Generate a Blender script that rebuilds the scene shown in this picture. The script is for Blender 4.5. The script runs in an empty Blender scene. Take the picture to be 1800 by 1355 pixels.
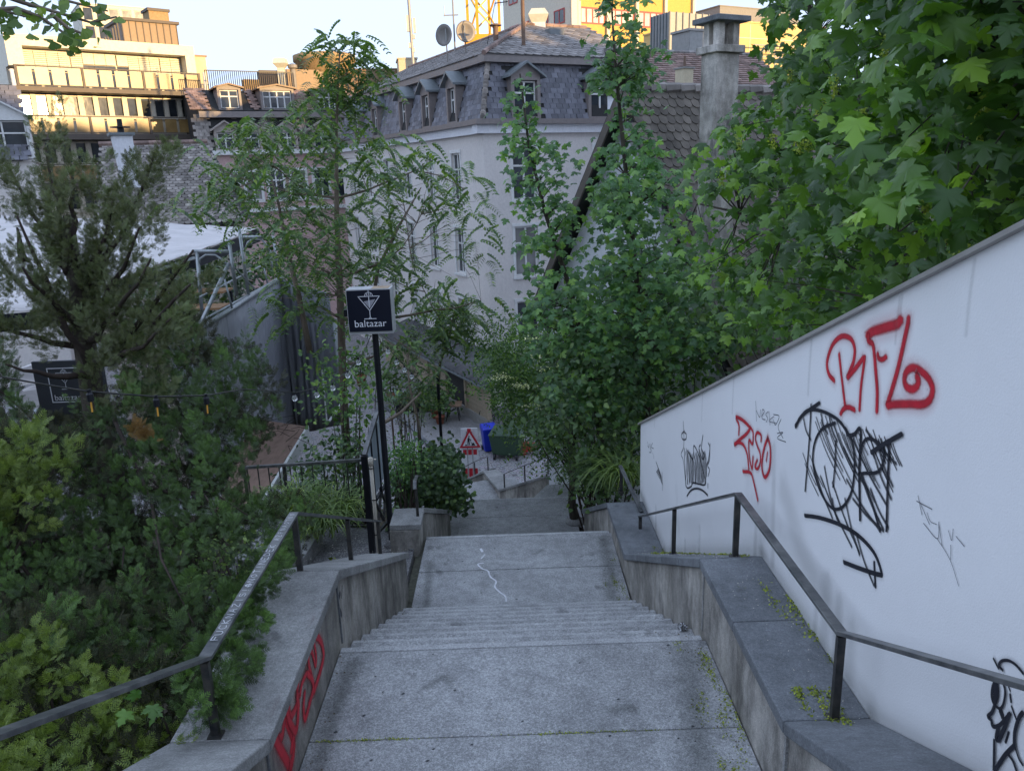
import bpy, math, random
import numpy as np
from mathutils import Vector, Matrix
random.seed(7)
rng = np.random.default_rng(11)
scene = bpy.context.scene
col = scene.collection
R = math.radians

# ------------------------------------------------------------------ camera
FPX = 1380.0; PITCH = R(15.2); ROLL = R(2.0)
fw = np.array([0, math.cos(PITCH), -math.sin(PITCH)])
_u0 = np.array([0, math.sin(PITCH), math.cos(PITCH)]); _r0 = np.array([1.0, 0, 0])
rt = _r0*math.cos(ROLL) - _u0*math.sin(ROLL)
up = _u0*math.cos(ROLL) + _r0*math.sin(ROLL)
cam_data = bpy.data.cameras.new('camera')
cam = bpy.data.objects.new('camera', cam_data); col.objects.link(cam)
cam_data.sensor_fit = 'HORIZONTAL'; cam_data.sensor_width = 36
cam_data.lens = FPX/1800*36
cam_data.clip_start = 0.05; cam_data.clip_end = 6000
cam.matrix_world = Matrix(((rt[0], up[0], -fw[0], 0), (rt[1], up[1], -fw[1], 0), (rt[2], up[2], -fw[2], 0), (0, 0, 0, 1)))
scene.camera = cam

# ------------------------------------------------------------------ light
SUN_EL = 4.2; SUN_AZ = 130.0      # azimuth from +Y towards +X
world = bpy.data.worlds.new('World'); scene.world = world; world.use_nodes = True
wn = world.node_tree.nodes; wl = world.node_tree.links; wn.clear()
sky = wn.new('ShaderNodeTexSky'); sky.sky_type = 'NISHITA'; sky.sun_disc = False
sky.sun_elevation = R(SUN_EL); sky.sun_rotation = R(SUN_AZ)
sky.altitude = 300; sky.air_density = 1.0; sky.dust_density = 0.2; sky.ozone_density = 1.5
bg = wn.new('ShaderNodeBackground'); bg.inputs['Strength'].default_value = 0.15
SKY_GAMMA = 0.5; SKY_LUM = 0.12; SKY_TINT = (.95, .89, .985, 1)
wo = wn.new('ShaderNodeOutputWorld')
# the sky is read a few degrees above each direction, so that the horizon stays clear of the dust band
tc_ = wn.new('ShaderNodeTexCoord'); sx_ = wn.new('ShaderNodeSeparateXYZ'); wl.new(tc_.outputs['Generated'], sx_.inputs[0])
mz_ = wn.new('ShaderNodeMath'); mz_.operation = 'MAXIMUM'; wl.new(sx_.outputs['Z'], mz_.inputs[0]); mz_.inputs[1].default_value = 0
az_ = wn.new('ShaderNodeMath'); az_.operation = 'ADD'; wl.new(mz_.outputs[0], az_.inputs[0]); az_.inputs[1].default_value = .35
cx_ = wn.new('ShaderNodeCombineXYZ'); wl.new(sx_.outputs['X'], cx_.inputs[0]); wl.new(sx_.outputs['Y'], cx_.inputs[1]); wl.new(az_.outputs[0], cx_.inputs[2])
nv_ = wn.new('ShaderNodeVectorMath'); nv_.operation = 'NORMALIZE'; wl.new(cx_.outputs[0], nv_.inputs[0]); wl.new(nv_.outputs[0], sky.inputs[0])
gm_ = wn.new('ShaderNodeGamma'); gm_.inputs['Gamma'].default_value = SKY_GAMMA; wl.new(sky.outputs[0], gm_.inputs['Color'])
tn_ = wn.new('ShaderNodeMix'); tn_.data_type = 'RGBA'; tn_.blend_type = 'MULTIPLY'; tn_.inputs['Factor'].default_value = 1; tn_.inputs['B'].default_value = SKY_TINT
bw_ = wn.new('ShaderNodeRGBToBW'); wl.new(sky.outputs[0], bw_.inputs[0])
pw_ = wn.new('ShaderNodeMath'); pw_.operation = 'POWER'; wl.new(bw_.outputs[0], pw_.inputs[0]); pw_.inputs[1].default_value = SKY_LUM-SKY_GAMMA
sc_ = wn.new('ShaderNodeVectorMath'); sc_.operation = 'SCALE'; wl.new(gm_.outputs[0], sc_.inputs[0]); wl.new(pw_.outputs[0], sc_.inputs['Scale'])
wl.new(sc_.outputs[0], tn_.inputs['A']); wl.new(tn_.outputs['Result'], bg.inputs[0]); wl.new(bg.outputs[0], wo.inputs[0])
sd = bpy.data.lights.new('sun', 'SUN'); sd.energy = 1.0; sd.angle = R(0.5); sd.color = (1.0, 0.66, 0.29)
so = bpy.data.objects.new('sun', sd); col.objects.link(so)
S = Vector((math.sin(R(SUN_AZ))*math.cos(R(SUN_EL)), math.cos(R(SUN_AZ))*math.cos(R(SUN_EL)), math.sin(R(SUN_EL))))
so.rotation_euler = S.to_track_quat('Z', 'Y').to_euler(); so.location = (20, -20, 30)
scene.view_settings.view_transform = 'Standard'; scene.view_settings.look = 'None'
scene.view_settings.gamma = 1.0; scene.view_settings.use_curve_mapping = False
scene.view_settings.exposure = 3.0
scene.render.engine = 'CYCLES'
scene.cycles.max_bounces = 6; scene.cycles.diffuse_bounces = 3; scene.cycles.glossy_bounces = 2
scene.cycles.transmission_bounces = 3; scene.cycles.transparent_max_bounces = 12

# ------------------------------------------------------------------ helpers: measuring points
def ray(x, y): return fw*FPX + rt*(x-900) - up*(y-677.5)
def atY(x, y, v): d = ray(x, y); return d*(v/d[1])
def atZ(x, y, v): d = ray(x, y); return d*(v/d[2])
def atX(x, y, v): d = ray(x, y); return d*(v/d[0])
def onplane(x, y, p0, n):
    d = ray(x, y); n = np.array(n, float); return d*((np.array(p0, float) @ n)/(d @ n))
def topx(P):
    P = np.asarray(P, float); z = P @ fw
    return 900+FPX*(P @ rt)/z, 677.5-FPX*(P @ up)/z, z

# ------------------------------------------------------------------ helpers: objects
WL = {}
def tag(o, label=None, cat=None, group=None, kind=None):
    if label: o['label'] = label
    if cat: o['category'] = cat
    if group: o['group'] = group
    if kind: o['kind'] = kind
    return o
def link(o, parent=None):
    col.objects.link(o)
    if parent is not None:
        o.parent = parent
        o.matrix_parent_inverse = Matrix.Translation(-WL[parent.name])
    WL[o.name] = o.location.copy()
    return o
def thing(name, loc, label, cat, group=None, kind=None, parent=None):
    o = bpy.data.objects.new(name, None); o.location = Vector([float(a) for a in loc]); o.empty_display_size = .2
    link(o, parent); return tag(o, label, cat, group, kind)
def mesh_from(name, V, F, mat=None, smooth=False, attrs=None):
    V = np.asarray(V, dtype=np.float32)
    me = bpy.data.meshes.new(name)
    if isinstance(F, np.ndarray):
        k = F.shape[1]; m = F.shape[0]
        me.vertices.add(len(V)); me.vertices.foreach_set('co', V.ravel())
        me.loops.add(m*k); me.loops.foreach_set('vertex_index', F.astype(np.int32).ravel())
        me.polygons.add(m); me.polygons.foreach_set('loop_start', np.arange(0, m*k, k, dtype=np.int32))
        me.update(calc_edges=True)
    else:
        me.from_pydata(V.tolist(), [], F)
    if smooth: me.polygons.foreach_set('use_smooth', [True]*len(me.polygons))
    if attrs:
        for an, arr in attrs.items():
            a = me.attributes.new(an, 'FLOAT', 'POINT'); a.data.foreach_set('value', np.asarray(arr, dtype=np.float32))
    if mat: me.materials.append(mat)
    return me
def mobj(name, V, F, mat, parent=None, smooth=False, attrs=None, bevel=0):
    V = np.asarray(V, dtype=float).reshape(-1, 3)
    c = (V.min(0)+V.max(0))/2; c[2] = V[:, 2].min()
    me = mesh_from(name, V-c, F, mat, smooth, attrs)
    o = bpy.data.objects.new(name, me); o.location = Vector(c)
    link(o, parent)
    if bevel:
        b = o.modifiers.new('bevel', 'BEVEL'); b.width = bevel; b.segments = 2; b.limit_method = 'ANGLE'; b.angle_limit = R(40)
    return o
class MB:
    def __init__(s): s.V = []; s.F = []; s.m = None
    def add(s, vs, fs):
        b = len(s.V); s.V += [tuple(float(c) for c in v) for v in vs]; s.F += [tuple(b+i for i in f) for f in fs]; return s
    def hexa(s, p):   # 8 corners: bottom 4 (ccw), top 4
        return s.add(p, [(3, 2, 1, 0), (4, 5, 6, 7), (0, 1, 5, 4), (1, 2, 6, 5), (2, 3, 7, 6), (3, 0, 4, 7)])
    def box(s, x0, x1, y0, y1, z0, z1):
        return s.hexa([(x0, y0, z0), (x1, y0, z0), (x1, y1, z0), (x0, y1, z0), (x0, y0, z1), (x1, y0, z1), (x1, y1, z1), (x0, y1, z1)])
    def bar(s, a, b, w, h, upv=(0, 0, 1)):
        a = Vector([float(t) for t in a]); b = Vector([float(t) for t in b]); d = (b-a).normalized(); u = Vector(upv)
        if abs(d.dot(u)) > .99: u = Vector((0, 1, 0))
        r = d.cross(u).normalized(); u = r.cross(d).normalized()
        r = r*(w/2); u = u*(h/2)
        return s.hexa([a-r-u, a+r-u, b+r-u, b-r-u, a-r+u, a+r+u, b+r+u, b-r+u])
    def prism(s, poly, ex):   # poly of 3d points, extruded by ex
        n = len(poly); ex = Vector([float(t) for t in ex])
        vs = [Vector([float(t) for t in p]) for p in poly]; vs += [v+ex for v in vs]
        fs = [tuple(range(n-1, -1, -1)), tuple(range(n, 2*n))]
        for i in range(n): j = (i+1) % n; fs.append((i, j, n+j, n+i))
        return s.add(vs, fs)
    def tube(s, pts, r, n=8, caps=True):
        pts = [Vector([float(t) for t in p]) for p in pts]; k = len(pts)
        rs = r if isinstance(r, (list, tuple, np.ndarray)) else [r]*k
        vs = []; prev = None
        for i, p in enumerate(pts):
            d = (pts[min(i+1, k-1)]-pts[max(i-1, 0)])
            if d.length < 1e-9: d = Vector((0, 0, 1))
            d.normalize()
            if prev is None: a = d.orthogonal().normalized()
            else:
                a = prev-d*prev.dot(d)
                a = a.normalized() if a.length > 1e-6 else d.orthogonal().normalized()
            prev = a; b = d.cross(a)
            for j in range(n):
                t = 2*math.pi*j/n; vs.append(p+(a*math.cos(t)+b*math.sin(t))*rs[i])
        fs = []
        for i in range(k-1):
            for j in range(n):
                j2 = (j+1) % n; fs.append((i*n+j, i*n+j2, (i+1)*n+j2, (i+1)*n+j))
        if caps: fs.append(tuple(range(n-1, -1, -1))); fs.append(tuple((k-1)*n+j for j in range(n)))
        return s.add(vs, fs)
    def lathe(s, prof, c, n=16):
        c = Vector(c); vs = []
        for (r, z) in prof:
            for j in range(n): t = 2*math.pi*j/n; vs.append(c+Vector((r*math.cos(t), r*math.sin(t), z)))
        fs = []; k = len(prof)
        for i in range(k-1):
            for j in range(n): j2 = (j+1) % n; fs.append((i*n+j, i*n+j2, (i+1)*n+j2, (i+1)*n+j))
        fs.append(tuple(range(n-1, -1, -1))); fs.append(tuple((k-1)*n+j for j in range(n)))
        return s.add(vs, fs)
    def build(s, name, mat, parent=None, smooth=False, bevel=0):
        return mobj(name, s.V, s.F, mat, parent, smooth, bevel=bevel)
def boxo(name, mat, x0, x1, y0, y1, z0, z1, parent=None, bevel=0):
    return MB().box(x0, x1, y0, y1, z0, z1).build(name, mat, parent, bevel=bevel)
def copy_tree(o, parent=None):
    c = o.copy(); col.objects.link(c); c.parent = parent
    WL[c.name] = WL.get(o.name, Vector())
    for ch in o.children: copy_tree(ch, c)
    return c

# ------------------------------------------------------------------ helpers: materials
def newmat(name):
    m = bpy.data.materials.new(name); m.use_nodes = True; nt = m.node_tree; nt.nodes.clear()
    out = nt.nodes.new('ShaderNodeOutputMaterial'); return m, nt, out
def C4(c): return (c[0], c[1], c[2], 1)
def noise(nt, scale, detail=4, vec=None, rough=.6):
    n = nt.nodes.new('ShaderNodeTexNoise'); n.inputs['Scale'].default_value = scale; n.inputs['Detail'].default_value = detail
    n.inputs['Roughness'].default_value = rough
    if vec is not None: nt.links.new(vec, n.inputs['Vector'])
    return n.outputs['Fac']
def ramp(nt, fac, stops):
    r = nt.nodes.new('ShaderNodeValToRGB'); nt.links.new(fac, r.inputs['Fac'])
    e = r.color_ramp.elements
    while len(e) > 1: e.remove(e[-1])
    e[0].position = stops[0][0]; e[0].color = C4(stops[0][1])
    for p, c in stops[1:]: x = e.new(p); x.color = C4(c)
    return r.outputs['Color']
def g(v): return (v, v, v)
def mixc(nt, fac, a, b, mode='MIX'):
    m = nt.nodes.new('ShaderNodeMix'); m.data_type = 'RGBA'; m.blend_type = mode
    for s_, v in ((m.inputs['Factor'], fac), (m.inputs['A'], a), (m.inputs['B'], b)):
        if isinstance(v, bpy.types.NodeSocket): nt.links.new(v, s_)
        elif isinstance(v, (int, float)): s_.default_value = v
        else: s_.default_value = C4(v)
    return m.outputs['Result']
def pos(nt, scale=(1, 1, 1)):
    gm = nt.nodes.new('ShaderNodeNewGeometry'); mp = nt.nodes.new('ShaderNodeMapping'); mp.inputs['Scale'].default_value = scale
    nt.links.new(gm.outputs['Position'], mp.inputs['Vector']); return mp.outputs['Vector']
def bump(nt, h, strength, dist):
    b = nt.nodes.new('ShaderNodeBump'); b.inputs['Strength'].default_value = strength; b.inputs['Distance'].default_value = dist
    nt.links.new(h, b.inputs['Height']); return b.outputs['Normal']
def princ(nt, out, color, rough=.8, normal=None, metal=0, spec=.5):
    p = nt.nodes.new('ShaderNodeBsdfPrincipled')
    if isinstance(color, bpy.types.NodeSocket): nt.links.new(color, p.inputs['Base Color'])
    else: p.inputs['Base Color'].default_value = C4(color)
    p.inputs['Roughness'].default_value = rough; p.inputs['Metallic'].default_value = metal
    p.inputs['Specular IOR Level'].default_value = spec
    if normal is not None: nt.links.new(normal, p.inputs['Normal'])
    nt.links.new(p.outputs[0], out.inputs['Surface']); return p
def rough_mat(name, c1, c2, scale=3, rough=.85, bs=.3, bd=.01, bscale=40, metal=0, objvar=0, spec=.4, stretch=(1, 1, 1)):
    m, nt, out = newmat(name)
    v = pos(nt, stretch)
    c = ramp(nt, noise(nt, scale, 6, v), [(.3, c1), (.7, c2)])
    if objvar:
        oi = nt.nodes.new('ShaderNodeObjectInfo'); ge = nt.nodes.new('ShaderNodeNewGeometry')
        ad = nt.nodes.new('ShaderNodeMath'); ad.operation = 'ADD'
        nt.links.new(oi.outputs['Random'], ad.inputs[0]); nt.links.new(ge.outputs['Random Per Island'], ad.inputs[1])
        fr = nt.nodes.new('ShaderNodeMath'); fr.operation = 'FRACT'; nt.links.new(ad.outputs[0], fr.inputs[0])
        k = ramp(nt, fr.outputs[0], [(0, g(1-objvar)), (1, g(1+objvar))])
        c = mixc(nt, 1.0, c, k, 'MULTIPLY')
    nb = bump(nt, noise(nt, bscale, 5, pos(nt)), bs, bd)
    princ(nt, out, c, rough, nb, metal, spec); return m
def plain(name, c, rough=.5, metal=0, spec=.5): return rough_mat(name, [a*.88 for a in c], [min(1, a*1.1) for a in c], 6, rough, .08, .003, 60, metal, 0, spec)

def concrete(name, base, speck=.5, stain=.35, moss=0.0, streak=0, bs=.35, tint=(1, 1, 1), fine=140):
    m, nt, out = newmat(name)
    p = pos(nt); b = base
    big = ramp(nt, noise(nt, 1.1, 6, p), [(.3, g(b*(1-stain))), (.65, g(b*1.12))])
    sp = ramp(nt, noise(nt, fine, 3, p, .8), [(.35, g(1-speck)), (.5, g(1.0)), (.66, g(1+speck*1.3))])
    sp = mixc(nt, 1, sp, ramp(nt, noise(nt, fine*.38, 2, p, .8), [(.38, g(1-speck*.55)), (.52, g(1.0)), (.64, g(1+speck*.6))]), 'MULTIPLY')
    c = mixc(nt, 1, big, sp, 'MULTIPLY')
    mid = ramp(nt, noise(nt, 9, 5, p), [(.35, g(.82)), (.6, g(1.06))])
    c = mixc(nt, 1, c, mid, 'MULTIPLY'); c = mixc(nt, 1, c, tint, 'MULTIPLY')
    blot = ramp(nt, noise(nt, 3.1, 2, pos(nt, (1.3, 1, 1))), [(.66, g(1)), (.73, g(.55))])
    c = mixc(nt, .8, c, blot, 'MULTIPLY')
    if streak:
        st = ramp(nt, noise(nt, 3.5, 6, pos(nt, (1, 1, .3)), .72), [(.34, g(1-streak)), (.47, g(.8)), (.56, g(1.0)), (.7, g(1.15))])
        dk = ramp(nt, noise(nt, 1.4, 7, pos(nt, (1, 1, .55)), .75), [(.5, g(1)), (.62, g(.62))]); st = mixc(nt, 1, st, dk, 'MULTIPLY')
        c = mixc(nt, 1, c, st, 'MULTIPLY')
        st2 = ramp(nt, noise(nt, 2.2, 3, pos(nt, (1, 1, .3)), .7), [(.4, (.62, .60, .55)), (.6, (1, .98, .95))])
        c = mixc(nt, .8, c, st2, 'MULTIPLY')
    if moss:
        mf = ramp(nt, noise(nt, 7, 6, p, .7), [(.72-moss*.2, g(0)), (.78-moss*.2, g(1))])
        c = mixc(nt, mf, c, (.11, .13, .03))
    hn = nt.nodes.new('ShaderNodeMath'); hn.operation = 'ADD'
    nt.links.new(noise(nt, fine*.8, 3, p), hn.inputs[0]); nt.links.new(noise(nt, 14, 4, p), hn.inputs[1])
    princ(nt, out, c, .82, bump(nt, hn.outputs[0], bs, .006), 0, .35); return m

def leafmat(name, dark, light, tip=None, rough=.45, trans=.35, spec=.5):
    dark = [a*k for a, k in zip(dark, (1.6, 1.55, 1.3))]; light = [a*k for a, k in zip(light, (1.75, 1.7, 1.2))]; tip = [a*1.3 for a in tip] if tip else None
    m, nt, out = newmat(name)
    oi = nt.nodes.new('ShaderNodeObjectInfo'); ge = nt.nodes.new('ShaderNodeNewGeometry')
    ad = nt.nodes.new('ShaderNodeMath'); ad.operation = 'ADD'
    nt.links.new(oi.outputs['Random'], ad.inputs[0]); nt.links.new(ge.outputs['Random Per Island'], ad.inputs[1])
    fr = nt.nodes.new('ShaderNodeMath'); fr.operation = 'FRACT'; nt.links.new(ad.outputs[0], fr.inputs[0])
    c = ramp(nt, fr.outputs[0], [(0, dark), (.55, [(a*.7+b*.3) for a, b in zip(dark, light)]), (.9, light), (1, [min(1, a*k) for a, k in zip(light, (1.3, 1.15, .9))])])
    nz = ramp(nt, noise(nt, 1.3, 3, pos(nt)), [(.35, g(.75)), (.65, g(1.25))])
    c = mixc(nt, 1, c, nz, 'MULTIPLY')
    if tip:
        at = nt.nodes.new('ShaderNodeAttribute'); at.attribute_name = 'tip'
        c = mixc(nt, at.outputs['Fac'], c, tip)
    p = nt.nodes.new('ShaderNodeBsdfPrincipled'); nt.links.new(c, p.inputs['Base Color'])
    p.inputs['Roughness'].default_value = rough; p.inputs['Specular IOR Level'].default_value = spec
    nt.links.new(bump(nt, noise(nt, 60, 3, pos(nt)), .15, .004), p.inputs['Normal'])
    if trans:
        tr = nt.nodes.new('ShaderNodeBsdfTranslucent'); tc = mixc(nt, 1, c, (1.5, 1.7, .5), 'MULTIPLY'); nt.links.new(tc, tr.inputs['Color'])
        mx = nt.nodes.new('ShaderNodeMixShader'); mx.inputs[0].default_value = trans
        nt.links.new(p.outputs[0], mx.inputs[1]); nt.links.new(tr.outputs[0], mx.inputs[2]); nt.links.new(mx.outputs[0], out.inputs['Surface'])
    else: nt.links.new(p.outputs[0], out.inputs['Surface'])
    return m
def glassmat(name, c=(.02, .025, .03), rough=.06, spec=.8):
    m, nt, out = newmat(name)
    cc = ramp(nt, noise(nt, .9, 2, pos(nt)), [(.35, c), (.7, [a*2.2+.01 for a in c])])
    princ(nt, out, cc, rough, bump(nt, noise(nt, 1.5, 2, pos(nt)), .15, .02), 0, spec); return m

M = {}
M['landing'] = concrete('landing_concrete', .34, .36, .28, 0, tint=(1.0, 1.0, 1.0))
M['step'] = concrete('step_concrete', .34, .38, .25, 0, fine=120)
M['nosing'] = concrete('nosing_stone', .40, .3, .2, 0, fine=160)
M['darkpath'] = concrete('path_asphalt', .19, .6, .3, .15, tint=(1.0, .98, 1.0), fine=90)
M['wallcon'] = concrete('parapet_render', .47, .16, .4, .05, streak=.62, tint=(1.0, .95, .88), bs=.6)
M['coping_dark'] = concrete('coping_slate', .20, .22, .45, .12, tint=(.93, .98, 1.04))
M['coping_light'] = concrete('coping_concrete', .31, .26, .42, 0, tint=(1, .99, .96))
def plaster():
    m, nt, out = newmat('white_plaster')
    c = ramp(nt, noise(nt, .8, 5, pos(nt)), [(.3, (.80, .79, .79)), (.7, (.87, .86, .86))])
    st = ramp(nt, noise(nt, 1.6, 4, pos(nt, (1, 1, .5)), .6), [(.64, g(1)), (.8, g(.72))])
    c = mixc(nt, .7, c, st, 'MULTIPLY')
    princ(nt, out, c, .85, bump(nt, noise(nt, 130, 4, pos(nt), .6), .5, .004), 0, .3); return m
M['plaster'] = plaster()
M['wallcap'] = plain('wall_cap_metal', (.34, .32, .30), .5, .0)
M['rail'] = rough_mat('rail_paint', (.014, .018, .022), (.085, .075, .065), 14, .42, .3, .003, 90, .3, 0, .6)
M['railtop'] = rough_mat('rail_worn_top', (.04, .045, .05), (.20, .20, .195), 9, .38, .3, .003, 80, .5, 0, .6)
M['black'] = plain('black_metal', (.012, .013, .018), .4, .3)
M['navy'] = plain('sign_face', (.008, .010, .022), .3)
M['alu'] = plain('sign_casing', (.42, .42, .42), .5)
M['white'] = plain('white_paint', (.7, .7, .7), .5)
M['print'] = plain('white_print', (.75, .75, .78), .6)
M['cream'] = plain('cream_pipe', (.5, .45, .37), .5)
M['glass'] = glassmat('window_glass')
M['curtain'] = glassmat('curtained_glass', (.12, .12, .115), .12)
M['glass2'] = glassmat('frosted_panel', (.20, .23, .25), .3)
M['bark'] = rough_mat('bark', (.035, .028, .02), (.10, .085, .065), 14, .95, .8, .02, 30, stretch=(1, 1, .2))
M['bark_pale'] = rough_mat('pale_bark', (.12, .09, .065), (.24, .19, .15), 10, .9, .5, .01, 30, stretch=(1, 1, .3))
M['twig'] = rough_mat('twig', (.03, .022, .018), (.07, .05, .04), 10, .95, .3, .01, 30)
M['cobble'] = None

# ------------------------------------------------------------------ facade frame
class Fr:
    def __init__(s, P0, az):
        s.P = np.array([P0[0], P0[1], 0.0]); s.d = np.array([math.sin(R(az)), math.cos(R(az)), 0]); s.n = np.array([s.d[1], -s.d[0], 0])
    def pt(s, a, z, o=0): q = s.P+s.d*a+s.n*o; return (q[0], q[1], z)
    def uv(s, x, y, o=0):
        q = onplane(x, y, s.P+s.n*o, s.n); return float((q-s.P) @ s.d), float(q[2])
    def shift(s, a, o):
        f = Fr((0, 0), 0); f.P = s.P+s.d*a+s.n*o; f.d = s.d; f.n = s.n; return f
    def turn(s, a, o, az):
        q = s.P+s.d*a+s.n*o; return Fr(q, az)
    def box(s, mb, a0, a1, z0, z1, o0, o1):
        if o0 > o1: o0, o1 = o1, o0
        if a0 > a1: a0, a1 = a1, a0
        return mb.hexa([s.pt(a0, z0, o1), s.pt(a1, z0, o1), s.pt(a1, z0, o0), s.pt(a0, z0, o0), s.pt(a0, z1, o1), s.pt(a1, z1, o1), s.pt(a1, z1, o0), s.pt(a0, z1, o0)])
    def holes(s, a0, a1, z0, z1, hs, reveal=.2, depth=None):
        mb = MB()
        A = sorted(set([a0, a1]+[h[0] for h in hs]+[h[1] for h in hs])); Zs = sorted(set([z0, z1]+[h[2] for h in hs]+[h[3] for h in hs]))
        A = [a for a in A if a0 <= a <= a1]; Zs = [z for z in Zs if z0 <= z <= z1]
        for i in range(len(A)-1):
            for j in range(len(Zs)-1):
                ca = (A[i]+A[i+1])/2; cz = (Zs[j]+Zs[j+1])/2
                if any(h[0] < ca < h[1] and h[2] < cz < h[3] for h in hs): continue
                mb.add([s.pt(A[i], Zs[j]), s.pt(A[i+1], Zs[j]), s.pt(A[i+1], Zs[j+1]), s.pt(A[i], Zs[j+1])], [(0, 1, 2, 3)])
        for h in hs:
            c = [(h[0], h[2]), (h[1], h[2]), (h[1], h[3]), (h[0], h[3])]
            for k in range(4):
                p, q = c[k], c[(k+1) % 4]
                mb.add([s.pt(*p), s.pt(*q), s.pt(q[0], q[1], -reveal), s.pt(p[0], p[1], -reveal)], [(3, 2, 1, 0)])
        return mb

def window(parent, fr, a0, a1, z0, z1, fmat, gmat, cols=2, rows=(.68,), fw_=.07, o=-.12, surround=0, sill=True, smat=None, name='window', bmat=None, blind=0):
    """a window part (frame) with pane and sill sub-parts"""
    mb = MB(); t = fw_
    fr.box(mb, a0, a1, z0, z0+t, o-.06, o); fr.box(mb, a0, a1, z1-t, z1, o-.06, o)
    fr.box(mb, a0, a0+t, z0+t, z1-t, o-.06, o); fr.box(mb, a1-t, a1, z0+t, z1-t, o-.06, o)
    for i in range(1, cols):
        a = a0+(a1-a0)*i/cols; fr.box(mb, a-t/2, a+t/2, z0+t, z1-t, o-.05, o+.004)
    for r_ in rows:
        z = z0+(z1-z0)*r_; fr.box(mb, a0+t, a1-t, z-t/2, z+t/2, o-.04, o+.008)
    if surround:
        w = surround
        fr.box(mb, a0-w, a0, z0-.02, z1, -.02, .035); fr.box(mb, a1, a1+w, z0-.02, z1, -.02, .035); fr.box(mb, a0-w*1.2, a1+w*1.2, z1, z1+w*1.2, -.02, .05)
    f = mb.build(name, fmat, parent)
    p = MB(); fr.box(p, a0+t*.6, a1-t*.6, z0+t*.6, z1-t*.6, o-.045, o-.028); p.build('pane', (M['curtain'] if gmat is M['glass'] and random.random() < .45 else gmat), f)
    if blind:
        q = MB(); zb = z1-t-(z1-z0)*blind; n = max(2, int((z1-t-zb)/.12))
        for i in range(n):
            zz = zb+(z1-t-zb)*i/n; fr.box(q, a0+t, a1-t, zz+.01, zz+(z1-t-zb)/n-.01, o-.027, o-.012)
        q.build('blind', bmat or fmat, f)
    if sill:
        q = MB(); fr.box(q, a0-surround-.05, a1+surround+.05, z0-.12, z0-.02, -.02, .1); q.build('sill', smat or fmat, f)
    return f

# ------------------------------------------------------------------ pieces (tiles, slates)
def tile_plane(parent, name, mat, O, A, B, La, Lb, w, h, keep, budget, shape='rect', th=.02, jit=.01, smooth=False, lap=1.25):
    """lays rows of pieces on the plane O + a*A + b*B (unit vectors); first `budget` (nearest the camera) are parts, the rest one stuff part"""
    O = np.array(O, float); A = np.array(A, float); B = np.array(B, float); N = np.cross(A, B); N /= np.linalg.norm(N)
    if N @ (-O) < 0: N = -N
    L = h*lap
    if shape == 'round':
        k = 5; pr = [(w*.48*math.cos(math.pi+math.pi*i/k), w*.42*math.sin(math.pi+math.pi*i/k)+w*.42) for i in range(k+1)]
        out = pr+[(w*.48, L), (-w*.48, L)]
    elif shape == 'diam':
        out = [(0, 0), (w*.48, w*.3), (w*.48, L), (-w*.48, L), (-w*.48, w*.3)]
    else: out = [(-w*.47, 0), (w*.47, 0), (w*.47, L), (-w*.47, L)]
    n = len(out)
    tv = [(x, y, th*(1.0-y/L*.9)+th) for x, y in out]+[(x, y, -.0+th*(1.0-y/L*.9)*0.0) for x, y in out]
    tf = [tuple(range(n))]+[(i, n+i, n+(i+1) % n, (i+1) % n) for i in range(n)]
    T = np.array(tv)
    tiles = []
    for j in range(int(Lb/h)+1):
        off = (w/2 if j % 2 else 0)
        for i in range(-1, int(La/w)+2):
            a = i*w+off; b = j*h
            if not keep(a, b+h*.5): continue
            tiles.append((a+random.uniform(-jit, jit), b+random.uniform(-jit, jit), random.uniform(-.02, .02)*(jit*60)))
    def mat_of(t):
        c, s_ = math.cos(t[2]), math.sin(t[2]); a2 = A*c+B*s_; b2 = B*c-A*s_
        p = O+A*t[0]+B*t[1]; return a2, b2, p
    if not tiles: return
    dist = [np.linalg.norm(mat_of(t)[2]) for t in tiles]; order = np.argsort(dist)
    me = mesh_from(name, T, tf, mat)
    for k, ix in enumerate(order[:budget]):
        a2, b2, p = mat_of(tiles[ix]); o = bpy.data.objects.new(name, me)
        o.matrix_world = Matrix(((a2[0], b2[0], N[0], p[0]), (a2[1], b2[1], N[1], p[1]), (a2[2], b2[2], N[2], p[2]), (0, 0, 0, 1)))
        col.objects.link(o); o.parent = parent; o.matrix_parent_inverse = Matrix.Translation(-WL[parent.name])
    rest = order[budget:]
    if len(rest):
        V = []; F = []
        for q, ix in enumerate(rest):
            a2, b2, p = mat_of(tiles[ix]); V.append(p+T[:, :1]*a2+T[:, 1:2]*b2+T[:, 2:]*N)
            F += [tuple(i+q*2*n for i in f) for f in tf]
        tag(mobj(name, np.vstack(V), F, mat, parent), kind='stuff')

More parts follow.
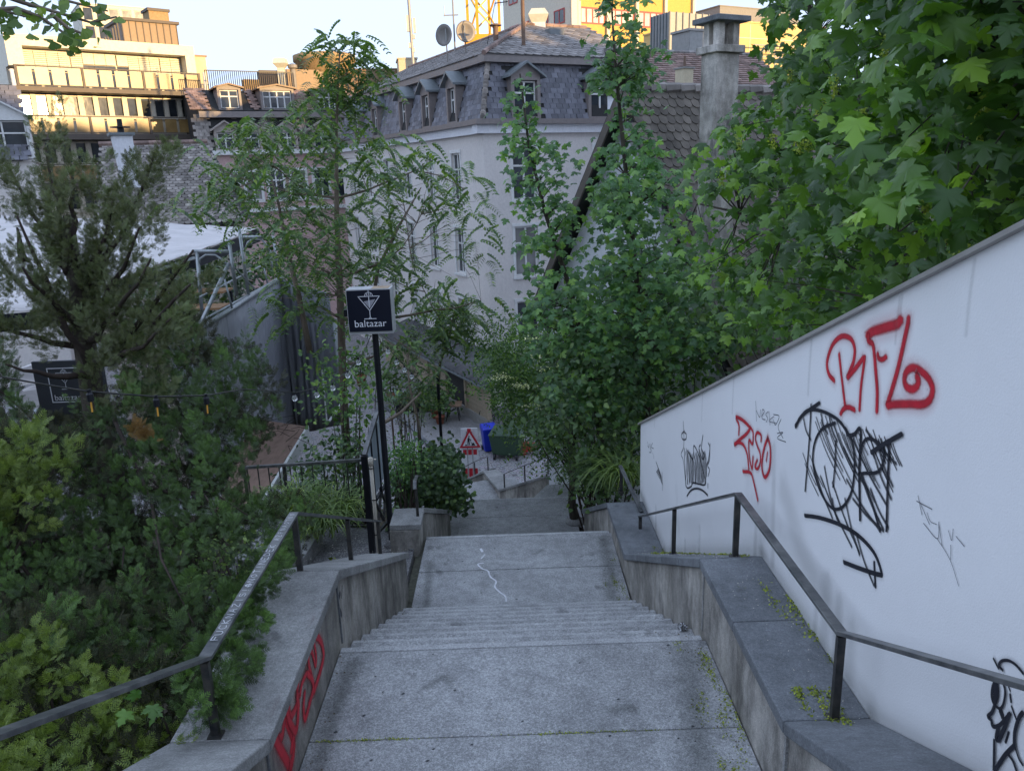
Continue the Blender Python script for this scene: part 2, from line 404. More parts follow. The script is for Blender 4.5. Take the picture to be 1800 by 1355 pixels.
# ------------------------------------------------------------------ foliage
def rand_rot(k, nrm=None, spread=.6, tipdown=None):
    """k rotation matrices (columns: side, tip direction, normal)"""
    n = rng.normal(size=(k, 3))*spread+(np.array(nrm) if nrm is not None else np.array([0, 0, 1.0]))
    n /= np.linalg.norm(n, axis=1, keepdims=True)
    t = rng.normal(size=(k, 3))
    if tipdown is not None: t = t*.7+tipdown
    t -= n*(t*n).sum(1, keepdims=True); t /= np.linalg.norm(t, axis=1, keepdims=True)
    s = np.cross(t, n)
    return np.stack([s, t, n], axis=2)
def rot_from(t, n):
    t = t/np.linalg.norm(t, axis=1, keepdims=True)
    n = n-t*(n*t).sum(1, keepdims=True); n /= np.linalg.norm(n, axis=1, keepdims=True)
    return np.stack([np.cross(t, n), t, n], axis=2)
def scatter(T, F, Rm, P, sc):
    V = np.einsum('kij,nj->kni', Rm*sc[:, None, None], T)+P[:, None, :]
    k, n = len(P), len(T)
    FF = (F[None]+(np.arange(k)*n)[:, None, None]).reshape(-1, F.shape[1])
    return V.reshape(-1, 3), FF
def foliage(parent, name, mat, T, F, Rm, P, sc, parts=0, attr=None, partname='leaf'):
    k = len(P)
    if parts:
        d = np.linalg.norm(P, axis=1)/sc; x, y, z = topx(P); vis = (x > -20) & (x < 1820) & (y > -20) & (y < 1375)
        d = np.where(vis, d, 1e9); order = np.argsort(d); a = order[:parts]; b = order[parts:]
        me = mesh_from(partname, T, F, mat, attrs={'tip': attr} if attr is not None else None)
        for i in a:
            o = bpy.data.objects.new(partname, me); m = Rm[i]*sc[i]; p = P[i]
            o.matrix_world = Matrix(((m[0, 0], m[0, 1], m[0, 2], p[0]), (m[1, 0], m[1, 1], m[1, 2], p[1]), (m[2, 0], m[2, 1], m[2, 2], p[2]), (0, 0, 0, 1)))
            col.objects.link(o); o.parent = parent; o.matrix_parent_inverse = Matrix.Translation(-WL[parent.name])
        Rm, P, sc = Rm[b], P[b], sc[b]
    if len(P) == 0: return
    V, FF = scatter(T, F, Rm, P, sc)
    o = mobj(name, V, FF, mat, parent, attrs={'tip': np.tile(attr, len(P))} if attr is not None else None)
    return tag(o, kind='stuff')
def inpoly(x, y, poly):
    x = np.asarray(x); y = np.asarray(y); c = np.zeros(x.shape, bool); n = len(poly)
    for i in range(n):
        x0, y0 = poly[i]; x1, y1 = poly[(i+1) % n]
        if y0 == y1: continue
        t = ((y0 > y) != (y1 > y)) & (x < (x1-x0)*(y-y0)/(y1-y0)+x0); c ^= t
    return c
def fill_poly(poly, n, ynear, yfar):
    """n points in the solid behind outline `poly`, at distances between ynear(x,y) and yfar(x,y)"""
    xs = [p[0] for p in poly]; ys = [p[1] for p in poly]; out = []
    while len(out) < n:
        x = rng.uniform(min(xs), max(xs), n*2); y = rng.uniform(min(ys), max(ys), n*2)
        k = inpoly(x, y, poly)
        for a, b in zip(x[k], y[k]):
            v = rng.uniform(ynear(a, b), yfar(a, b)); out.append(atY(a, b, v))
            if len(out) >= n: break
    return np.array(out)
def maple_template():
    half = [(0.02, -.02), (.22, -.17), (.45, -.14), (.36, .04), (.58, .07), (.60, .17), (.80, .30), (.56, .33), (.50, .43), (.31, .40), (.27, .60), (.35, .69), (.17, .77), (0, 1.05)]
    pts = half+[(-x, y) for x, y in half[-2::-1]]
    T = [(0, .16, .03)]
    for x, y in pts:
        r = math.hypot(x, y-.16); T.append((x, y, .03-.34*r*r-.10*abs(x)+.05*math.sin(7*y+3*x)))
    n = len(pts); F = [(0, i+1, (i+1) % n+1) for i in range(n)]
    T += [(-.008, 0, 0), (.008, 0, 0), (0, -.55, -.12)]; F.append((n+1, n+2, n+3))
    return np.array(T, float), np.array(F)
def ovate_template(w=.3, fold=.06, droop=.15):
    T = [(0, 0, 0), (0, .3, .0), (0, .65, -.03), (0, 1, -droop), (w, .32, fold), (w*.75, .65, fold*.6), (-w, .32, fold), (-w*.75, .65, fold*.6)]
    F = [(0, 4, 1), (1, 4, 5), (1, 5, 2), (2, 5, 3), (0, 1, 6), (1, 7, 6), (1, 2, 7), (2, 3, 7)]
    return np.array(T, float), np.array(F)
def pinnate_template(pairs=8, lw=.082, ll=.32, droop=.8):
    T = []; F = []
    def rp(t): return np.array([0, t, -.02-droop*t*t])
    k = 7
    for i in range(k):
        a = rp(i/k); b = rp((i+1)/k); n = len(T); T += [a+[-.006, 0, 0], a+[.006, 0, 0], b+[.004, 0, 0], b+[-.004, 0, 0]]; F += [(n, n+1, n+2), (n, n+2, n+3)]
    for i in range(pairs):
        t = .16+.8*i/(pairs-1) if pairs > 1 else .5
        L = ll*(1-.45*abs(t-.4)); 
        for sgn in (-1, 1):
            a = rp(t); d = np.array([sgn*.86, .38, -.38-random.uniform(0, .2)]); d /= np.linalg.norm(d); s = np.array([.35, -.9*sgn*0+.9, .1]); s = s-d*(s@d); s /= np.linalg.norm(s)
            n = len(T)
            T += [a, a+d*L*.35+s*lw+[0, 0, .02], a+d*L, a+d*L*.35-s*lw+[0, 0, .02], a+d*L*.38]
            F += [(n, n+1, n+4), (n+1, n+2, n+4), (n+2, n+3, n+4), (n+3, n, n+4)]
    return np.array(T, float), np.array(F)
def spray_template(ns=5):
    """flat conifer spray: an axis with toothed side shoots"""
    T = []; F = []; A = []
    def shoot(p, d, L, w, up_):
        d = np.array(d)/np.linalg.norm(d); s = np.array([d[1], -d[0], 0]); s /= np.linalg.norm(s); n = len(T)
        k = 3
        T.append(p); A.append(.0)
        for i in range(1, k+1):
            t = i/(k+1.)
            for sg in (1, -1):
                T.append(p+d*L*(t+.12)+s*w*sg*(1.15-t)+np.array([0, 0, up_*t-.02])); A.append(t)
        T.append(p+d*L+np.array([0, 0, up_])); A.append(1.)
        for i in range(k):
            a = n if i == 0 else None
            base = p+d*L*(i/(k+1.)); m = len(T); T.append(base); A.append(i/(k+1.))
            F.append((m, n+1+2*i, n+2+2*i))
        m = len(T); T.append(p+d*L*.7); A.append(.8); T.append(p+d*L*.7+s*w*.4); A.append(.8); T.append(p+d*L*.7-s*w*.4); A.append(.8)
        F.append((m+1, n+2*k+1, m+2))
    for i in range(ns):
        t = .08+.85*i/ns
        for sg in (-1, 1):
            L = .46*(1-.75*t)+.06
            shoot(np.array([0, t, -.06*t*t]), [sg*(.9-.35*t), .75, 0], L, .075, random.uniform(-.08, .08))
    shoot(np.array([0, .85, -.05]), [0, 1, 0], .2, .06, 0)
    n = len(T); T += [np.array([-.008, 0, 0]), np.array([.008, 0, 0]), np.array([0, .95, -.06])]; A += [0, 0, .4]; F.append((n, n+1, n+2))
    return np.array(T, float), np.array(F), np.array(A)
MAPLE = maple_template(); OVATE = ovate_template(); LANCE = ovate_template(.14, .03, .3); PINN = pinnate_template(); PINN5 = pinnate_template(3, .1, .42, .2); SPRAY = spray_template(); BROAD = ovate_template(.42, .05, .2)
def limb(p0, p1, sag=.0, n=5, wob=.05):
    p0 = np.array(p0, float); p1 = np.array(p1, float); L = np.linalg.norm(p1-p0); pts = []
    for i in range(n+1):
        t = i/n; q = p0+(p1-p0)*t; q = q+np.array([0, 0, sag*L*4*t*(1-t)])
        if 0 < i < n: q = q+rng.normal(size=3)*wob*L/n
        pts.append(q)
    return pts
def skeleton(parent, mat, trunkpts, trunkr, targets, nmain=8, r0=.35, name='branch'):
    """trunk, main limbs to spread targets, twigs (one stuff part) to the rest"""
    MB().tube(trunkpts, trunkr, 10).build('trunk', mat, parent, smooth=True)
    nodes = [(np.array(p, float), r) for p, r in zip(trunkpts, trunkr)]
    # densify trunk nodes
    dn = []
    for (p, r), (q, s) in zip(nodes[:-1], nodes[1:]):
        for t in np.linspace(0, 1, 5)[:-1]: dn.append((p+(q-p)*t, r+(s-r)*t))
    dn.append(nodes[-1]); T = np.array(targets)
    idx = rng.permutation(len(T)); main = idx[:nmain]; rest = idx[nmain:]
    P = np.array([d[0] for d in dn]); Rr = np.array([d[1] for d in dn])
    start = len(P)//5
    for i in main:
        c = T[i]; dd = np.linalg.norm(P[start:]-c, axis=1)+np.maximum(0, P[start:, 2]-c[2]+.3)*1.5; j = start+int(np.argmin(dd))
        pts = limb(P[j], c, -.04 if c[2] > P[j][2] else .08, 6); r = max(.012, min(Rr[j]*.6, .02+.012*np.linalg.norm(c-P[j])))
        MB().tube(pts, list(np.linspace(r, .008, len(pts))), 6).build(name, mat, parent, smooth=True)
        P = np.vstack([P, np.array(pts[1:])]); Rr = np.concatenate([Rr, np.linspace(r, .008, len(pts))[1:]])
    mb = MB()
    for i in rest:
        c = T[i]; dd = np.linalg.norm(P[start:]-c, axis=1)+np.maximum(0, P[start:, 2]-c[2]+.1); j = start+int(np.argmin(dd))
        if dd.min() > 3: continue
        pts = limb(P[j], c, .03, 3); mb.tube(pts, list(np.linspace(min(Rr[j]*.6, .011), .003, len(pts))), 4, caps=False)
    if mb.V: tag(mb.build('twigs', mat, parent, smooth=True), kind='stuff')
# ================================================================== GROUND
CY = np.array([-400, -70, -40, -6, -.5, 1.5, 3, 7, 9.2, 11.7, 13.5, 20, 25, 26])
CZ = np.array([9, 7, 5, .4, -2.1, -2.9, -3.5, -5.0, -5.4, -6.6, -7.0, -9.8, -11.03, -11.05])
def ground_z(x, y): return float(np.interp(y, CY, CZ))
def terrain():
    ax = np.concatenate([-np.geomspace(2500, 14, 22), np.linspace(-13, 13, 66), np.geomspace(14, 2500, 22)])
    ay = np.concatenate([-np.geomspace(2500, 9, 20), np.linspace(-8, 32, 90), np.geomspace(33, 3000, 24)])
    V = []; F = []
    for y in ay:
        for x in ax:
            z = ground_z(x, y); n = 0
            if abs(x) > 2.2 and y < 24: n = .12*math.sin(x*2.1+y)+.1*math.sin(y*1.7-x)-.12
            V.append((x, y, z+n))
    W = len(ax)
    F = [(j*W+i, j*W+i+1, (j+1)*W+i+1, (j+1)*W+i) for j in range(len(ay)-1) for i in range(W-1)]
    return V, F
m, nt, out = newmat('soil')
c = ramp(nt, noise(nt, 2.5, 6, pos(nt)), [(.3, (.03, .026, .018)), (.55, (.06, .05, .035)), (.7, (.04, .055, .02))])
princ(nt, out, c, .95, bump(nt, noise(nt, 9, 6, pos(nt)), .8, .05), 0, .2); M['soil'] = m
V, F = terrain()
g0 = bpy.data.objects.new('ground', mesh_from('ground', V, np.array(F), M['soil'], True)); link(g0); tag(g0, 'bare shaded soil of the slope under the bushes', None, kind='structure')
# cobbled courtyard at the foot of the stairs
m, nt, out = newmat('cobbles')
vo = nt.nodes.new('ShaderNodeTexVoronoi'); vo.feature = 'DISTANCE_TO_EDGE'; vo.inputs['Scale'].default_value = 7.5
nt.links.new(pos(nt, (1, 1, 0)), vo.inputs['Vector'])
v2 = nt.nodes.new('ShaderNodeTexVoronoi'); v2.inputs['Scale'].default_value = 7.5; nt.links.new(pos(nt, (1, 1, 0)), v2.inputs['Vector'])
j = ramp(nt, vo.outputs['Distance'], [(.02, g(.35)), (.09, g(1))])
c = mixc(nt, 1, ramp(nt, noise(nt, .6, 4, pos(nt)), [(.3, (.24, .235, .24)), (.7, (.34, .325, .33))]), j, 'MULTIPLY')
c = mixc(nt, .07, c, v2.outputs['Color'], 'SOFT_LIGHT')
princ(nt, out, c, .8, bump(nt, vo.outputs['Distance'], .7, .03), 0, .3); M['cobble'] = m
court = boxo('courtyard', M['cobble'], -30, 30, 23.6, 70, -11.3, -11.0)
tag(court, 'cobbled courtyard at the foot of the stairs', None, kind='structure')
M['asphalt'] = concrete('courtyard_asphalt', .24, .3, .2, 0, tint=(1.0, .97, .96), fine=50)
lane = MB(); a = [atZ(x, y, -10.99) for x, y in ((690, 735), (770, 800), (868, 765), (800, 712), (640, 600), (560, 620))]
lane.prism(a, (0, 0, .006)); tag(lane.build('pavement', M['asphalt']), 'smooth asphalt terrace strip in front of the wooden lean-to', None, kind='structure')
kb = MB()
p = [atZ(x, y, -10.99) for x, y in ((655, 700), (722, 752), (772, 802))]
for i in range(2):
    n = int(np.linalg.norm(p[i+1]-p[i])/1.0)
    for k in range(n):
        q0 = p[i]+(p[i+1]-p[i])*(k+.01)/n; q1 = p[i]+(p[i+1]-p[i])*(k+.99)/n; kb.bar(q0+[0, 0, .05], q1+[0, 0, .05], .14, .12)
tag(kb.build('kerb', M['coping_dark']), 'dark kerb stones edging the asphalt terrace', None, kind='structure')

# ================================================================== STAIRWAY
M['joint'] = rough_mat('joint_dirt', (.05, .05, .04), (.11, .11, .08), 20, .95, .4, .01)
stair = thing('stairway', (0, 0, -1.6), 'wide public outdoor stairway of concrete slabs and steps leading down', None, kind='structure')
RI, GO = .155, .32
def landing(y0, y1, z, xl, xr, joints):
    ys = [y0]+joints+[y1-.06]
    for i in range(len(ys)-1):
        boxo('slab', M['landing'], xl, xr, ys[i]+.006, ys[i+1]-.006, z-.14, z, stair, bevel=.006)
    boxo('nosing', M['nosing'], xl, xr-.02, y1-.058, y1, z-.13, z+.0015, stair, bevel=.008)
def flight(y0, z0, n, xl, xr, xl1=None, xr1=None):
    for i in range(n-1):
        y = y0+GO*i; z = z0-RI*(i+1); t = i/(n-1.)
        a = xl if xl1 is None else xl+(xl1-xl)*t; b = xr if xr1 is None else xr+(xr1-xr)*t
        boxo('step', M['step'], a, b, y+.002, y+GO, z-.19, z, stair, bevel=.009)
        boxo('worn_edge', M['nosing'], a+.01, b-.01, y+GO-.034, y+GO-.004, z-.01, z+.0012, stair, bevel=.001)
        boxo('dirt_line', M['joint'], a, b, y+.003, y+.02, z-.01, z+.0011, stair)
Z1 = -3.06; Z2 = Z1-9*RI; Z3 = Z2-9*RI
# flight down to landing 1 (its foot lies just under the frame)
for i in range(10):
    y = 3.06-GO*i; z = Z1+RI*(i)
    if i: boxo('step', M['step'], -1.215, 1.235, y, y+GO, z-.19, z, stair, bevel=.009)
boxo('slab', M['landing'], -1.215, 1.235, -2.5, .18, -1.7, -1.51, stair)
boxo('slab', M['landing'], -1.215, 1.235, 3.07, 3.755, Z1-.14, Z1, stair, bevel=.006)
landing(3.755, 4.67, Z1, -1.215, 1.235, [])
flight(4.67, Z1, 9, -1.215, 1.235, -1.2, 1.2)
landing(7.23, 9.18, Z2, -1.16, 1.19, [8.26])
flight(9.18, Z2, 9, -1.16, 1.19, -1.0, 1.05)
landing(11.74, 13.55, Z3, -1.0, 1.05, [12.74])
# mortar bed strips in the joints, a hand below the surface
M['jointx'] = rough_mat('joint_dirt', (.03, .03, .02), (.07, .075, .03), 20, .95, .4, .01)
boxo('joint_fill', M['joint'], -1.2, 1.22, 3.745, 3.765, Z1-.15, Z1-.012, stair)
boxo('joint_fill', M['joint'], -1.15, 1.18, 8.25, 8.27, Z2-.15, Z2-.012, stair)
boxo('joint_fill', M['joint'], -.99, 1.04, 12.73, 12.75, Z3-.15, Z3-.012, stair)
# gutter strip along the left side of landings 2 and 3
boxo('gutter', M['joint'], -1.26, -1.165, 7.3, 9.18, Z2-.3, Z2-.05, stair)
boxo('gutter', M['landing'], -1.3, -1.004, 11.74, 13.5, Z3-.2, Z3-.02, stair)
# flights three and four, hidden behind the edge of landing 3 but walked on; then landing 5 turned to the left
def turned(cx, cy, az, w, y0, y1, z0, z1, name='step', mat=None):
    d = np.array([math.sin(R(az)), math.cos(R(az))]); s = np.array([d[1], -d[0]]); c0 = np.array([cx, cy])
    q = []
    for z in (z0, z1):
        for (a, b) in ((-w/2, y0), (w/2, y0), (w/2, y1), (-w/2, y1)): p = c0+s*a+d*b; q.append((p[0], p[1], z))
    return MB().hexa(q).build(name, mat or M['step'], stair, bevel=.008)
for i in range(17):
    boxo('step', M['step'], -1.05-.03*i, 1.1-.055*i, 13.55+GO*i, 13.55+GO*(i+1), Z3-RI*(i+1)-.19, Z3-RI*(i+1), stair)
Z5 = Z3-18*RI
turned(-.85, 19.0, -14, 2.9, 0, 2.3, Z5-.15, Z5, 'slab', M['landing'])
for i in range(14): turned(-1.45, 21.2, -24, 2.6, GO*i, GO*(i+1), Z5-RI*(i+1)-.19, Z5-RI*(i+1))
hp = MB(); hp.hexa([(.3, 13.56, Z3-.3), (1.1, 13.56, Z3-.3), (1.1, 14.4, Z3-.5), (.5, 14.4, Z3-.5), (.3, 13.56, Z3-.02), (1.1, 13.56, Z3+.0), (1.1, 14.2, Z3+.0), (.6, 14.2, Z3-.03)])
hp.build('slab', M['landing'], stair, bevel=.02)

# ================================================================== PARAPETS
SL = .497
def profile(y, pts):
    return float(np.interp(y, [p[0] for p in pts], [p[1] for p in pts]))
def parapet(name, label, side, pts, joints, copmat, xin, xout, foot, group=None):
    """side +1 right / -1 left; pts = (y, coping top z); xin(y) inner face; foot(y) wall foot z"""
    t = thing(name, (xout*side, pts[0][0], foot(pts[0][0])), label, 'low wall', group)
    mb = MB()
    ys = sorted(set([p[0] for p in pts]))
    for a, b in zip(ys[:-1], ys[1:]):
        q = []
        for zf in (lambda y: foot(y), lambda y: profile(y, pts)-.075):
            for (x, y) in ((xin(a), a), (xout, a), (xout, b), (xin(b), b)): q.append((side*x, y, zf(y)))
        if side < 0: q = [q[1], q[0], q[3], q[2], q[5], q[4], q[7], q[6]]
        mb.hexa(q)
    mb.build('wall', M['wallcon'], t, bevel=.006)
    js = sorted(set(ys+joints))
    for a, b in zip(js[:-1], js[1:]):
        a2, b2 = a+.004, b-.004; q = []
        for dz in (-.072, 0):
            for (x, y) in ((xin(a2)-.035, a2), (xout-.004, a2), (xout-.004, b2), (xin(b2)-.035, b2)): q.append((side*x, y, profile(y, pts)+dz))
        if side < 0: q = [q[1], q[0], q[3], q[2], q[5], q[4], q[7], q[6]]
        MB().hexa(q).build('coping_slab', copmat, t, bevel=.008)
    return t
PR = [(-1.2, -2.51+.497*4.31), (3.11, -2.51), (4.71, -2.51), (7.85, -4.10), (9.25, -4.10), (11.15, -5.04)]
xin_r = lambda y: float(np.interp(y, [4, 7.85, 9.25, 11.15], [1.245, 1.205, 1.185, 1.04]))
par_r = parapet('stair_parapet', 'long stained parapet with dark slate coping at the foot of the white graffiti wall', 1, PR, [.6, 1.5, 2.3, 3.95, 5.3, 5.9, 6.6, 10.1], M['coping_dark'], xin_r, 1.62,
        lambda y: float(np.interp(y, [-1.2, 3.06, 4.67, 7.23, 9.2, 11.7], [-2, -3.4, -3.5, -4.8, -4.9, -6.3])))
PL = [(-1.2, -2.51+.497*4.31), (3.11, -2.51), (4.71, -2.50), (7.78, -3.95)]
par_l = parapet('stair_parapet', 'pale concrete parapet with red spray paint left of the upper landing', -1, PL, [.6, 1.5, 2.4], M['coping_light'], lambda y: 1.22, 1.66,
        lambda y: float(np.interp(y, [-1.2, 3.06, 4.67, 7.23, 9.2, 11.7], [-2, -3.4, -3.5, -4.8, -4.9, -6.3])))
PS = [(8.75, -4.08), (9.2, -4.06), (11.2, -5.0)]
stub = parapet('stair_parapet', 'short concrete wall stub with a sloping coping beside the ivy', -1, PS, [], M['coping_light'], lambda y: float(np.interp(y, [8.7, 9.2, 11.2], [1.2, 1.2, 1.03])), 1.55,
        lambda y: float(np.interp(y, [8.7, 9.2, 11.7], [-4.8, -4.9, -6.3])))
# cap strip of light mortar between wall sections (vertical repair joints)
for yy, zt, zb in ((4.71, -2.6, -3.05), (3.13, -2.6, -3.05)):
    boxo('repair_joint', M['coping_light'], 1.232, 1.246, yy-.012, yy+.012, zb, zt, par_r)
    boxo('repair_joint', M['coping_dark'], -1.2225, -1.21, yy-.008, yy+.008, zb, zt, par_l)

# side ramp of dark asphalt joining landing 2 from the gate
rmp = MB(); rmp.hexa([(-3.6, 7.85, -5.6), (-1.27, 7.85, -5.6), (-1.27, 9.3, -5.6), (-3.6, 10.4, -5.6), (-3.6, 7.85, -4.62), (-1.27, 7.85, -4.40), (-1.27, 9.3, -4.43), (-3.6, 10.4, -4.66)])
rmp.hexa([(-1.66, 8.9, -5.6), (-1.27, 8.72, -5.6), (-1.27, 8.9, -5.6), (-1.66, 9.3, -5.6), (-1.66, 8.9, -4.41), (-1.27, 8.72, -4.395), (-1.27, 8.9, -4.395), (-1.66, 9.3, -4.41)])
tag(rmp.build('side_path', M['darkpath']), 'dark asphalt side path reaching the second landing from the gate', None, kind='structure')
low = MB(); a = atZ(562, 978, -4.5); b = atZ(592, 932, -4.5)
low.hexa([(-3.4, 8.5, -5.5), (-2.55, 8.45, -5.5), (-2.5, 9.25, -5.5), (-3.2, 9.3, -5.5), (-3.4, 8.5, -4.33), (-2.55, 8.45, -4.33), (-2.5, 9.25, -4.33), (-3.2, 9.3, -4.33)])
tag(low.build('concrete_plinth', M['coping_light'], bevel=.01), 'low broken concrete plinth in the grass behind the left handrail', 'plinth')

# far parapet where the stairs turn left
def par3(name, label, P, th, foot, mat):
    t = thing(name, P[0]-[0, 0, foot], label, 'low wall', None)
    for i in range(len(P)-1):
        a, b = P[i], P[i+1]; d = (b-a)[:2]; d /= np.linalg.norm(d); s = np.array([-d[1], d[0]])
        if s[1] < 0: s = -s      # away from the camera
        def quad(za, zb, o0, o1):
            A0 = a[:2]+s*o0; A1 = a[:2]+s*o1; B0 = b[:2]+s*o0; B1 = b[:2]+s*o1
            return [(A0[0], A0[1], a[2]+za), (B0[0], B0[1], b[2]+za), (B1[0], B1[1], b[2]+za), (A1[0], A1[1], a[2]+za),
                    (A0[0], A0[1], a[2]+zb), (B0[0], B0[1], b[2]+zb), (B1[0], B1[1], b[2]+zb), (A1[0], A1[1], a[2]+zb)]
        MB().hexa(quad(-foot, -.07, .01*i, th)).build('wall', M['wallcon'], t)
        MB().hexa(quad(-.068, .0, -.04, th+.03)).build('coping_slab', mat, t, bevel=.006)
    return t
Q0 = atY(1012, 833, 17.3); Q1 = atY(960, 835, 18.1); Q2 = atY(878, 860, 19.9); Q3 = atY(851, 827, 22.0); Q4 = atY(812, 845, 23.3)
parf = par3('stair_parapet', 'far angled parapet where the stairs turn left above the courtyard', [Q0, Q1, Q2, Q3, Q4], .38, 2.3, M['coping_light'])
bw = MB(); bw.bar(Q0+[0.35, 1.3, -2.0], Q2+[.5, 1.6, -1.6], 1.4, 1.6); 
tag(bw.build('bank_wall', M['cobble']), 'cobbled bank behind the far parapet', None, kind='structure')

# ================================================================== WHITE WALL
WX = 1.62
wt = lambda y: -3.15+.4165*(9.5-y)
ww = thing('garden_wall', (1.7, 9.5, -4.6), 'white plastered garden wall covered in red and black graffiti', 'wall')
prof = [(9.5, -5.6), (9.5, wt(9.5)), (-2.2, wt(-2.2)), (-2.2, -3.0), (3.1, -3.4)]
MB().prism([(WX, y, z) for y, z in prof], (.24, 0, 0)).build('wall', M['plaster'], ww)
cap = MB(); d = np.array([0, 1, -.4165]); 
cap.hexa([(WX-.03, 9.55, wt(9.55)), (WX+.27, 9.55, wt(9.55)), (WX+.27, -2.2, wt(-2.2)), (WX-.03, -2.2, wt(-2.2)), (WX-.03, 9.55, wt(9.55)+.02), (WX+.27, 9.55, wt(9.55)+.05), (WX+.27, -2.2, wt(-2.2)+.05), (WX-.03, -2.2, wt(-2.2)+.02)])
cap.build('wall_cap', M['wallcap'], ww)

# ---- graffiti: paint strokes lying on the wall (1 mm proud)
def paint(name, c, soft=.5, dens=1.0):
    m, nt, out = newmat(name)
    at = nt.nodes.new('ShaderNodeAttribute'); at.attribute_name = 'tip'     # 0 in the middle, 1 at the rim
    nz = noise(nt, 260, 3, pos(nt), .8)
    ad = nt.nodes.new('ShaderNodeMath'); ad.operation = 'MULTIPLY_ADD'; nt.links.new(nz, ad.inputs[0]); ad.inputs[1].default_value = .9*soft; nt.links.new(at.outputs['Fac'], ad.inputs[2])
    rp = nt.nodes.new('ShaderNodeMapRange'); rp.interpolation_type = 'SMOOTHSTEP'; rp.inputs['From Min'].default_value = 1.0-soft*.9+.45*soft; rp.inputs['From Max'].default_value = 1.0+.45*soft
    rp.inputs['To Min'].default_value = dens; rp.inputs['To Max'].default_value = 0; nt.links.new(ad.outputs[0], rp.inputs['Value'])
    p = nt.nodes.new('ShaderNodeBsdfPrincipled'); cc = ramp(nt, noise(nt, 15, 3, pos(nt)), [(.3, [a*.8 for a in c]), (.7, [min(1, a*1.2) for a in c])])
    nt.links.new(cc, p.inputs['Base Color']); p.inputs['Roughness'].default_value = .6
    tr = nt.nodes.new('ShaderNodeBsdfTransparent'); mx = nt.nodes.new('ShaderNodeMixShader')
    nt.links.new(rp.outputs[0], mx.inputs[0]); nt.links.new(tr.outputs[0], mx.inputs[1]); nt.links.new(p.outputs[0], mx.inputs[2]); nt.links.new(mx.outputs[0], out.inputs['Surface'])
    return m
M['red'] = paint('red_spray', (.55, .012, .03), .8)
M['redhalo'] = paint('red_overspray', (.55, .05, .07), 1.0, .22)
M['blkhalo'] = paint('black_overspray', (.05, .05, .06), 1.0, .16)
M['blk'] = paint('black_spray', (.012, .013, .022), .3)
M['blksoft'] = paint('thin_black_spray', (.02, .022, .03), .9, .85)
M['pen'] = paint('grey_marker', (.05, .055, .075), .3, .8)
M['whitepen'] = paint('white_marker', (.72, .72, .75), .4, .85)
M['stain'] = paint('dark_stain_band', (.045, .05, .04), 1.2, .28)
M['grime_shade'] = paint('wall_grime_shade', (.22, .22, .20), 1.0, .13)
def smooth_line(pts, k=6):
    P = np.array(pts, float)
    if len(P) < 3: return np.array([P[0]+(P[-1]-P[0])*t for t in np.linspace(0, 1, k+1)])
    Q = np.vstack([2*P[0]-P[1], P, 2*P[-1]-P[-2]]); out = []
    for i in range(1, len(Q)-2):
        for t in np.linspace(0, 1, k, endpoint=False):
            a, b, c, d = Q[i-1], Q[i], Q[i+1], Q[i+2]
            out.append(.5*((2*b)+(-a+c)*t+(2*a-5*b+4*c-d)*t*t+(-a+3*b-3*c+d)*t**3))
    out.append(P[-1]); return np.array(out)
lay = [0]
def ribbon(V, F, A, P, wd, N, off, curved=True):
    """P (n,3) points on a surface with normal N, half width wd"""
    n = len(P); N = np.array(N, float)
    T = np.gradient(P, axis=0); T /= np.maximum(np.linalg.norm(T, axis=1, keepdims=True), 1e-9)
    P = np.vstack([P[:1]-T[:1]*wd*.9, P, P[-1:]+T[-1:]*wd*.9]); T = np.vstack([T[:1], T, T[-1:]])
    Sd = np.cross(T, N); Sd /= np.maximum(np.linalg.norm(Sd, axis=1, keepdims=True), 1e-9)
    b = len(V); m = len(P)
    for i in range(m):
        end = 1.0 if i in (0, m-1) else 0
        for k, a in ((-1, 1.), (-.45, .45), (0, 0), (.45, .45), (1, 1.)):
            V.append(P[i]+Sd[i]*wd*k+N*off); A.append(max(a, end))
    for i in range(m-1):
        for k in range(4): F.append((b+i*5+k, b+i*5+k+1, b+(i+1)*5+k+1, b+(i+1)*5+k))
def graffiti(parent, mat, strokes, to3d, N, name='graffiti', label=None, kk=6):
    V = []; F = []; A = []
    for pts, w in strokes:
        lay[0] += 1; P = np.array([to3d(x, y) for x, y in smooth_line(pts, kk if len(pts) > 2 else 4)])
        ribbon(V, F, A, P, w, N, .0012+.00012*(lay[0] % 40))
    o = mobj(name, V, np.array(F), mat, parent, attrs={'tip': A})
    hm = {'red_spray': 'redhalo', 'black_spray': 'blkhalo'}.get(mat.name)
    if hm:
        V = []; F = []; A = []
        for pts, w in strokes:
            P = np.array([to3d(x, y) for x, y in smooth_line(pts, kk if len(pts) > 2 else 4)]); ribbon(V, F, A, P, w*2.3+.006, N, .0008)
        mobj('overspray', V, np.array(F), M[hm], parent, attrs={'tip': A})
    if label: o['label'] = label
    return o
def zoomer(x0, y0, s):   # pixel in an enlarged crop -> point on the white wall
    return lambda x, y: atX(x0+x/s, y0+y/s, WX)
NW = (-1, 0, 0)
z3 = zoomer(1440, 540, 6.773)
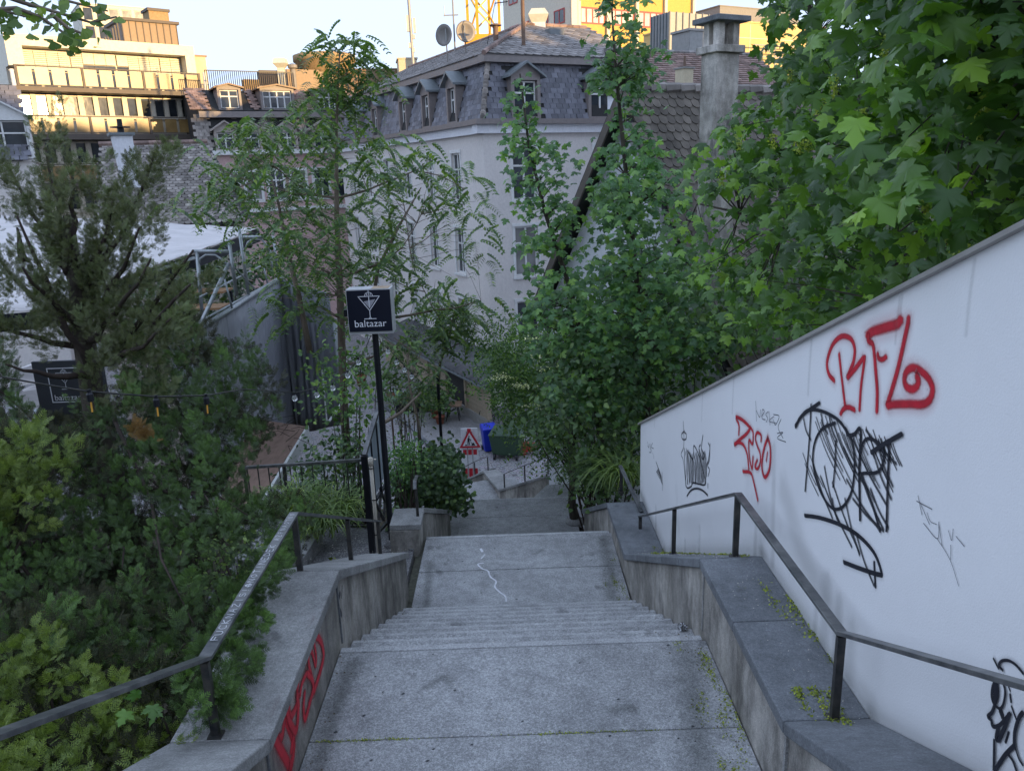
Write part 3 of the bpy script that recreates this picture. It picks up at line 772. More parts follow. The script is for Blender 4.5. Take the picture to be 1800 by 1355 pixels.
graffiti(ww, M['red'], [
    ([(180, 870), (120, 800), (95, 660), (150, 470), (230, 370), (310, 345), (390, 390), (425, 500), (415, 630), (380, 730), (340, 830)], .020),
    ([(345, 835), (440, 720), (530, 600)], .021), ([(545, 590), (530, 720), (500, 950), (482, 1220)], .017),
    ([(240, 560), (262, 760), (290, 1000), (312, 1180)], .017), ([(258, 1270), (290, 1215), (350, 1190), (425, 1220)], .019),
    ([(975, 150), (930, 200), (800, 240), (640, 290), (580, 340)], .034), ([(590, 330), (590, 400), (640, 440), (660, 560), (680, 800), (695, 1010), (690, 1235)], .021),
    ([(700, 560), (715, 610), (760, 620), (800, 590)], .018),
    ([(1068, 130), (1060, 200), (1010, 430), (950, 700), (880, 950), (815, 1160)], .023),
    ([(820, 1170), (900, 1155), (1080, 1150), (1230, 1155), (1320, 1100), (1355, 980), (1320, 870), (1230, 770), (1130, 720), (1050, 760), (1020, 850), (1040, 940), (1110, 975), (1175, 930), (1185, 860), (1165, 820)], .026),
], z3, NW, label='large red sprayed letters RFL ending in a spiral')
z1 = zoomer(1120, 680, 6.0)
graffiti(ww, M['red'], [
    ([(1075, 500), (1075, 400), (1045, 320), (1100, 340), (1160, 390), (1190, 440), (1150, 500), (1090, 550), (1030, 610)], .020),
    ([(1030, 600), (1080, 585), (1130, 620), (1165, 720), (1180, 860)], .018), ([(1195, 420), (1225, 480), (1220, 600), (1185, 560), (1180, 640), (1190, 760), (1215, 860), (1225, 740)], .016),
    ([(1310, 570), (1310, 510), (1270, 480), (1250, 540), (1270, 620), (1300, 700), (1300, 800), (1275, 860), (1245, 840), (1270, 770)], .015),
    ([(1380, 540), (1350, 620), (1325, 740), (1320, 860), (1350, 950), (1395, 880), (1410, 740), (1405, 620), (1380, 530)], .019), ([(1378, 690), (1365, 780)], .010),
    ([(1120, 890), (1200, 905), (1230, 990), (1275, 1190)], .017),
], z1, NW, label='red sprayed tag with a tail under it')
z2 = zoomer(1380, 680, 3.565)
rs = random.Random(4); hatch = []
for i in range(34):       # the soft scribble filling the shield shape
    t = i/33.; x0 = 120+t*560+rs.uniform(-10, 10); lo = 170 if x0 < 330 else (250 if x0 > 480 else 280)
    xa = x0; ya = lo+rs.uniform(0, 60)+max(0, (x0-520))*.6; ln = rs.uniform(120, 420)
    if x0 > 540: ln = min(ln, 150)
    if x0 < 180: ya = 400+rs.uniform(0, 100); ln = 200
    yb = min(ya+ln, 900-abs(x0-520)*.2)
    hatch.append(([(xa, ya), (xa+(yb-ya)*.18, ya+(yb-ya)*.5), (xa+(yb-ya)*.42, yb)], .007))
for (a, b) in (((225, 560), (420, 1000)), ((300, 600), (470, 1040)), ((370, 380), (520, 640)), ((510, 270), (700, 480)), ((480, 560), (620, 890)), ((540, 640), (650, 880)), ((250, 500), (330, 830)), ((430, 330), (640, 740)), ((390, 580), (600, 900)), ((180, 480), (300, 820)), ((450, 920), (560, 1240)), ((380, 700), (470, 1050)), ((430, 700), (620, 900)), ((280, 180), (330, 340)), ((230, 170), (270, 290)), ((120, 200), (165, 330)), ((300, 700), (340, 840)), ((590, 380), (680, 620)), ((560, 420), (670, 700))):
    hatch.append(([a, ((a[0]+b[0])/2-6, (a[1]+b[1])/2+8), b], .0125))
graffiti(ww, M['blksoft'], hatch, z2, NW, label='soft black scribble filling the big tag')
graffiti(ww, M['blk'], [
    ([(70, 250), (110, 180), (220, 100)], .012), ([(70, 240), (140, 150), (230, 150), (330, 200), (380, 260), (400, 300), (440, 295), (470, 260), (480, 300), (470, 520), (475, 830)], .011),
    ([(168, 110), (155, 340), (130, 650)], .008), ([(320, 225), (240, 260), (190, 350), (180, 480), (220, 640), (290, 750), (360, 755), (420, 660), (440, 500), (430, 360), (385, 260)], .0095),
    ([(322, 340), (318, 480), (305, 625)], .007), ([(470, 540), (480, 400), (510, 330), (560, 330), (610, 370), (625, 450), (590, 530), (500, 540), (470, 545)], .009), ([(490, 560), (560, 760), (600, 900)], .009),
    ([(548, 410), (640, 350), (738, 295)], .013), ([(660, 345), (650, 600), (642, 900)], .009), ([(125, 805), (220, 820), (340, 860), (460, 930), (560, 1040), (605, 1160), (590, 1175), (480, 1140), (370, 1098)], .013),
    ([(560, 1100), (568, 1250)], .011),
], z2, NW, label='big black tag with a long underline')
rs2 = random.Random(9); sm = []
for i in range(24):
    x = 510+i*9; y = 660+rs2.uniform(-10, 60)+(40 if 560 < x < 640 else 0); sm.append(([(x, y), (x+14, y+rs2.uniform(90, 160)), (x+rs2.uniform(0, 16), 1030-rs2.uniform(0, 30))], .006))
graffiti(ww, M['blk'], [([(488, 365), (494, 520), (490, 640), (465, 710), (490, 790), (515, 1050)], .0055), ([(500, 465), (470, 500), (480, 550), (515, 550), (520, 500), (500, 480)], .007),
    ([(500, 650), (505, 850), (520, 1050), (570, 1050), (590, 1010), (640, 1020), (720, 1025), (700, 900), (660, 740), (600, 620), (590, 760), (530, 670)], .008), ([(695, 510), (680, 640), (710, 720), (690, 760), (655, 650), (668, 610)], .007),
    ([(527, 1150), (570, 1090), (630, 1070), (690, 1090), (745, 1140)], .010), ([(750, 590), (768, 640), (755, 760), (735, 830), (735, 940)], .006), ([(770, 600), (765, 760), (745, 830), (765, 870), (750, 940)], .005), ([(748, 1020), (748, 1065)], .006)]+sm, z1, NW, label='small scribbled black crown shaped tag')
graffiti(ww, M['pen'], [([(1258, 150), (1266, 360)], .0035), ([(1266, 250), (1300, 320), (1310, 240)], .0035), ([(1320, 310), (1350, 260), (1330, 240), (1325, 330), (1360, 345)], .0035), ([(1390, 260), (1365, 290), (1385, 330), (1370, 370)], .0035),
    ([(1400, 260), (1410, 400)], .0035), ([(1450, 310), (1400, 360), (1470, 380)], .003), ([(1440, 290), (1500, 310), (1460, 400), (1440, 350)], .0035), ([(1520, 340), (1490, 430), (1540, 540)], .0035), ([(1480, 490), (1540, 480), (1480, 540), (1570, 580)], .0035)], z1, NW, label='faint grey marker tag')
graffiti(ww, M['pen'], [([(110, 580), (125, 640), (112, 620)], .005), ([(130, 600), (150, 680), (140, 600)], .005), ([(165, 590), (150, 630), (175, 650)], .005), ([(130, 690), (150, 690)], .005), ([(165, 690), (180, 760)], .004)], z1, NW, label='faint tag near the far end of the wall')
sc = [([(200+i*7, 790+i*18), (222+i*5, 860+i*18), (205+i*8, 900+i*16)], .006) for i in range(9)]
graffiti(ww, M['blk'], sc+[([(265, 900), (270, 1090)], .005)], z1, NW, label='narrow black scribble near the far end of the wall')
graffiti(ww, M['pen'], [([(838, 680), (862, 800)], .0022), ([(830, 715), (925, 765)], .0025), ([(850, 720), (910, 860)], .002), ([(895, 785), (915, 840), (955, 860)], .0018), ([(873, 853), (960, 950), (970, 845)], .0022), ([(970, 860), (990, 995)], .002), ([(1060, 890), (1050, 960), (1030, 900)], .002),
    ([(1078, 935), (1130, 998)], .0022), ([(1045, 990), (1045, 1080)], .002), ([(960, 950), (1040, 1080), (1095, 1245)], .0018)], z2, NW, label='thin straggling marker tag')
z4 = zoomer(1700, 1120, 5.77)
graffiti(ww, M['blk'], [([(280, 215), (330, 310)], .005), ([(370, 325), (335, 280), (370, 235), (440, 235), (510, 280), (580, 360)], .006), ([(310, 420), (275, 500), (265, 600), (290, 670), (320, 590), (320, 480), (310, 410)], .008), ([(295, 450), (300, 560), (292, 650)], .012),
    ([(330, 400), (380, 470), (400, 560), (380, 680), (345, 720), (300, 690)], .006), ([(292, 690), (265, 760), (225, 800), (260, 840), (275, 900), (340, 890), (400, 830), (450, 770)], .008), ([(440, 780), (400, 900), (340, 1030), (310, 1020), (330, 920)], .010),
    ([(290, 1040), (285, 1340)], .007), ([(300, 1340), (400, 1190), (495, 1095)], .009), ([(495, 1090), (500, 960), (540, 820), (580, 760)], .009), ([(430, 1180), (480, 1250), (515, 1350)], .006), ([(500, 1100), (540, 1220), (580, 1290)], .005), ([(408, 450), (440, 540)], .004), ([(440, 580), (450, 650)], .006), ([(455, 700), (500, 820)], .005), ([(425, 960), (395, 1060)], .006), ([(345, 745), (362, 790)], .014)],
    z4, NW, label='black line drawing of a profile at the edge of the photo')
gb_ = []
for a, b in (((2.0, -2.0), (3.1, -2.49)), ((3.1, -2.5), (4.72, -2.5)), ((4.72, -2.5), (7.85, -4.08)), ((7.85, -4.08), (9.4, -4.08))):
    gb_.append(([a, ((a[0]+b[0])/2, (a[1]+b[1])/2), b], .07)); gb_.append(([(a[0], a[1]+.03), ((a[0]+b[0])/2, (a[1]+b[1])/2+.02), b], .14))
rs5 = random.Random(12)
for i in range(7):
    y = rs5.uniform(2.2, 9.2); zt0 = wt(y)-.02; L_ = rs5.uniform(.08, .35); gb_.append(([(y, zt0), (y+.004, zt0-L_/2), (y, zt0-L_)], rs5.uniform(.01, .03)))
for i in range(10):
    y = rs5.uniform(3.2, 8.5); zb0 = profile(y, PR); gb_.append(([(y, zb0), (y, zb0+.1), (y+.01, zb0+rs5.uniform(.12, .4))], rs5.uniform(.04, .10)))
gb_.append(([(4.4, -1.9), (4.0, -2.15), (3.5, -2.3)], .16)); gb_.append(([(4.6, -1.7), (4.55, -2.1), (4.5, -2.45)], .06))  # grey shadow band on the wall, painted as soft smudges
graffiti(ww, M['grime_shade'], gb_, lambda a, b: np.array([WX, a, b]), NW, name='grime_shade', label='grey rain streaks, splash dirt and a painted shadow band on the plaster')
# left parapet: red letters on the stair side
zl = lambda x, y: atX(460+x/4.93, 1080+y/4.93, -1.2205)
graffiti(par_l, M['red'], [([(450, 60), (425, 160), (410, 260), (400, 400), (430, 560), (450, 660)], 0.0297), ([(430, 160), (500, 220), (530, 330), (520, 420), (480, 560), (450, 650)], 0.0351), ([(375, 270), (430, 330), (460, 440), (465, 350), (440, 200)], 0.0243),
    ([(375, 400), (330, 440), (310, 560), (300, 680)], 0.0351), ([(390, 510), (430, 560), (440, 640), (410, 760), (370, 900), (355, 800), (365, 680)], 0.0324), ([(380, 510), (340, 600), (325, 700)], 0.0270),
    ([(290, 570), (250, 680), (225, 780), (240, 880), (290, 800), (310, 700)], 0.0351), ([(300, 700), (310, 820), (290, 1000), (240, 940), (215, 850), (190, 780)], 0.0378), ([(190, 780), (130, 860), (95, 960), (100, 1070), (170, 1060), (190, 950), (210, 840)], 0.0378),
    ([(120, 1080), (170, 1180), (230, 1290)], 0.0486), ([(215, 920), (270, 1070), (270, 1200), (250, 1320)], 0.0486), ([(285, 1010), (255, 1180)], 0.0405)], zl, (1, 0, 0), label='smeared red spray letters along the inner face')
graffiti(par_l, M['blk'], [([(597, 1043), (594, 1062), (600, 1080)], .02), ([(601, 1030), (600, 1050)], .008)], lambda x, y: atX(x, y, -1.2205), (1, 0, 0), label='black diamond shaped blot')
rs6 = random.Random(21); dots = []
for i in range(60):
    x = rs6.uniform(-1.1, 1.1); y = rs6.choice([rs6.uniform(3.15, 4.6), rs6.uniform(3.15, 4.6), rs6.uniform(7.3, 9.1)]); dots.append(((x, y), rs6.uniform(.004, .013)))
for zz, f in ((Z1, lambda y: y < 5), (Z2, lambda y: y > 7)):
    graffiti(stair, M['blksoft'], [([(x, y), (x+w*.6, y+w*.5)], w) for (x, y), w in dots if f(y)], lambda a, b, zz=zz: np.array([a, b, zz]), (0, 0, 1), name='gum_spots', label='small dark gum spots')
st_ = [([(.52, 3.93), (.58, 3.95), (.64, 3.94)], .07), ([(-.3, 3.4), (-.1, 3.45), (.1, 3.4)], .10), ([(.9, 3.3), (1.0, 3.9), (1.08, 4.5)], .16), ([(-1.1, 3.3), (-1.12, 3.9), (-1.1, 4.5)], .09), ([(-.6, 4.2), (-.5, 4.3), (-.45, 4.25)], .05)]  # a few blots, plus soft dark bands along the slab sides
graffiti(stair, M['stain'], st_, lambda a, b: np.array([a, b, Z1]), (0, 0, 1), name='stain', label='dark stains and soft dark bands on the slab')
graffiti(stair, M['stain'], [([(.98, 7.4), (1.05, 8.2), (1.08, 9.0)], .14), ([(-1.0, 7.5), (-1.05, 8.5)], .08), ([(.2, 8.6), (.3, 8.7)], .06)], lambda a, b: np.array([a, b, Z2]), (0, 0, 1), name='stain', label='dark stains and soft dark bands on the slab')
# white spill down landing 2
graffiti(stair, M['whitepen'], [([(850, 990), (840, 992), (848, 1000), (858, 1004), (862, 1014), (872, 1022), (870, 1032), (880, 1042), (888, 1048), (890, 1057)], .013), ([(845, 965), (848, 970)], .02), ([(852, 975), (846, 982)], .012)], lambda x, y: atZ(x, y, Z2), (0, 0, 1), name='paint_drip', label='thin white paint drip')

# ================================================================== HANDRAILS
def handrail(name, label, pts, posts, parent=None, w=.05, group=None, foot=None, tw=None):
    """pts: rail top points; posts: list of (top point, base z)"""
    b = min(posts, key=lambda p: p[1]); t = thing(name, (posts[0][0][0], posts[0][0][1], posts[0][1]), label, 'handrail', group)
    for a, c in zip(pts[:-1], pts[1:]):
        MB().bar(a, c, tw or w, .018).build('rail', M['railtop'], t, bevel=.003)
    for (p, z) in posts:
        if z > -5: boxo('base_plate', M['rail'], p[0]-.034, p[0]+.034, p[1]-.03, p[1]+.03, z+.0, z+.028, t, bevel=.002)
        boxo('post', M['rail'], p[0]-w*.36, p[0]+w*.36, p[1]-.008-w*.12, p[1]+.008+w*.12, z-.03, p[2]-.006, t)
    return t
hr = handrail('stair_handrail', 'dark steel handrail on the right parapet in front of the white wall', [(1.45, -1.0, -.02), (1.45, 3.12, -2.06), (1.45, 4.75, -2.075), (1.45, 8.49, -3.955)],
    [((1.45, 1.2, -1.12), -1.57), ((1.45, 3.12, -2.07), -2.53), ((1.45, 4.75, -2.08), -2.55), ((1.45, 6.64, -3.03), -3.51), ((1.45, 8.47, -3.95), -4.13)], tw=.052)
hl = handrail('stair_handrail', 'dark handrail with white marker writing on the left parapet', [(-1.45, -1.0, -.03), (-1.45, 3.16, -2.10), (-1.45, 4.74, -2.10), (-1.45, 7.62, -3.50)],
    [((-1.45, 1.2, -1.12), -1.57), ((-1.45, 3.15, -2.11), -2.53), ((-1.45, 4.73, -2.11), -2.55), ((-1.45, 6.2, -2.82), -3.25), ((-1.45, 7.55, -3.47), -3.88)], tw=.062)
handrail('stair_handrail', 'lower dark handrail end sloping beside the far end of the white wall', [atY(1090, 818, 9.6), atY(1128, 900, 8.9)], [(atY(1092, 822, 9.6), -4.13)], w=.05)
handrail('stair_handrail', 'bent end of a dark handrail on the short wall stub', [atY(729, 860, 8.98), atY(729, 845, 9.05), atY(733, 836, 9.35), atY(738, 836, 9.6)], [(atY(731, 858, 8.98), -4.1)], w=.045)
handrail('stair_handrail', 'thin dark railing on the right half of the far parapet', [atY(886, 833, 20.0), atY(922, 818, 19.2), atY(963, 803, 18.3), atY(1002, 794, 17.5)],
    [(atY(886, 833, 20.0), Q2[2]-.05), (atY(922, 818, 19.2), atY(922, 845, 19.2)[2]-.05), (atY(963, 803, 18.3), atY(963, 832, 18.3)[2]-.05)], w=.05)
handrail('stair_handrail', 'thin dark railing on the left half of the far parapet', [atY(856, 802, 22.0), atY(833, 812, 22.7), atY(806, 826, 23.5)],
    [(atY(857, 803, 22.0), Q3[2]-.05), (atY(834, 813, 22.7), atY(834, 837, 22.7)[2]-.08), (atY(813, 823, 23.3), Q4[2]-.05)], w=.05)
# white marker letters on the left rail
GL = {'F': [[(0, 0), (0, 1)], [(0, 1), (.6, .9)], [(0, .55), (.5, .5)]], 'U': [[(0, 1), (.05, .2), (.4, 0), (.6, .3), (.6, 1)]], 'C': [[(.6, .9), (.2, 1), (0, .5), (.2, 0), (.6, .1)]], 'K': [[(0, 0), (0, 1)], [(.6, 1), (.05, .5), (.6, 0)]],
      'N': [[(0, 0), (0, 1), (.6, 0), (.6, 1)]], 'A': [[(0, 0), (.3, 1), (.6, 0)], [(.1, .4), (.5, .4)]], 'Z': [[(0, 1), (.6, 1), (0, 0), (.6, 0)]], 'I': [[(.3, 0), (.3, 1)]], 'S': [[(.6, .9), (.1, .9), (.1, .55), (.55, .45), (.5, .05), (0, .1)]],
      'O': [[(.3, 0), (0, .5), (.3, 1), (.6, .5), (.3, 0)]], 'T': [[(.3, 0), (.3, 1)], [(0, 1), (.6, 1)]], '!': [[(.3, .3), (.3, 1)], [(.3, 0), (.3, .08)]], 'D': [[(0, 0), (0, 1), (.5, .8), (.55, .3), (0, 0)]], 'E': [[(.6, 1), (0, 1), (0, 0), (.6, 0)], [(0, .5), (.4, .5)]],
      '@': [[(.3, 0), (0, .5), (.3, 1), (.6, .5), (.3, 0)], [(.1, .05), (.3, .95), (.5, .05)], [(-.1, .4), (.7, .4)]], ' ': []}
st = []
yy = 3.28
for ch in 'FUCKNAZIS!@NOT!NEDEK':
    for pl_ in GL[ch]: st.append(([(yy+u*.05, -1.45-(v-.5)*.034) for u, v in pl_], .0022))
    yy += .050
for ch in 'AZFNAOTNO':
    yy += .045
    for pl_ in GL[ch]: st.append(([(yy+u*.035, -1.45-(v-.5)*.03) for u, v in pl_], .0018))
graffiti(hl, M['whitepen'], st, lambda a, b: np.array([b, a, -2.0905]), (0, 0, 1), name='marker_writing', label='white hand lettering on the flat rail', kk=3)['kind'] = 'stuff'
# ================================================================== BUILDINGS
def rough_stucco(name, c1, c2):
    m, nt, out = newmat(name)
    c = ramp(nt, noise(nt, .35, 5, pos(nt)), [(.3, c1), (.7, c2)])
    k = ramp(nt, noise(nt, 11, 6, pos(nt, (1, 1, .8)), .75), [(.35, g(.90)), (.65, g(1.05))]); c = mixc(nt, 1, c, k, 'MULTIPLY')
    princ(nt, out, c, .9, bump(nt, noise(nt, 9, 6, pos(nt), .75), .6, .03), 0, .2); return m
M['stucco'] = rough_stucco('grey_stucco', (.64, .60, .57), (.72, .67, .63))
M['stucco_white'] = rough_stucco('white_render', (.68, .68, .72), (.78, .78, .80))
M['stucco_pink'] = rough_stucco('pink_render', (.50, .34, .32), (.58, .40, .38))
M['stucco_cream'] = rough_stucco('cream_render', (.55, .47, .33), (.65, .56, .40))
M['stucco_yellow'] = rough_stucco('yellow_render', (.62, .46, .20), (.70, .54, .26))
M['stucco_beige'] = rough_stucco('beige_render', (.34, .29, .26), (.42, .37, .33))
M['slate'] = rough_mat('slate', (.10, .10, .12), (.17, .17, .195), 2.2, .6, .3, .01, 25, objvar=.35, spec=.5)
M['rooftile'] = rough_mat('weathered_tile', (.17, .15, .14), (.27, .25, .24), 3, .8, .4, .01, 25, objvar=.35)
M['rooftile_brown'] = rough_mat('brown_tile', (.18, .12, .10), (.29, .20, .17), 3, .8, .4, .01, 25, objvar=.35)
M['rooftile_grey'] = rough_mat('lichen_tile', (.16, .14, .125), (.29, .26, .235), 3, .85, .4, .01, 25, objvar=.4)
M['browntrim'] = plain('brown_metal_trim', (.22, .19, .18), .5)
M['dormergrey'] = plain('dormer_lead', (.17, .19, .20), .45)
M['underlay'] = plain('roof_underlay', (.03, .03, .03), .9)
M['winframe'] = plain('window_paint', (.68, .68, .66), .5)
M['goldpanel'] = rough_mat('balcony_panel', (.15, .09, .03), (.34, .22, .08), .9, .35, .25, .01, 3, spec=.6)
M['creamframe'] = plain('cream_frame', (.62, .57, .46), .5)
M['darkslab'] = plain('dark_slab_edge', (.10, .08, .065), .6)
M['brownclad'] = plain('brown_cladding', (.22, .14, .08), .5)
M['oldtile'] = rough_mat('old_mossy_tile', (.085, .072, .058), (.17, .145, .12), 3, .85, .4, .01, 25, objvar=.3)
M['brick'] = rough_mat('chimney_brick', (.30, .20, .10), (.42, .30, .16), 8, .9, .4, .02, 12)
M['blinds'] = plain('pale_blind', (.62, .60, .50), .5)
M['zinc'] = plain('zinc_cladding', (.30, .30, .29), .45, .1)
M['yellowpanel'] = plain('yellow_panel', (.62, .36, .07), .6)
M['redframe'] = plain('red_window_frame', (.42, .04, .035), .5)
M['craneyel'] = plain('crane_yellow', (.70, .38, .02), .45)
M['concrete_far'] = plain('far_concrete', (.28, .27, .25), .8)
M['rust'] = plain('rusty_pipe', (.16, .10, .07), .7)
M['dish'] = plain('dish_metal', (.24, .22, .20), .45)

# ---------- main mansard house ----------
C0 = atY(848, 213, 36.5)
FRR = Fr(C0, 62.7)                    # right facade, a grows to the right
FLL = Fr(C0, 152.7)                   # left facade, a negative going away
ZC = 2.18
mh = thing('apartment_house', (C0[0], C0[1], -11), 'pale stuccoed corner house with dark slate mansard roof', 'building')
LR = 9.1; LL = 22.5
wh, sl = 2.32, -1.27
rh = []; lh = []
for k in range(4):
    zs = -1.27-3.51*k
    for a in (2.05, 6.5): rh.append((a-.62, a+.62, zs, zs+wh-.0))
    for a in (3.1, 6.4, 9.75, 13.2, 16.6, 20.0): lh.append((-a-.5, -a+.5, zs, zs+wh-.1))
FRR.holes(0, LR, -11.3, ZC-.5, rh, .25).build('wall', M['stucco'], mh)
FLL.holes(-LL, 0, -11.3, ZC-.5, lh, .25).build('wall', M['stucco'], mh)
q = MB(); q.prism([FRR.pt(.3, -11.3, -.3), FRR.pt(LR, -11.3, -.3), FRR.pt(LR, -11.3, -12), FRR.pt(LR-8, -11.3, -LL), FRR.pt(.3, -11.3, -LL)], (0, 0, ZC+11)); q.build('core', M['underlay'], mh)
q = MB(); FRR.box(q, LR-.02, LR, -11.3, ZC-.5, -12, 0); q.build('wall', M['stucco'], mh)
for h in rh: window(mh, FRR, *h, M['winframe'], M['glass'], 2, (.66,), .09, -.1, .12, True)
for h in lh: window(mh, FLL, *h, M['winframe'], M['glass'], 2, (.66,), .08, -.1, .12, True)
q = MB(); FRR.box(q, -.38, LR, ZC-.5, ZC-.12, -.3, .22); FLL.box(q, -LL, -.0, ZC-.5, ZC-.12, -.3, .22); q.build('cornice', M['creamframe'] if 0 else M['stucco_white'], mh)
q = MB(); FRR.box(q, -.5, LR+.1, ZC-.12, ZC+.1, -.3, .42); FLL.box(q, -LL, .3, ZC-.118, ZC+.098, -.3, .42); q.build('gutter', M['browntrim'], mh)
MH = 2.55; MI = .75                   # mansard height and set-back
q = MB(); zt = ZC+.1+MH
q.add([FRR.pt(0, ZC+.08, -.02), FRR.pt(LR, ZC+.08, -.02), FRR.pt(LR, zt, -MI), FRR.pt(MI, zt, -MI)], [(0, 1, 2, 3)])
q.add([FLL.pt(0, ZC+.08, -.02), FLL.pt(-LL, ZC+.08, -.02), FLL.pt(-LL, zt, -MI), FLL.pt(-MI, zt, -MI)], [(3, 2, 1, 0)])
q.add([FRR.pt(LR, ZC+.08, -.02), FRR.pt(LR, ZC+.08, -11), FRR.pt(LR, zt, -11), FRR.pt(LR, zt, -MI)], [(0, 1, 2, 3)])
q.build('roof_deck', M['underlay'], mh)
# dormers
def dormer(fr, a, w, z0, z1, front=.0, roofh=.55, depth=1.6, rmat=None, cheek=None, win=True, wcols=2, ov=.22):
    d = []
    mb = MB(); hw = w/2
    for sgn in (-1, 1):
        e0 = a+sgn*hw; e1 = a+sgn*(hw-.16); fr.box(mb, min(e0, e1), max(e0, e1), z0, z1, -depth, front)
    fr.box(mb, a-hw+.16, a+hw-.16, z1-.28, z1, -depth, front-.003); fr.box(mb, a-hw+.16, a+hw-.16, z0, z0+.1, -depth, front-.003)
    n = len(mb.V); P = [fr.pt(a-hw, z1, front), fr.pt(a+hw, z1, front), fr.pt(a, z1+roofh, front)]; mb.prism(P, (-fr.n[0]*depth, -fr.n[1]*depth, 0))
    dm = mb.build('dormer', cheek or M['browntrim'], mh_cur)
    rf = MB()
    for sgn in (-1, 1):
        pts = [fr.pt(a, z1+roofh+.10, front+ov), fr.pt(a+sgn*(hw+ov), z1-.10, front+ov), fr.pt(a+sgn*(hw+ov), z1-.2, front+ov), fr.pt(a, z1+roofh, front+ov)]
        rf.prism(pts, (-fr.n[0]*(depth+ov), -fr.n[1]*(depth+ov), 0))
    rf.build('dormer_roof', rmat or M['dormergrey'], dm)
    if win:
        mb = MB(); t = .07; o = front-.18; a0, a1, b0, b1 = a-hw+.18, a+hw-.18, z0+.12, z1-.3
        fr.box(mb, a0, a1, b0, b0+t, o-.06, o); fr.box(mb, a0, a1, b1-t, b1, o-.06, o); fr.box(mb, a0, a0+t, b0+t, b1-t, o-.06, o); fr.box(mb, a1-t, a1, b0+t, b1-t, o-.06, o)
        for i in range(1, wcols): x = a0+(a1-a0)*i/wcols; fr.box(mb, x-.045, x+.045, b0+t, b1-t, o-.05, o+.01)
        z = b0+(b1-b0)*.66; fr.box(mb, a0+t, a1-t, z-.04, z+.04, o-.04, o+.014); mb.build('window', M['winframe'], dm)
        mb = MB(); fr.box(mb, a0+.03, a1-.03, b0+.03, b1-.03, o-.045, o-.03); mb.build('pane', M['glass'], dm)
    return dm
mh_cur = mh
rd = [FRR.uv(925, 174)[0], FRR.uv(1058, 174)[0]]
for a in rd: dormer(FRR, a, 1.5, ZC+.12, ZC+2.05, .0, .42, 1.7)
ld = [FLL.uv(x, 185)[0] for x in (793, 747, 706, 656, 623)]
for a in ld: dormer(FLL, a, 1.15, ZC+.12, ZC+2.0, .0, .38, 1.7)
A = np.array([FRR.d[0], FRR.d[1], 0]); n_ = math.hypot(MH, MI-.02)
B = np.array([-FRR.n[0]*(MI-.02)/n_, -FRR.n[1]*(MI-.02)/n_, MH/n_]); O = np.array(FRR.pt(0, ZC+.1, .0))
def keepR(a, b): return a-.15 > b*MI/n_ and a < LR and b < n_-.02 and not any(abs(a-x) < .85 for x in rd if b < 2.3)
tile_plane(mh, 'slate', M['slate'], O, A, B, LR, n_, .34, .24, keepR, 300, 'rect', .012, .008)
A2 = np.array([FLL.d[0], FLL.d[1], 0])*-1; B2 = np.array([-FLL.n[0]*(MI-.02)/n_, -FLL.n[1]*(MI-.02)/n_, MH/n_]); O2 = np.array(FLL.pt(0, ZC+.1, .0))
def keepL(a, b): return a-.15 > b*MI/n_ and a < LL and b < n_-.02 and not any(abs(a+x) < .7 for x in ld if b < 2.2)
tile_plane(mh, 'slate', M['slate'], O2, A2, B2, LL, n_, .34, .24, keepL, 0, 'rect', .012, .008)
# hip strip of small slates on the corner
q = MB()
for k in range(16):
    t = k/16.; c = np.array(FRR.pt(MI*t, ZC+.1+MH*t, -MI*t)); s_ = .07+.02*(k % 2)
    q.prism([c+FRR.n*.05+A*s_*1.6, c-A*.0+(FRR.n+FLL.n)*.07, c+FLL.n*.05-np.array([FLL.d[0], FLL.d[1], 0])*s_*1.6, c+np.array([0, 0, .12])], (0, 0, .17))
q.build('hip_slates', M['rooftile_grey'], mh)
# upper roof: eave band, then hipped slopes
q = MB(); FRR.box(q, MI-.35, LR, zt-.1, zt+.22, -MI-.3, -MI+.32); FLL.box(q, -LL, -MI+.0, zt-.098, zt+.218, -MI-.3, -MI+.32); q.build('eave_band', M['browntrim'], mh)
RZ = zt+2.35; RD = 5.2
e = MI-.35
q = MB()
q.add([FRR.pt(e, zt+.2, -e), FRR.pt(LR, zt+.2, -e), FRR.pt(LR, RZ, -RD), FRR.pt(RD, RZ, -RD)], [(0, 1, 2, 3)])
q.add([FRR.pt(e, zt+.2, -e), FRR.pt(RD, RZ, -RD), FRR.pt(RD, RZ, -LL), FRR.pt(e, zt+.2, -LL)], [(0, 1, 2, 3)])
q.add([FRR.pt(RD, RZ, -RD), FRR.pt(LR, RZ, -RD), FRR.pt(LR, zt, -10), FRR.pt(10, zt, -10), FRR.pt(10, zt, -LL), FRR.pt(RD, RZ, -LL)], [(0, 1, 2, 3), (0, 3, 4, 5)])
q.build('roof_deck', M['underlay'], mh)
L2 = math.hypot(RD-e, RZ-zt-.2)
Bu = np.array([-FRR.n[0]*(RD-e)/L2, -FRR.n[1]*(RD-e)/L2, (RZ-zt-.2)/L2])
tile_plane(mh, 'roof_tile', M['rooftile'], FRR.pt(0, zt+.22, -e), A, Bu, LR, L2, .46, .30, lambda a, b: e+b*(RD-e)/L2 < a < LR and b < L2, 0, 'diam', .018, .01)
Bl = np.array([-FLL.n[0]*(RD-e)/L2, -FLL.n[1]*(RD-e)/L2, (RZ-zt-.2)/L2])
tile_plane(mh, 'roof_tile', M['rooftile'], FLL.pt(0, zt+.22, -e), A2, Bl, LL, L2, .46, .30, lambda a, b: e+b*(RD-e)/L2 < a < LL and b < L2, 0, 'diam', .018, .01)
q = MB()
pk = np.array(FRR.pt(RD, RZ, -RD)); ek = np.array(FRR.pt(e, zt+.2, -e))
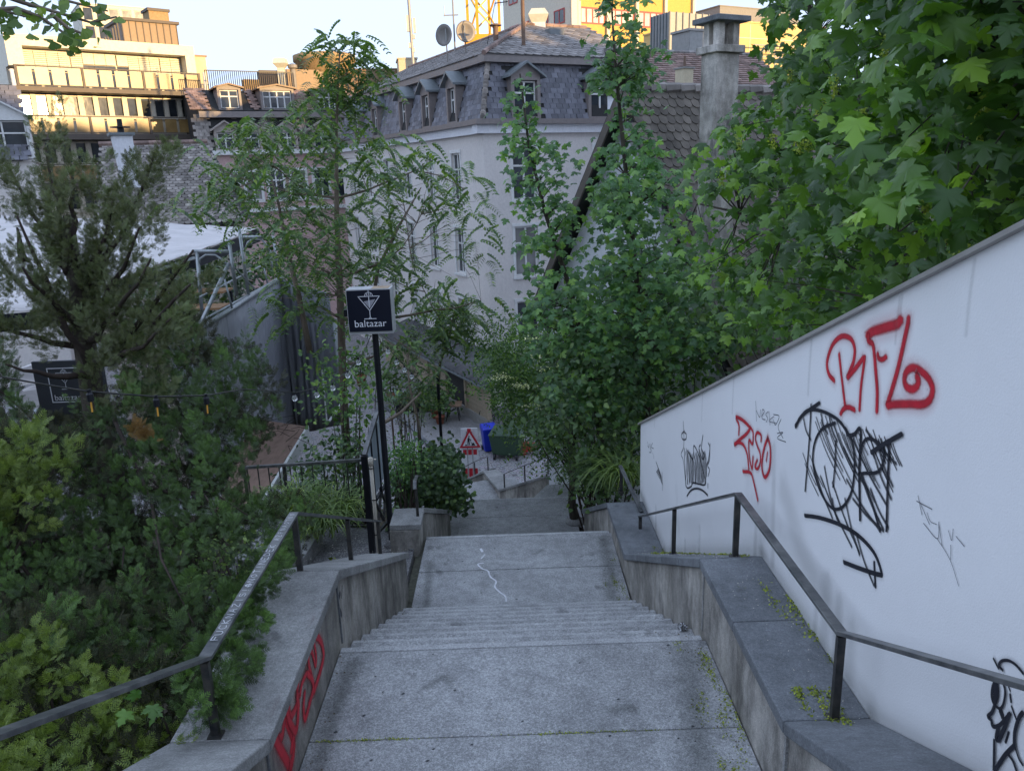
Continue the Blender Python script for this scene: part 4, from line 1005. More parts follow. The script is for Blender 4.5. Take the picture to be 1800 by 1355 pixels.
for k in range(14): a = ek+(pk-ek)*(k/14.); b = ek+(pk-ek)*((k+1.15)/14.); q.tube([a+[0, 0, .05], b+[0, 0, .09]], [.12, .10], 6)
for k in range(9): a = pk+A*(.4*k); q.tube([a+[0, 0, .04], a+A*.46+np.array([0, 0, .07])], [.12, .10], 6)
for k in range(40): a = pk-FRR.n*(.42*k); q.tube([a+[0, 0, .04], a-FRR.n*.48+np.array([0, 0, .07])], [.12, .10], 6)
q.build('ridge_tiles', M['rooftile_brown'], mh)
sk = MB(); p = np.array(FRR.pt(0, 0, 0)); a_, z_ = 6.2, zt+1.75
o_ = -(e+(z_-zt-.2)*(RD-e)/(RZ-zt-.2))
FRR.box(sk, a_-.4, a_+.4, z_-.1, z_+.28, o_-.45, o_+.12); sk.build('skylight', M['dormergrey'], mh)
# pipes, cowls, dishes on the roof (things that stand on it)
def onroof(x, y, Yv): return atY(x, y, Yv)
pp = atY(920, 62, 39.5); MB().tube([pp+[0, 0, -1.2], pp+[0, 0, 6]], .09, 8).build('roof_pole', M['rust']); tag(bpy.data.objects['roof_pole'], 'tall rusty steel pole rising from the hip of the slate roof', 'pole')
cw = atY(946, 45, 44); t = thing('vent_cowl', cw+[0, 0, -1.5], 'white flared metal vent cowl behind the mansard roof ridge', 'vent')
q = MB(); q.box(cw[0]-.36, cw[0]+.36, cw[1]-.36, cw[1]+.36, cw[2]-1.6, cw[2]+.1); q.build('duct', M['white'], t)
q = MB(); c = cw
def frus(q, c, z0, z1, r0, r1): q.hexa([(c[0]-r0, c[1]-r0, z0), (c[0]+r0, c[1]-r0, z0), (c[0]+r0, c[1]+r0, z0), (c[0]-r0, c[1]+r0, z0), (c[0]-r1, c[1]-r1, z1), (c[0]+r1, c[1]-r1, z1), (c[0]+r1, c[1]+r1, z1), (c[0]-r1, c[1]+r1, z1)])
frus(q, c, c[2]+.1, c[2]+.45, .36, .52); frus(q, c, c[2]+.45, c[2]+.75, .52, .34); q.build('cowl', M['blinds'], t)
cw2 = atY(871, 50, 42); t = thing('vent_pipe', cw2+[0, 0, -.8], 'short brown roof vent pipe with a flat cap', 'vent')
MB().lathe([(.13, -1), (.13, .1)], cw2, 10).build('pipe', M['rust'], t); MB().lathe([(.3, .1), (.3, .15), (.12, .2)], cw2, 12).build('cap', M['rust'], t)
for i, (x, y, lab, lit) in enumerate(((784, 63, 'left satellite dish on the roof, turned away and catching low sun', 1), (817, 57, 'right satellite dish on the roof, in plain view beside the crane', 0))):
    c = atY(x, y, 43.0+i*.5); t = thing('satellite_dish', c+[0, 0, -1], lab, 'satellite dish', 'satellite dishes on the mansard roof')
    q = MB(); n = 24; rr = .52
    for k in range(n):
        pass
    prof = [(0.01, .0), (rr*.35, .03), (rr*.7, .10), (rr, .2), (rr, .17), (rr*.7, .07), (rr*.35, .0), (.01, -.03)]
    q.lathe(prof, (0, 0, 0), 24)
    V = np.array(q.V); yaw = R(-35 if i == 0 else 20); 
    Rx = np.array([[1, 0, 0], [0, 0, -1], [0, 1, 0]]); V = V @ Rx.T; Rz = np.array([[math.cos(yaw), -math.sin(yaw), 0], [math.sin(yaw), math.cos(yaw), 0], [0, 0, 1]]); V = V @ Rz.T
    mobj('reflector', V+c, q.F, M['dish'], t, True)
    MB().tube([c+[0, .1, -.2], c+[0, .15, -1.3]], .035, 6).build('mast', M['dish'], t)
    MB().bar(c+[0, -.12, -.35], c+[0, -.14, .3], .06, .06).build('feed_arm', M['zinc'], t)
am = atY(799, 70, 43.5); t = thing('antenna_mast', am, 'thin antenna mast between the two roof dishes', 'antenna')
MB().tube([am+[0, 0, -.6], am+[0, 0, 4]], .045, 6).build('mast', M['zinc'], t); MB().bar(am+[-.5, 0, 1.15], am+[.25, 0, 1.15], .05, .05).build('cross_arm', M['zinc'], t); MB().tube([am+[-.45, 0, 1.1], am+[-.45, 0, 1.6]], .02, 5).build('element', M['zinc'], t)
am = atY(727, 108, 62); t = thing('antenna_mast', am+[0, 0, -4], 'tall slim radio mast with panel antennas left of the dishes', 'antenna')
MB().tube([am+[0, 0, -4], am+[-.1, 0, 6]], .11, 8).build('mast', M['zinc'], t)
q = MB(); [q.box(am[0]+x-.09, am[0]+x+.09, am[1]-.1, am[1]+.1, am[2]+z, am[2]+z+h) for x, z, h in ((-.25, 2.0, 1.1), (.22, 1.9, 1.0), (-.2, .9, .35), (.05, .6, .3), (.12, 1.5, .3))]; q.build('panel_antenna', M['blinds'], t)
ya = atY(880, 6, 42); t = thing('yagi_antenna', ya+[0, 0, -1], 'dark television aerial reaching past the crane', 'antenna')
MB().bar(ya+[-.3, 0, 0], ya+[.35, 0, .05], .04, .04).build('boom', M['black'], t); q = MB()
for k in range(5): q.tube([ya+[-.25+.13*k, 0, -.12], ya+[-.25+.13*k, 0, .12]], .012, 4)
q.tube([ya+[-.28, 0, 0], ya+[-.9, .2, -2.5]], .02, 4); q.build('element', M['black'], t)

# ---------- crane ----------
cp = atY(851, 68, 75); t = thing('tower_crane', (cp[0], cp[1], -11), 'yellow lattice tower crane mast behind the slate roof', 'crane')
hw = 1.05; q = MB()
cor = [(-hw, -hw), (hw, -hw), (hw, hw), (-hw, hw)]; rz = R(25)
cor = [(cp[0]+x*math.cos(rz)-y*math.sin(rz), cp[1]+x*math.sin(rz)+y*math.cos(rz)) for x, y in cor]
for (x, y) in cor: MB().bar((x, y, -11), (x, y, cp[2]+14), .24, .24).build('chord', M['craneyel'], t)
z = cp[2]+.2; k = 0
while z < cp[2]+13:
    for i in range(4):
        a = cor[i]; b = cor[(i+1) % 4]; q.bar((a[0], a[1], z if (k+i) % 2 else z+1.9), (b[0], b[1], z+1.9 if (k+i) % 2 else z), .12, .12)
    z += 1.9; k += 1
q.build('lattice', M['craneyel'], t)
q = MB(); q.box(cp[0]-1.7, cp[0]+1.7, cp[1]-1.7, cp[1]+1.7, cp[2]-1.6, cp[2]+.1); q.build('climbing_frame', M['craneyel'], t)

# ---------- generic far block ----------
def block(name, label, fr, a0, a1, z0, z1, depth, mat, cat='building', parent=None, rmat=None, holes=()):
    c = fr.pt((a0+a1)/2, z0, -depth/2); t = thing(name, c, label, cat)
    fr.holes(a0, a1, z0, z1, list(holes), .3).build('wall', mat, t)
    q = MB(); fr.box(q, a0+.0, a1, z0, z1, -depth, -.31); q.build('wall', mat, t)
    for e_ in (a0, a1):
        q = MB(); fr.box(q, e_ if e_ == a0 else e_-.02, e_+.02 if e_ == a0 else e_, z0, z1, -.31, 0); q.build('wall', mat, t)
    q = MB(); fr.box(q, a0-.1, a1+.1, z1, z1+.12, -depth, .06); q.build('roof', rmat or mat, t)
    return t
# golden modern block, upper left
FG = Fr(atY(8, 72, 56), 50)
zg = lambda x, y: FG.uv(x/3., y/3.)
aL, zt_g = zg(18, 192); aR, _ = zg(1018, 236)
def zrow(y0, y1): return (FG.uv(180, (y0)/3.)[1], FG.uv(180, (y1)/3.)[1])   # rows at mid facade
ztop = FG.uv(180, 70)[1]
gb = thing('office_block', FG.pt((aL+aR)/2, -11, -5), 'sunlit cream modern block with yellow balcony panels', 'building')
q = MB(); FG.box(q, aL, aR, -11, ztop-.0, -12, -1.2); q.build('core', M['creamframe'], gb)
q = MB(); z1_, z0_ = FG.uv(180, 70)[1], FG.uv(180, 89)[1]
FG.box(q, aL, aR, z0_, z1_, -1.2, 0); FG.box(q, aL, aL+.95, FG.uv(180, 123)[1], z0_, -1.2, 0); FG.box(q, aR-.7, aR, FG.uv(180, 128)[1], z0_, -1.2, 0); q.build('roof_frame', M['creamframe'], gb)
# top storey blinds
za, zb = FG.uv(180, 92)[1], FG.uv(180, 126)[1]
n = 7
for i in range(14):
    a0 = aL+1.0+(aR-aL-1.75)*i/14; a1 = aL+1.0+(aR-aL-1.75)*(i+1)/14; q = MB(); gap = .12 if i % 4 == 3 else .03
    if i in (5, 6, 7, 8):
        FG.box(q, a0, a1-gap, zb+.55, za, -1.15, -1.0); q.build('blind', M['blinds'], gb); q = MB(); FG.box(q, a0, a1-gap, zb, zb+.5, -1.15, -1.1); q.build('pane', M['glass'], gb)
    else:
        for k in range(10): z = zb+(za-zb)*k/10; FG.box(q, a0, a1-gap, z, z+(za-zb)/10-.025, -1.15, -1.03)
        q.build('blind', M['blinds'], gb)
def balcony_row(ytop, ybot, yslab, wall_y0=None):
    z1, z0, zs = FG.uv(185, ytop)[1], FG.uv(185, ybot)[1], FG.uv(185, yslab)[1]
    q = MB(); FG.box(q, aL+.1, aR+.3, zs, z0-.02, -1.2, .45); q.build('balcony_slab', M['darkslab'], gb)
    q = MB(); FG.box(q, aL+.2, aR+.1, z1, z1+.07, .2, .34); FG.box(q, aL+.2, aR+.1, z0+.05, z0+.1, .2, .3)
    for i in range(4): a = aL+.3+(aR-aL-.3)*i/3; FG.box(q, a-.08, a+.08, z0, z1, .2, .36)
    q.build('balcony_rail', M['darkslab'], gb)
    n = 12; W = (aR-aL-.3)/n
    for i in range(n): q = MB(); a = aL+.3+W*i; FG.box(q, a+.09, a+W-.09, z0+.12, z1-.05, .22, .27); q.build('balcony_panel', M['goldpanel'], gb)
def window_row(ytop, ybot):
    z1, z0 = FG.uv(185, ytop)[1], FG.uv(185, ybot)[1]; n = 12; W = (aR-aL-.6)/n
    q = MB(); FG.box(q, aL+.3, aR-.2, z0-.2, z0, -1.2, -.95); q.build('sill', M['creamframe'], gb)
    for i in range(n):
        a = aL+.4+W*i; f = MB(); FG.box(f, a+W*.70, a+W, z0, z1, -1.2, -.9); FG.box(f, a, a+.08, z0, z1, -1.2, -1.0); FG.box(f, a+.08, a+W*.70, z1-.1, z1, -1.2, -1.0)
        w_ = f.build('window', M['creamframe'], gb); p = MB(); FG.box(p, a+.07, a+W*.71, z0+.02, z1-.08, -1.19, -1.1); p.build('pane', M['glass'], w_)
balcony_row(124, 157, 165); window_row(167, 202); balcony_row(207, 236, 246); window_row(248, 285); balcony_row(289, 318, 326); window_row(330, 366)
q = MB(); q.tube([FG.pt(aR+.45, -11, .3), FG.pt(aR+.45, FG.uv(345, 128)[1], .3)], .13, 8); q.tube([FG.pt(aL+.05, -11, .3), FG.pt(aL+.05, FG.uv(30, 123)[1], .3)], .13, 8); q.build('downpipe', M['winframe'], gb)
# penthouse box and chimney on it
FP = Fr(FG.pt(0, 0, -4), 50)
a0, z1p = FP.uv(213, 36); a1, _ = FP.uv(309, 42)
ph = thing('roof_penthouse', FP.pt((a0+a1)/2, ztop, -2), 'brown metal clad plant room on the roof of the cream block', 'roof structure')
q = MB(); FP.box(q, a0, a1, ztop, z1p, -4, 0); q.build('cladding', M['brownclad'], ph)
q = MB(); n = 8
for i in range(n+1): a = a0+(a1-a0)*i/n; FP.box(q, a-.03, a+.03, ztop, z1p+.03, 0, .06)
q.build('seam', M['darkslab'], ph); q = MB(); FP.box(q, a0-.2, a1+.2, z1p, z1p+.2, -4.1, .2); q.build('roof', M['darkslab'], ph)
q = MB()
for k in range(9): aa = a0-.2-.2*k; FP.box(q, aa-.05, aa+.05, ztop, z1p-.1-.22*k, -.6, -.4)
q.build('louvre', M['darkslab'], ph)
ac, zc = FP.uv(283, 14); cb = thing('chimney', FP.pt(ac, z1p, -1), 'square brick chimney on the brown plant room', 'chimney')
q = MB(); FP.box(q, ac-.75, ac+.75, z1p+.2, zc-.15, -2.2, -.7); q.build('stack', M['brick'], cb); q = MB(); FP.box(q, ac-.85, ac+.85, zc-.15, zc+.05, -2.3, -.6); q.build('cap', M['darkslab'], cb)
# tower block behind with window grid
FT = Fr(atY(140, 12, 150), 55); a1 = FT.uv(253, 15)[0]; zT = FT.uv(200, 11)[1]; zB = FT.uv(200, 70)[1]
hs = []
for r_ in range(4):
    for c_ in range(5): w_ = a1/5; hs.append((w_*c_+.3, w_*(c_+1)-.15, zT-.5-3.0*r_-2.2, zT-.5-3.0*r_))
tb = block('tower_block', 'pale high tower block with a grid of windows behind the ginkgo leaves', FT, 0, a1, -11, zT, 10, M['creamframe'], holes=hs)
for h in hs: window(tb, FT, *h, M['creamframe'], M['glass'], 1, (), .12, -.1, 0, False)
FX = Fr(FG.pt(aR+.2, 0, -1.0), 50); a1 = FX.uv(358, 105)[0]
block('stair_tower', 'narrow cream stair tower with a brown roof edge right of the sunlit block', FX, 0, max(1.0, a1), -11, FX.uv(350, 100)[1], 5, M['stucco_cream'], rmat=M['brownclad'])
# old house at far left edge
FO = Fr(atY(-60, 300, 44), 62); a1 = FO.uv(58, 260)[0]
oh = block('old_house', 'grey slate roofed house cut off by the left edge of the photo', FO, -6, a1, -11, FO.uv(40, 285)[1], 8, M['stucco'])
zr0 = FO.uv(40, 283)[1]; zr1 = FO.uv(20, 142)[1]
q = MB(); q.prism([FO.pt(-6, zr0, .3), FO.pt(-6, zr1, -2.0), FO.pt(-6, zr1, -6), FO.pt(-6, zr0, -8)], tuple(FO.d*(a1+5.4))); q.build('roof', M['underlay'], oh)
nn = math.hypot(2.3, zr1-zr0)
tile_plane(oh, 'slate', M['slate'], FO.pt(-6, zr0+.03, .33), FO.d, np.array([-FO.n[0]*2.3/nn, -FO.n[1]*2.3/nn, (zr1-zr0)/nn]), a1+5.4, nn, .4, .27, lambda a, b: b < nn-.05, 60, 'rect', .014, .01)
mh_cur = oh; dormer(FO, FO.uv(8, 250)[0], 2.6, zr0+.1, zr0+2.4, .1, .7, 2.0, M['winframe'], M['winframe'])

# mid-left long house: two rows of dormers
FM = Fr(atY(352, 205, 57), 62)
zE = FM.uv(460, 206)[1]; zTp = FM.uv(440, 152)[1]; aE = FM.uv(640, 215)[0]; zW = FM.uv(540, 270)[1]
lhs = thing('town_house', FM.pt(8, -11, -5), 'long old town house with brown tiled roof and two rows of dormers', 'building')
q = MB(); FM.box(q, 0, aE, -11, zW, -10, 0); q.build('wall', M['stucco_pink'], lhs)
q = MB(); FM.box(q, 0, aE, zW, zW+.3, -10, .35); FM.box(q, 0, aE, zW-4.0, zW-3.75, -1, .25); q.build('cornice', M['winframe'], lhs)
q = MB(); q.prism([FM.pt(0, zW+.3, 0), FM.pt(0, zE, -.8), FM.pt(0, zE+.5, -.7), FM.pt(0, zTp, -2.9), FM.pt(0, zTp, -10), FM.pt(0, zW, -10)], tuple(FM.d*aE)); q.build('roof_deck', M['underlay'], lhs)
q = MB(); FM.box(q, 0, aE, zE, zE+.4, -1.2, -.35); q.build('eave_band', M['browntrim'], lhs)
mh_cur = lhs; d1 = [FM.uv(x, 180)[0] for x in (408, 493, 585)]; d2 = [FM.uv(x, 240)[0] for x in (396, 441, 505, 565)]
for a, w_ in zip(d1, (1.6, 2.4, 2.0)): dormer(FM, a, w_, zE+.5, zE+2.15, -.75, .05, 2.4, M['brownclad'], M['browntrim'], wcols=2 if w_ < 2 else 4)
for a in d2: dormer(FM, a, 1.45, zW+.3, zE-.75, .12, .42, 1.2, M['stucco_beige'], M['stucco_beige'])
nn = math.hypot(2.2, zTp-zE-.5)
tile_plane(lhs, 'roof_tile', M['rooftile_brown'], FM.pt(0, zE+.53, -.66), FM.d, np.array([-FM.n[0]*2.2/nn, -FM.n[1]*2.2/nn, (zTp-zE-.5)/nn]), aE, nn, .36, .25, lambda a, b: b < nn and not any(abs(a-x) < 1.4 for x in d1), 0, 'rect', .02, .012)
nn = math.hypot(.8, zE-zW-.3)
tile_plane(lhs, 'slate', M['rooftile_grey'], FM.pt(0, zW+.33, .03), FM.d, np.array([-FM.n[0]*.8/nn, -FM.n[1]*.8/nn, (zE-zW-.3)/nn]), aE, nn, .36, .25, lambda a, b: b < nn and not any(abs(a-x) < .8 for x in d2), 0, 'rect', .02, .012)
for k in range(6):
    a = FM.uv(405+40*k, 320)[0]; window(lhs, FM, a-.6, a+.6, zW-3.2, zW-1.1, M['winframe'], M['glass'], 2, (.66,), .1, .1, .1, True)
# roof terrace railing and vents of the town house
rl = thing('terrace_railing', FM.pt(4, zTp, -3), 'thin dark railing along the roof terrace of the town house', 'railing')
z0r = zTp; z1r = FM.uv(440, 126, -3.2)[1]; ae = FM.uv(517, 150, -3.2)[0]
ab_ = FM.uv(360, 130, -3.2)[0]
MB().bar(FM.pt(ab_, z1r, -3.2), FM.pt(ae, z1r, -3.2), .06, .06).build('top_rail', M['black'], rl)
nb = 44
mbm = mesh_from('baluster', *(lambda b: (b.V, b.F))(MB().box(-.02, .02, -.02, .02, 0, z1r-z0r)), M['black'])
for k in range(nb):
    o = bpy.data.objects.new('baluster', mbm); p = FM.pt(ab_+(ae-ab_)*k/(nb-1), z0r, -3.2); o.location = Vector(p); link(o, rl)
for (x, y0, y1, w_, mt, lab) in ((477, 124, 150, .9, 'darkslab', 'dark roof box behind the terrace railing'), (493, 110, 128, .5, 'blinds', 'pale flared roof vent above the terrace'), (514, 115, 130, .35, 'dish', 'small round metal cowl on the terrace'), (442, 140, 150, .6, 'brick', 'low brick chimney behind the railing'), (545, 123, 168, 1.8, 'brownclad', 'brown chimney block beside the round tank')):
    a, z1 = FM.uv(x, y0, -4); z0 = min(FM.uv(x, y1, -4)[1], zTp); t = thing('roof_vent', FM.pt(a, z0, -4), lab, 'roof vent'); q = MB()
    if mt == 'blinds': c = FM.pt(a, z0, -4); frus(q, c, z0-.5, z1-.4, .25, .25); frus(q, c, z1-.4, z1-.1, .25, .5); frus(q, c, z1-.1, z1+.25, .5, .4)
    elif mt == 'dish': q.lathe([(.2, -.5), (.2, z1-z0-.3), (.36, z1-z0-.2), (.36, z1-z0), (.1, z1-z0+.12)], FM.pt(a, z0, -4), 12)
    else: FM.box(q, a-w_, a+w_, z0-.5, z1, -4.8, -4)
    q.build('housing', M[mt], t)
a, z1 = FM.uv(570, 101, -6); z0 = FM.uv(570, 125, -6)[1]; t = thing('roof_tank', FM.pt(a, z0, -6), 'round flat roofed drum on the roof behind the tall treetop', 'tank')
MB().lathe([(2.3, 0), (2.3, .9), (2.45, .95), (2.45, 1.4), (2.3, 1.45)], FM.pt(a, z0-.3, -6), 24).build('drum', M['brick'], t, True); MB().lathe([(1.9, -2.5), (1.9, 0)], FM.pt(a, z0-.3, -6), 20).build('base', M['brownclad'], t, True)
FB2 = Fr(atY(540, 125, 80), 80); block('far_house', 'low sunlit brown flat roof stretching behind the slate roof', FB2, 0, 14, -11, FB2.uv(600, 124)[1], 8, M['brownclad'])
FB3 = Fr(atY(700, 106, 78), 80); block('roof_hut', 'small cream lift hut at the end of the slate roof', FB3, 0, 1.7, -11, FB3.uv(715, 104)[1], 3, M['stucco_cream'])

# old tiled house with fish-scale roof behind the awning, white chimney
FH = Fr(atY(205, 395, 27), 75)
hT = FH.uv(250, 262)[1]+.25; hB = FH.uv(300, 398)[1]; hL = FH.uv(150, 330)[0]; hRr = FH.uv(430, 390)[0]
th_ = thing('tiled_house', FH.pt(2, -11, -3), 'old house with fish scale tiled half hipped roof behind the awning', 'building')
q = MB(); FH.box(q, hL, hRr-.4, -11, hB-.15, -7, -.35); q.build('wall', M['stucco_beige'], th_)
dz = hT-hB; dd = 3.2; apx = FH.uv(352, 270)[0]
q = MB(); q.add([FH.pt(hL, hB, 0), FH.pt(hRr, hB, 0), FH.pt(apx, hT, -dd), FH.pt(hL, hT, -dd), FH.pt(hRr, hB, -2*dd), FH.pt(hL, hB, -2*dd)], [(0, 1, 2, 3), (1, 4, 2), (2, 4, 5, 3)]); q.build('roof_deck', M['underlay'], th_)
nn = math.hypot(dd, dz)
def shifted(lo, hi): return lambda a, b: 0 < a < (hi-lo)-(hRr-apx)*b/nn and b < nn
tile_plane(th_, 'roof_tile', M['rooftile_grey'], FH.pt(hL, hB+.03, .03), FH.d, np.array([-FH.n[0]*dd/nn, -FH.n[1]*dd/nn, dz/nn]), hRr-hL, nn, .20, .145, shifted(hL, hRr), 300, 'round', .02, .01)
q = MB()
for k in range(24):
    a = hL+(apx-hL)*k/24; q.tube([FH.pt(a, hT+.04, -dd), FH.pt(a+(apx-hL)/22, hT+.06, -dd)], [.13, .11], 6)
q.build('ridge_tiles', M['rooftile_brown'], th_)
FC = Fr(atY(210, 300, 25.6), 60); ac0, z1 = FC.uv(197, 238); ac1 = FC.uv(234, 240)[0]; z0 = FC.uv(225, 296)[1]
wc = thing('chimney', FC.pt(0, z0, -.4), 'smooth pale chimney with a metal cowl on the fish scale roof', 'chimney')
q = MB(); q.hexa([FC.pt(ac0+.12, z0-.6, 0), FC.pt(ac1, z0-.6, 0), FC.pt(ac1, z0-.6, -.7), FC.pt(ac0+.12, z0-.6, -.7), FC.pt(ac0, z1, 0), FC.pt(ac1-.02, z1, 0), FC.pt(ac1-.02, z1, -.7), FC.pt(ac0, z1, -.7)]); q.build('stack', M['stucco_white'], wc, bevel=.01)
q = MB(); FC.box(q, ac0-.08, ac1+.06, z1, z1+.08, -.8, .08); q.build('cap', M['dormergrey'], wc); c = FC.pt((ac0+ac1)/2, z1+.08, -.35)
MB().lathe([(.1, 0), (.1, .15), (.3, .16), (.3, .19), (.08, .2), (.08, .42)], c, 10).build('cowl', M['black'], wc)

# ---------- buildings behind on the right ----------
FV = Fr(atY(1003, 60, 85), 62)
a1 = FV.uv(1222, 20)[0]; zt_ = 21.0; zw1 = FV.uv(1100, 18)[1]; zw0 = FV.uv(1100, 47)[1]
cols = [FV.uv(x, 30)[0] for x in (1016, 1067, 1118, 1168, 1217)]
hs = []
for i in range(4):
    A0, A1 = cols[i]+.25, cols[i+1]-.25
    for r_ in range(3): hs.append((A0, A1, zw0+3.6*(r_-1)+.0, zw1+3.6*(r_-1)))
vb = block('high_rise', 'tall office block with orange yellow panels and red window frames', FV, 0, a1, -11, zt_, 14, M['yellowpanel'], holes=hs)
q = MB()
for c_ in cols: FV.box(q, c_-.17, c_+.17, -11, zt_, 0, .3)
FV.box(q, 0, cols[0]-.1, -11, zt_, 0, .25); q.build('pilaster', M['creamframe'], vb)
for h in hs:
    window(vb, FV, *h, M['redframe'], M['glass2'], 4, (), .16, .02, 0, False)
FVs = FV.turn(0, 0, 152); 
q = MB(); FVs.box(q, -14, -.02, -11, zt_, -.3, 0.02); q.build('wall', M['creamframe'], vb)
for r_ in range(4):
    for k in range(4): window(vb, FVs, -12.6+3.2*k, -10.6+3.2*k, zw0+3.6*(r_-2)+.2, zw1+3.6*(r_-2), M['redframe'], M['glass'], 2, (), .12, .09, 0, False)
FZ = Fr(atY(1176, 90, 50), 62); a0 = FZ.uv(1176, 60)[0]; a1 = FZ.uv(1245, 60)[0]; z1 = FZ.uv(1200, 23)[1]; FZs = Fr(FZ.P, 152)
zb_ = thing('lift_housing', FZ.pt(1, 0, -1), 'zinc clad box with standing seams, one side lit by low sun', 'roof structure')
as_ = FZs.uv(1145, 60)[0]
q = MB(); FZ.box(q, 0, a1, -4, z1, as_, 0); q.build('cladding', M['zinc'], zb_)
q = MB()
for k in range(7): FZ.box(q, a1*k/6-.03, a1*k/6+.03, -4, z1+.03, 0, .06); FZs.box(q, as_*k/6-.03, as_*k/6+.03, -4, z1+.02, 0, .06)
q.build('seam', M['dormergrey'], zb_)
FZ2 = Fr(atY(1212, 75, 46), 62); block('roof_box', 'low grey metal box in front of the zinc clad housing', FZ2, 0, FZ2.uv(1245, 75)[0], -4, FZ2.uv(1225, 55)[1], 1.5, M['zinc'])
FY = Fr(atY(1240, 60, 68), 62); a1 = FY.uv(1392, 60)[0]; yb = block('yellow_building', 'plain sunlit yellow building with a flat roof behind the big chimney', FY, 0, a1+4, -11, FY.uv(1330, 42)[1], 8, M['stucco_yellow'])
q = MB()
for k in range(1, 4): FY.box(q, a1*k/4-.03, a1*k/4+.03, -2, FY.uv(1330, 42)[1]-.1, 0, .02)
FY.box(q, 0, a1+4, FY.uv(1340, 69)[1]-.03, FY.uv(1340, 69)[1]+.03, 0, .02); q.build('panel_joint', M['creamframe'], yb)
zz = [FY.uv(1340, y)[1] for y in (84, 94, 104)]; yr = thing('terrace_railing', FY.pt(6, zz[2]-.6, 1), 'metal guard rail in front of the yellow building', 'railing'); q = MB()
for z in zz: q.bar(FY.pt(a1*.45, z, 1), FY.pt(a1+3, z, 1), .08, .08)
for k in range(4): q.bar(FY.pt(a1*.45+k*2.4, zz[2]-1.2, 1), FY.pt(a1*.45+k*2.4, zz[0], 1), .08, .08)
q.build('rail', M['zinc'], yr)
FW = Fr(atY(1265, 30, 105), 62); a1 = FW.uv(1345, 22)[0]; zw = FW.uv(1300, 14)[1]
hs = [(a1*(k+.2)/5, a1*(k+.8)/5, zw-3.2, zw-1.4) for k in range(5)]
gbk = block('flat_block', 'grey concrete block with a row of windows above the yellow building', FW, 0, a1+6, -11, zw, 8, M['concrete_far'], holes=hs)
for h in hs: window(gbk, FW, *h, M['creamframe'], M['glass2'], 1, (), .12, -.1, 0, False)
# brown tiled roof strip right of the mansard house
FK = Fr(atY(1128, 152, 31), 66); a1 = FK.uv(1400, 140)[0]; zt_k = FK.uv(1180, 96, -2.6)[1]; zb_k = FK.uv(1180, 156)[1]
kb_ = thing('tiled_house', FK.pt(4, -11, -3), 'house with long brown tiled roof behind the fish scale gable', 'building')
q = MB(); FK.box(q, .1, a1, -11, zb_k, -2.6, -.2); q.build('wall', M['stucco_white'], kb_)
q = MB(); q.add([FK.pt(0, zb_k-.2, .1), FK.pt(a1, zb_k-.2, .1), FK.pt(a1, zt_k, -2.6), FK.pt(0, zt_k, -2.6), FK.pt(0, zb_k, -2.8), FK.pt(a1, zb_k, -2.8)], [(0, 1, 2, 3), (3, 2, 5, 4), (0, 3, 4)]); q.build('roof_deck', M['underlay'], kb_)
nn = math.hypot(2.7, zt_k-zb_k+.2)
tile_plane(kb_, 'roof_tile', M['rooftile_brown'], FK.pt(0, zb_k-.17, .13), FK.d, np.array([-FK.n[0]*2.7/nn, -FK.n[1]*2.7/nn, (zt_k-zb_k+.2)/nn]), a1, nn, .27, .17, lambda a, b: 0 < a < a1 and b < nn, 0, 'rect', .035, .014)
q = MB()
for k in range(30): q.tube([FK.pt(a1*k/30, zt_k+.05, -2.6), FK.pt(a1*(k+1.1)/30, zt_k+.08, -2.6)], [.12, .10], 6)
q.build('ridge_tiles', M['rooftile'], kb_)
FS = Fr(atY(1205, 150, 27), 62); a0, z1 = FS.uv(1191, 120); a1 = FS.uv(1219, 120)[0]; ac = FS.uv(1202, 120)[0]
sc_ = thing('chimney', FS.pt(0, z1-1.5, 0), 'small rendered chimney, right side lit, between two tiled roofs', 'chimney')
FSc = FS.shift(ac, 0); w_ = a1-ac
q = MB(); FSc.box(q, 0, w_, z1-2.2, z1, -.42, 0); q.build('stack', M['stucco_cream'], sc_); q = MB(); FSc.box(q, -.04, w_+.04, z1, z1+.05, -.46, .04); q.build('cap', M['concrete_far'], sc_); q = MB(); q.tube([FSc.pt(w_/2, z1+.05, -.2), FSc.pt(w_/2, z1+.4, -.2)], .04, 6); q.build('flue', M['rust'], sc_)

# ---------- white gable house ----------
GA = atY(1113, 160, 15.0); FGb = Fr(GA, 152.7)     # gable plane, a>0 toward the camera
FGr = Fr(GA, 62.7)                                  # ridge direction
gz = GA[2]
aN, zN = FGb.uv(1238, 480); aF, zF = FGb.uv(1018, 388)
gh = thing('gable_house', (GA[0], GA[1], -8), 'white gabled old house with fish scale tiles and dark bargeboards', 'building')
sn = (gz-zN)/aN; eN = 3.6; zEn = gz-eN*sn; sf = (gz-zF)/(-aF); eF = -3.6; zEf = gz+eF*sf
GLn = 9.0
q = MB(); q.prism([FGb.pt(eN-.25, -8, 0), FGb.pt(eN-.25, zEn-.02+.25*sn, 0), FGb.pt(0, gz-.12, 0), FGb.pt(eF+.25, zEf, 0), FGb.pt(eF+.25, -8, 0)], tuple(FGr.d*GLn)); q.build('wall', M['stucco_white'], gh)
q = MB(); FR2 = Fr(FGb.pt(eN-.25, 0, 0), 62.7)
q.add([FR2.pt(.0, -8, .02), FR2.pt(GLn, -8, .02), FR2.pt(GLn, zEn, .02), FR2.pt(0, zEn, .02)], [(0, 1, 2, 3)]); q.build('wall', M['stucco_beige'], gh)
nn = math.hypot(eN, gz-zEn); 
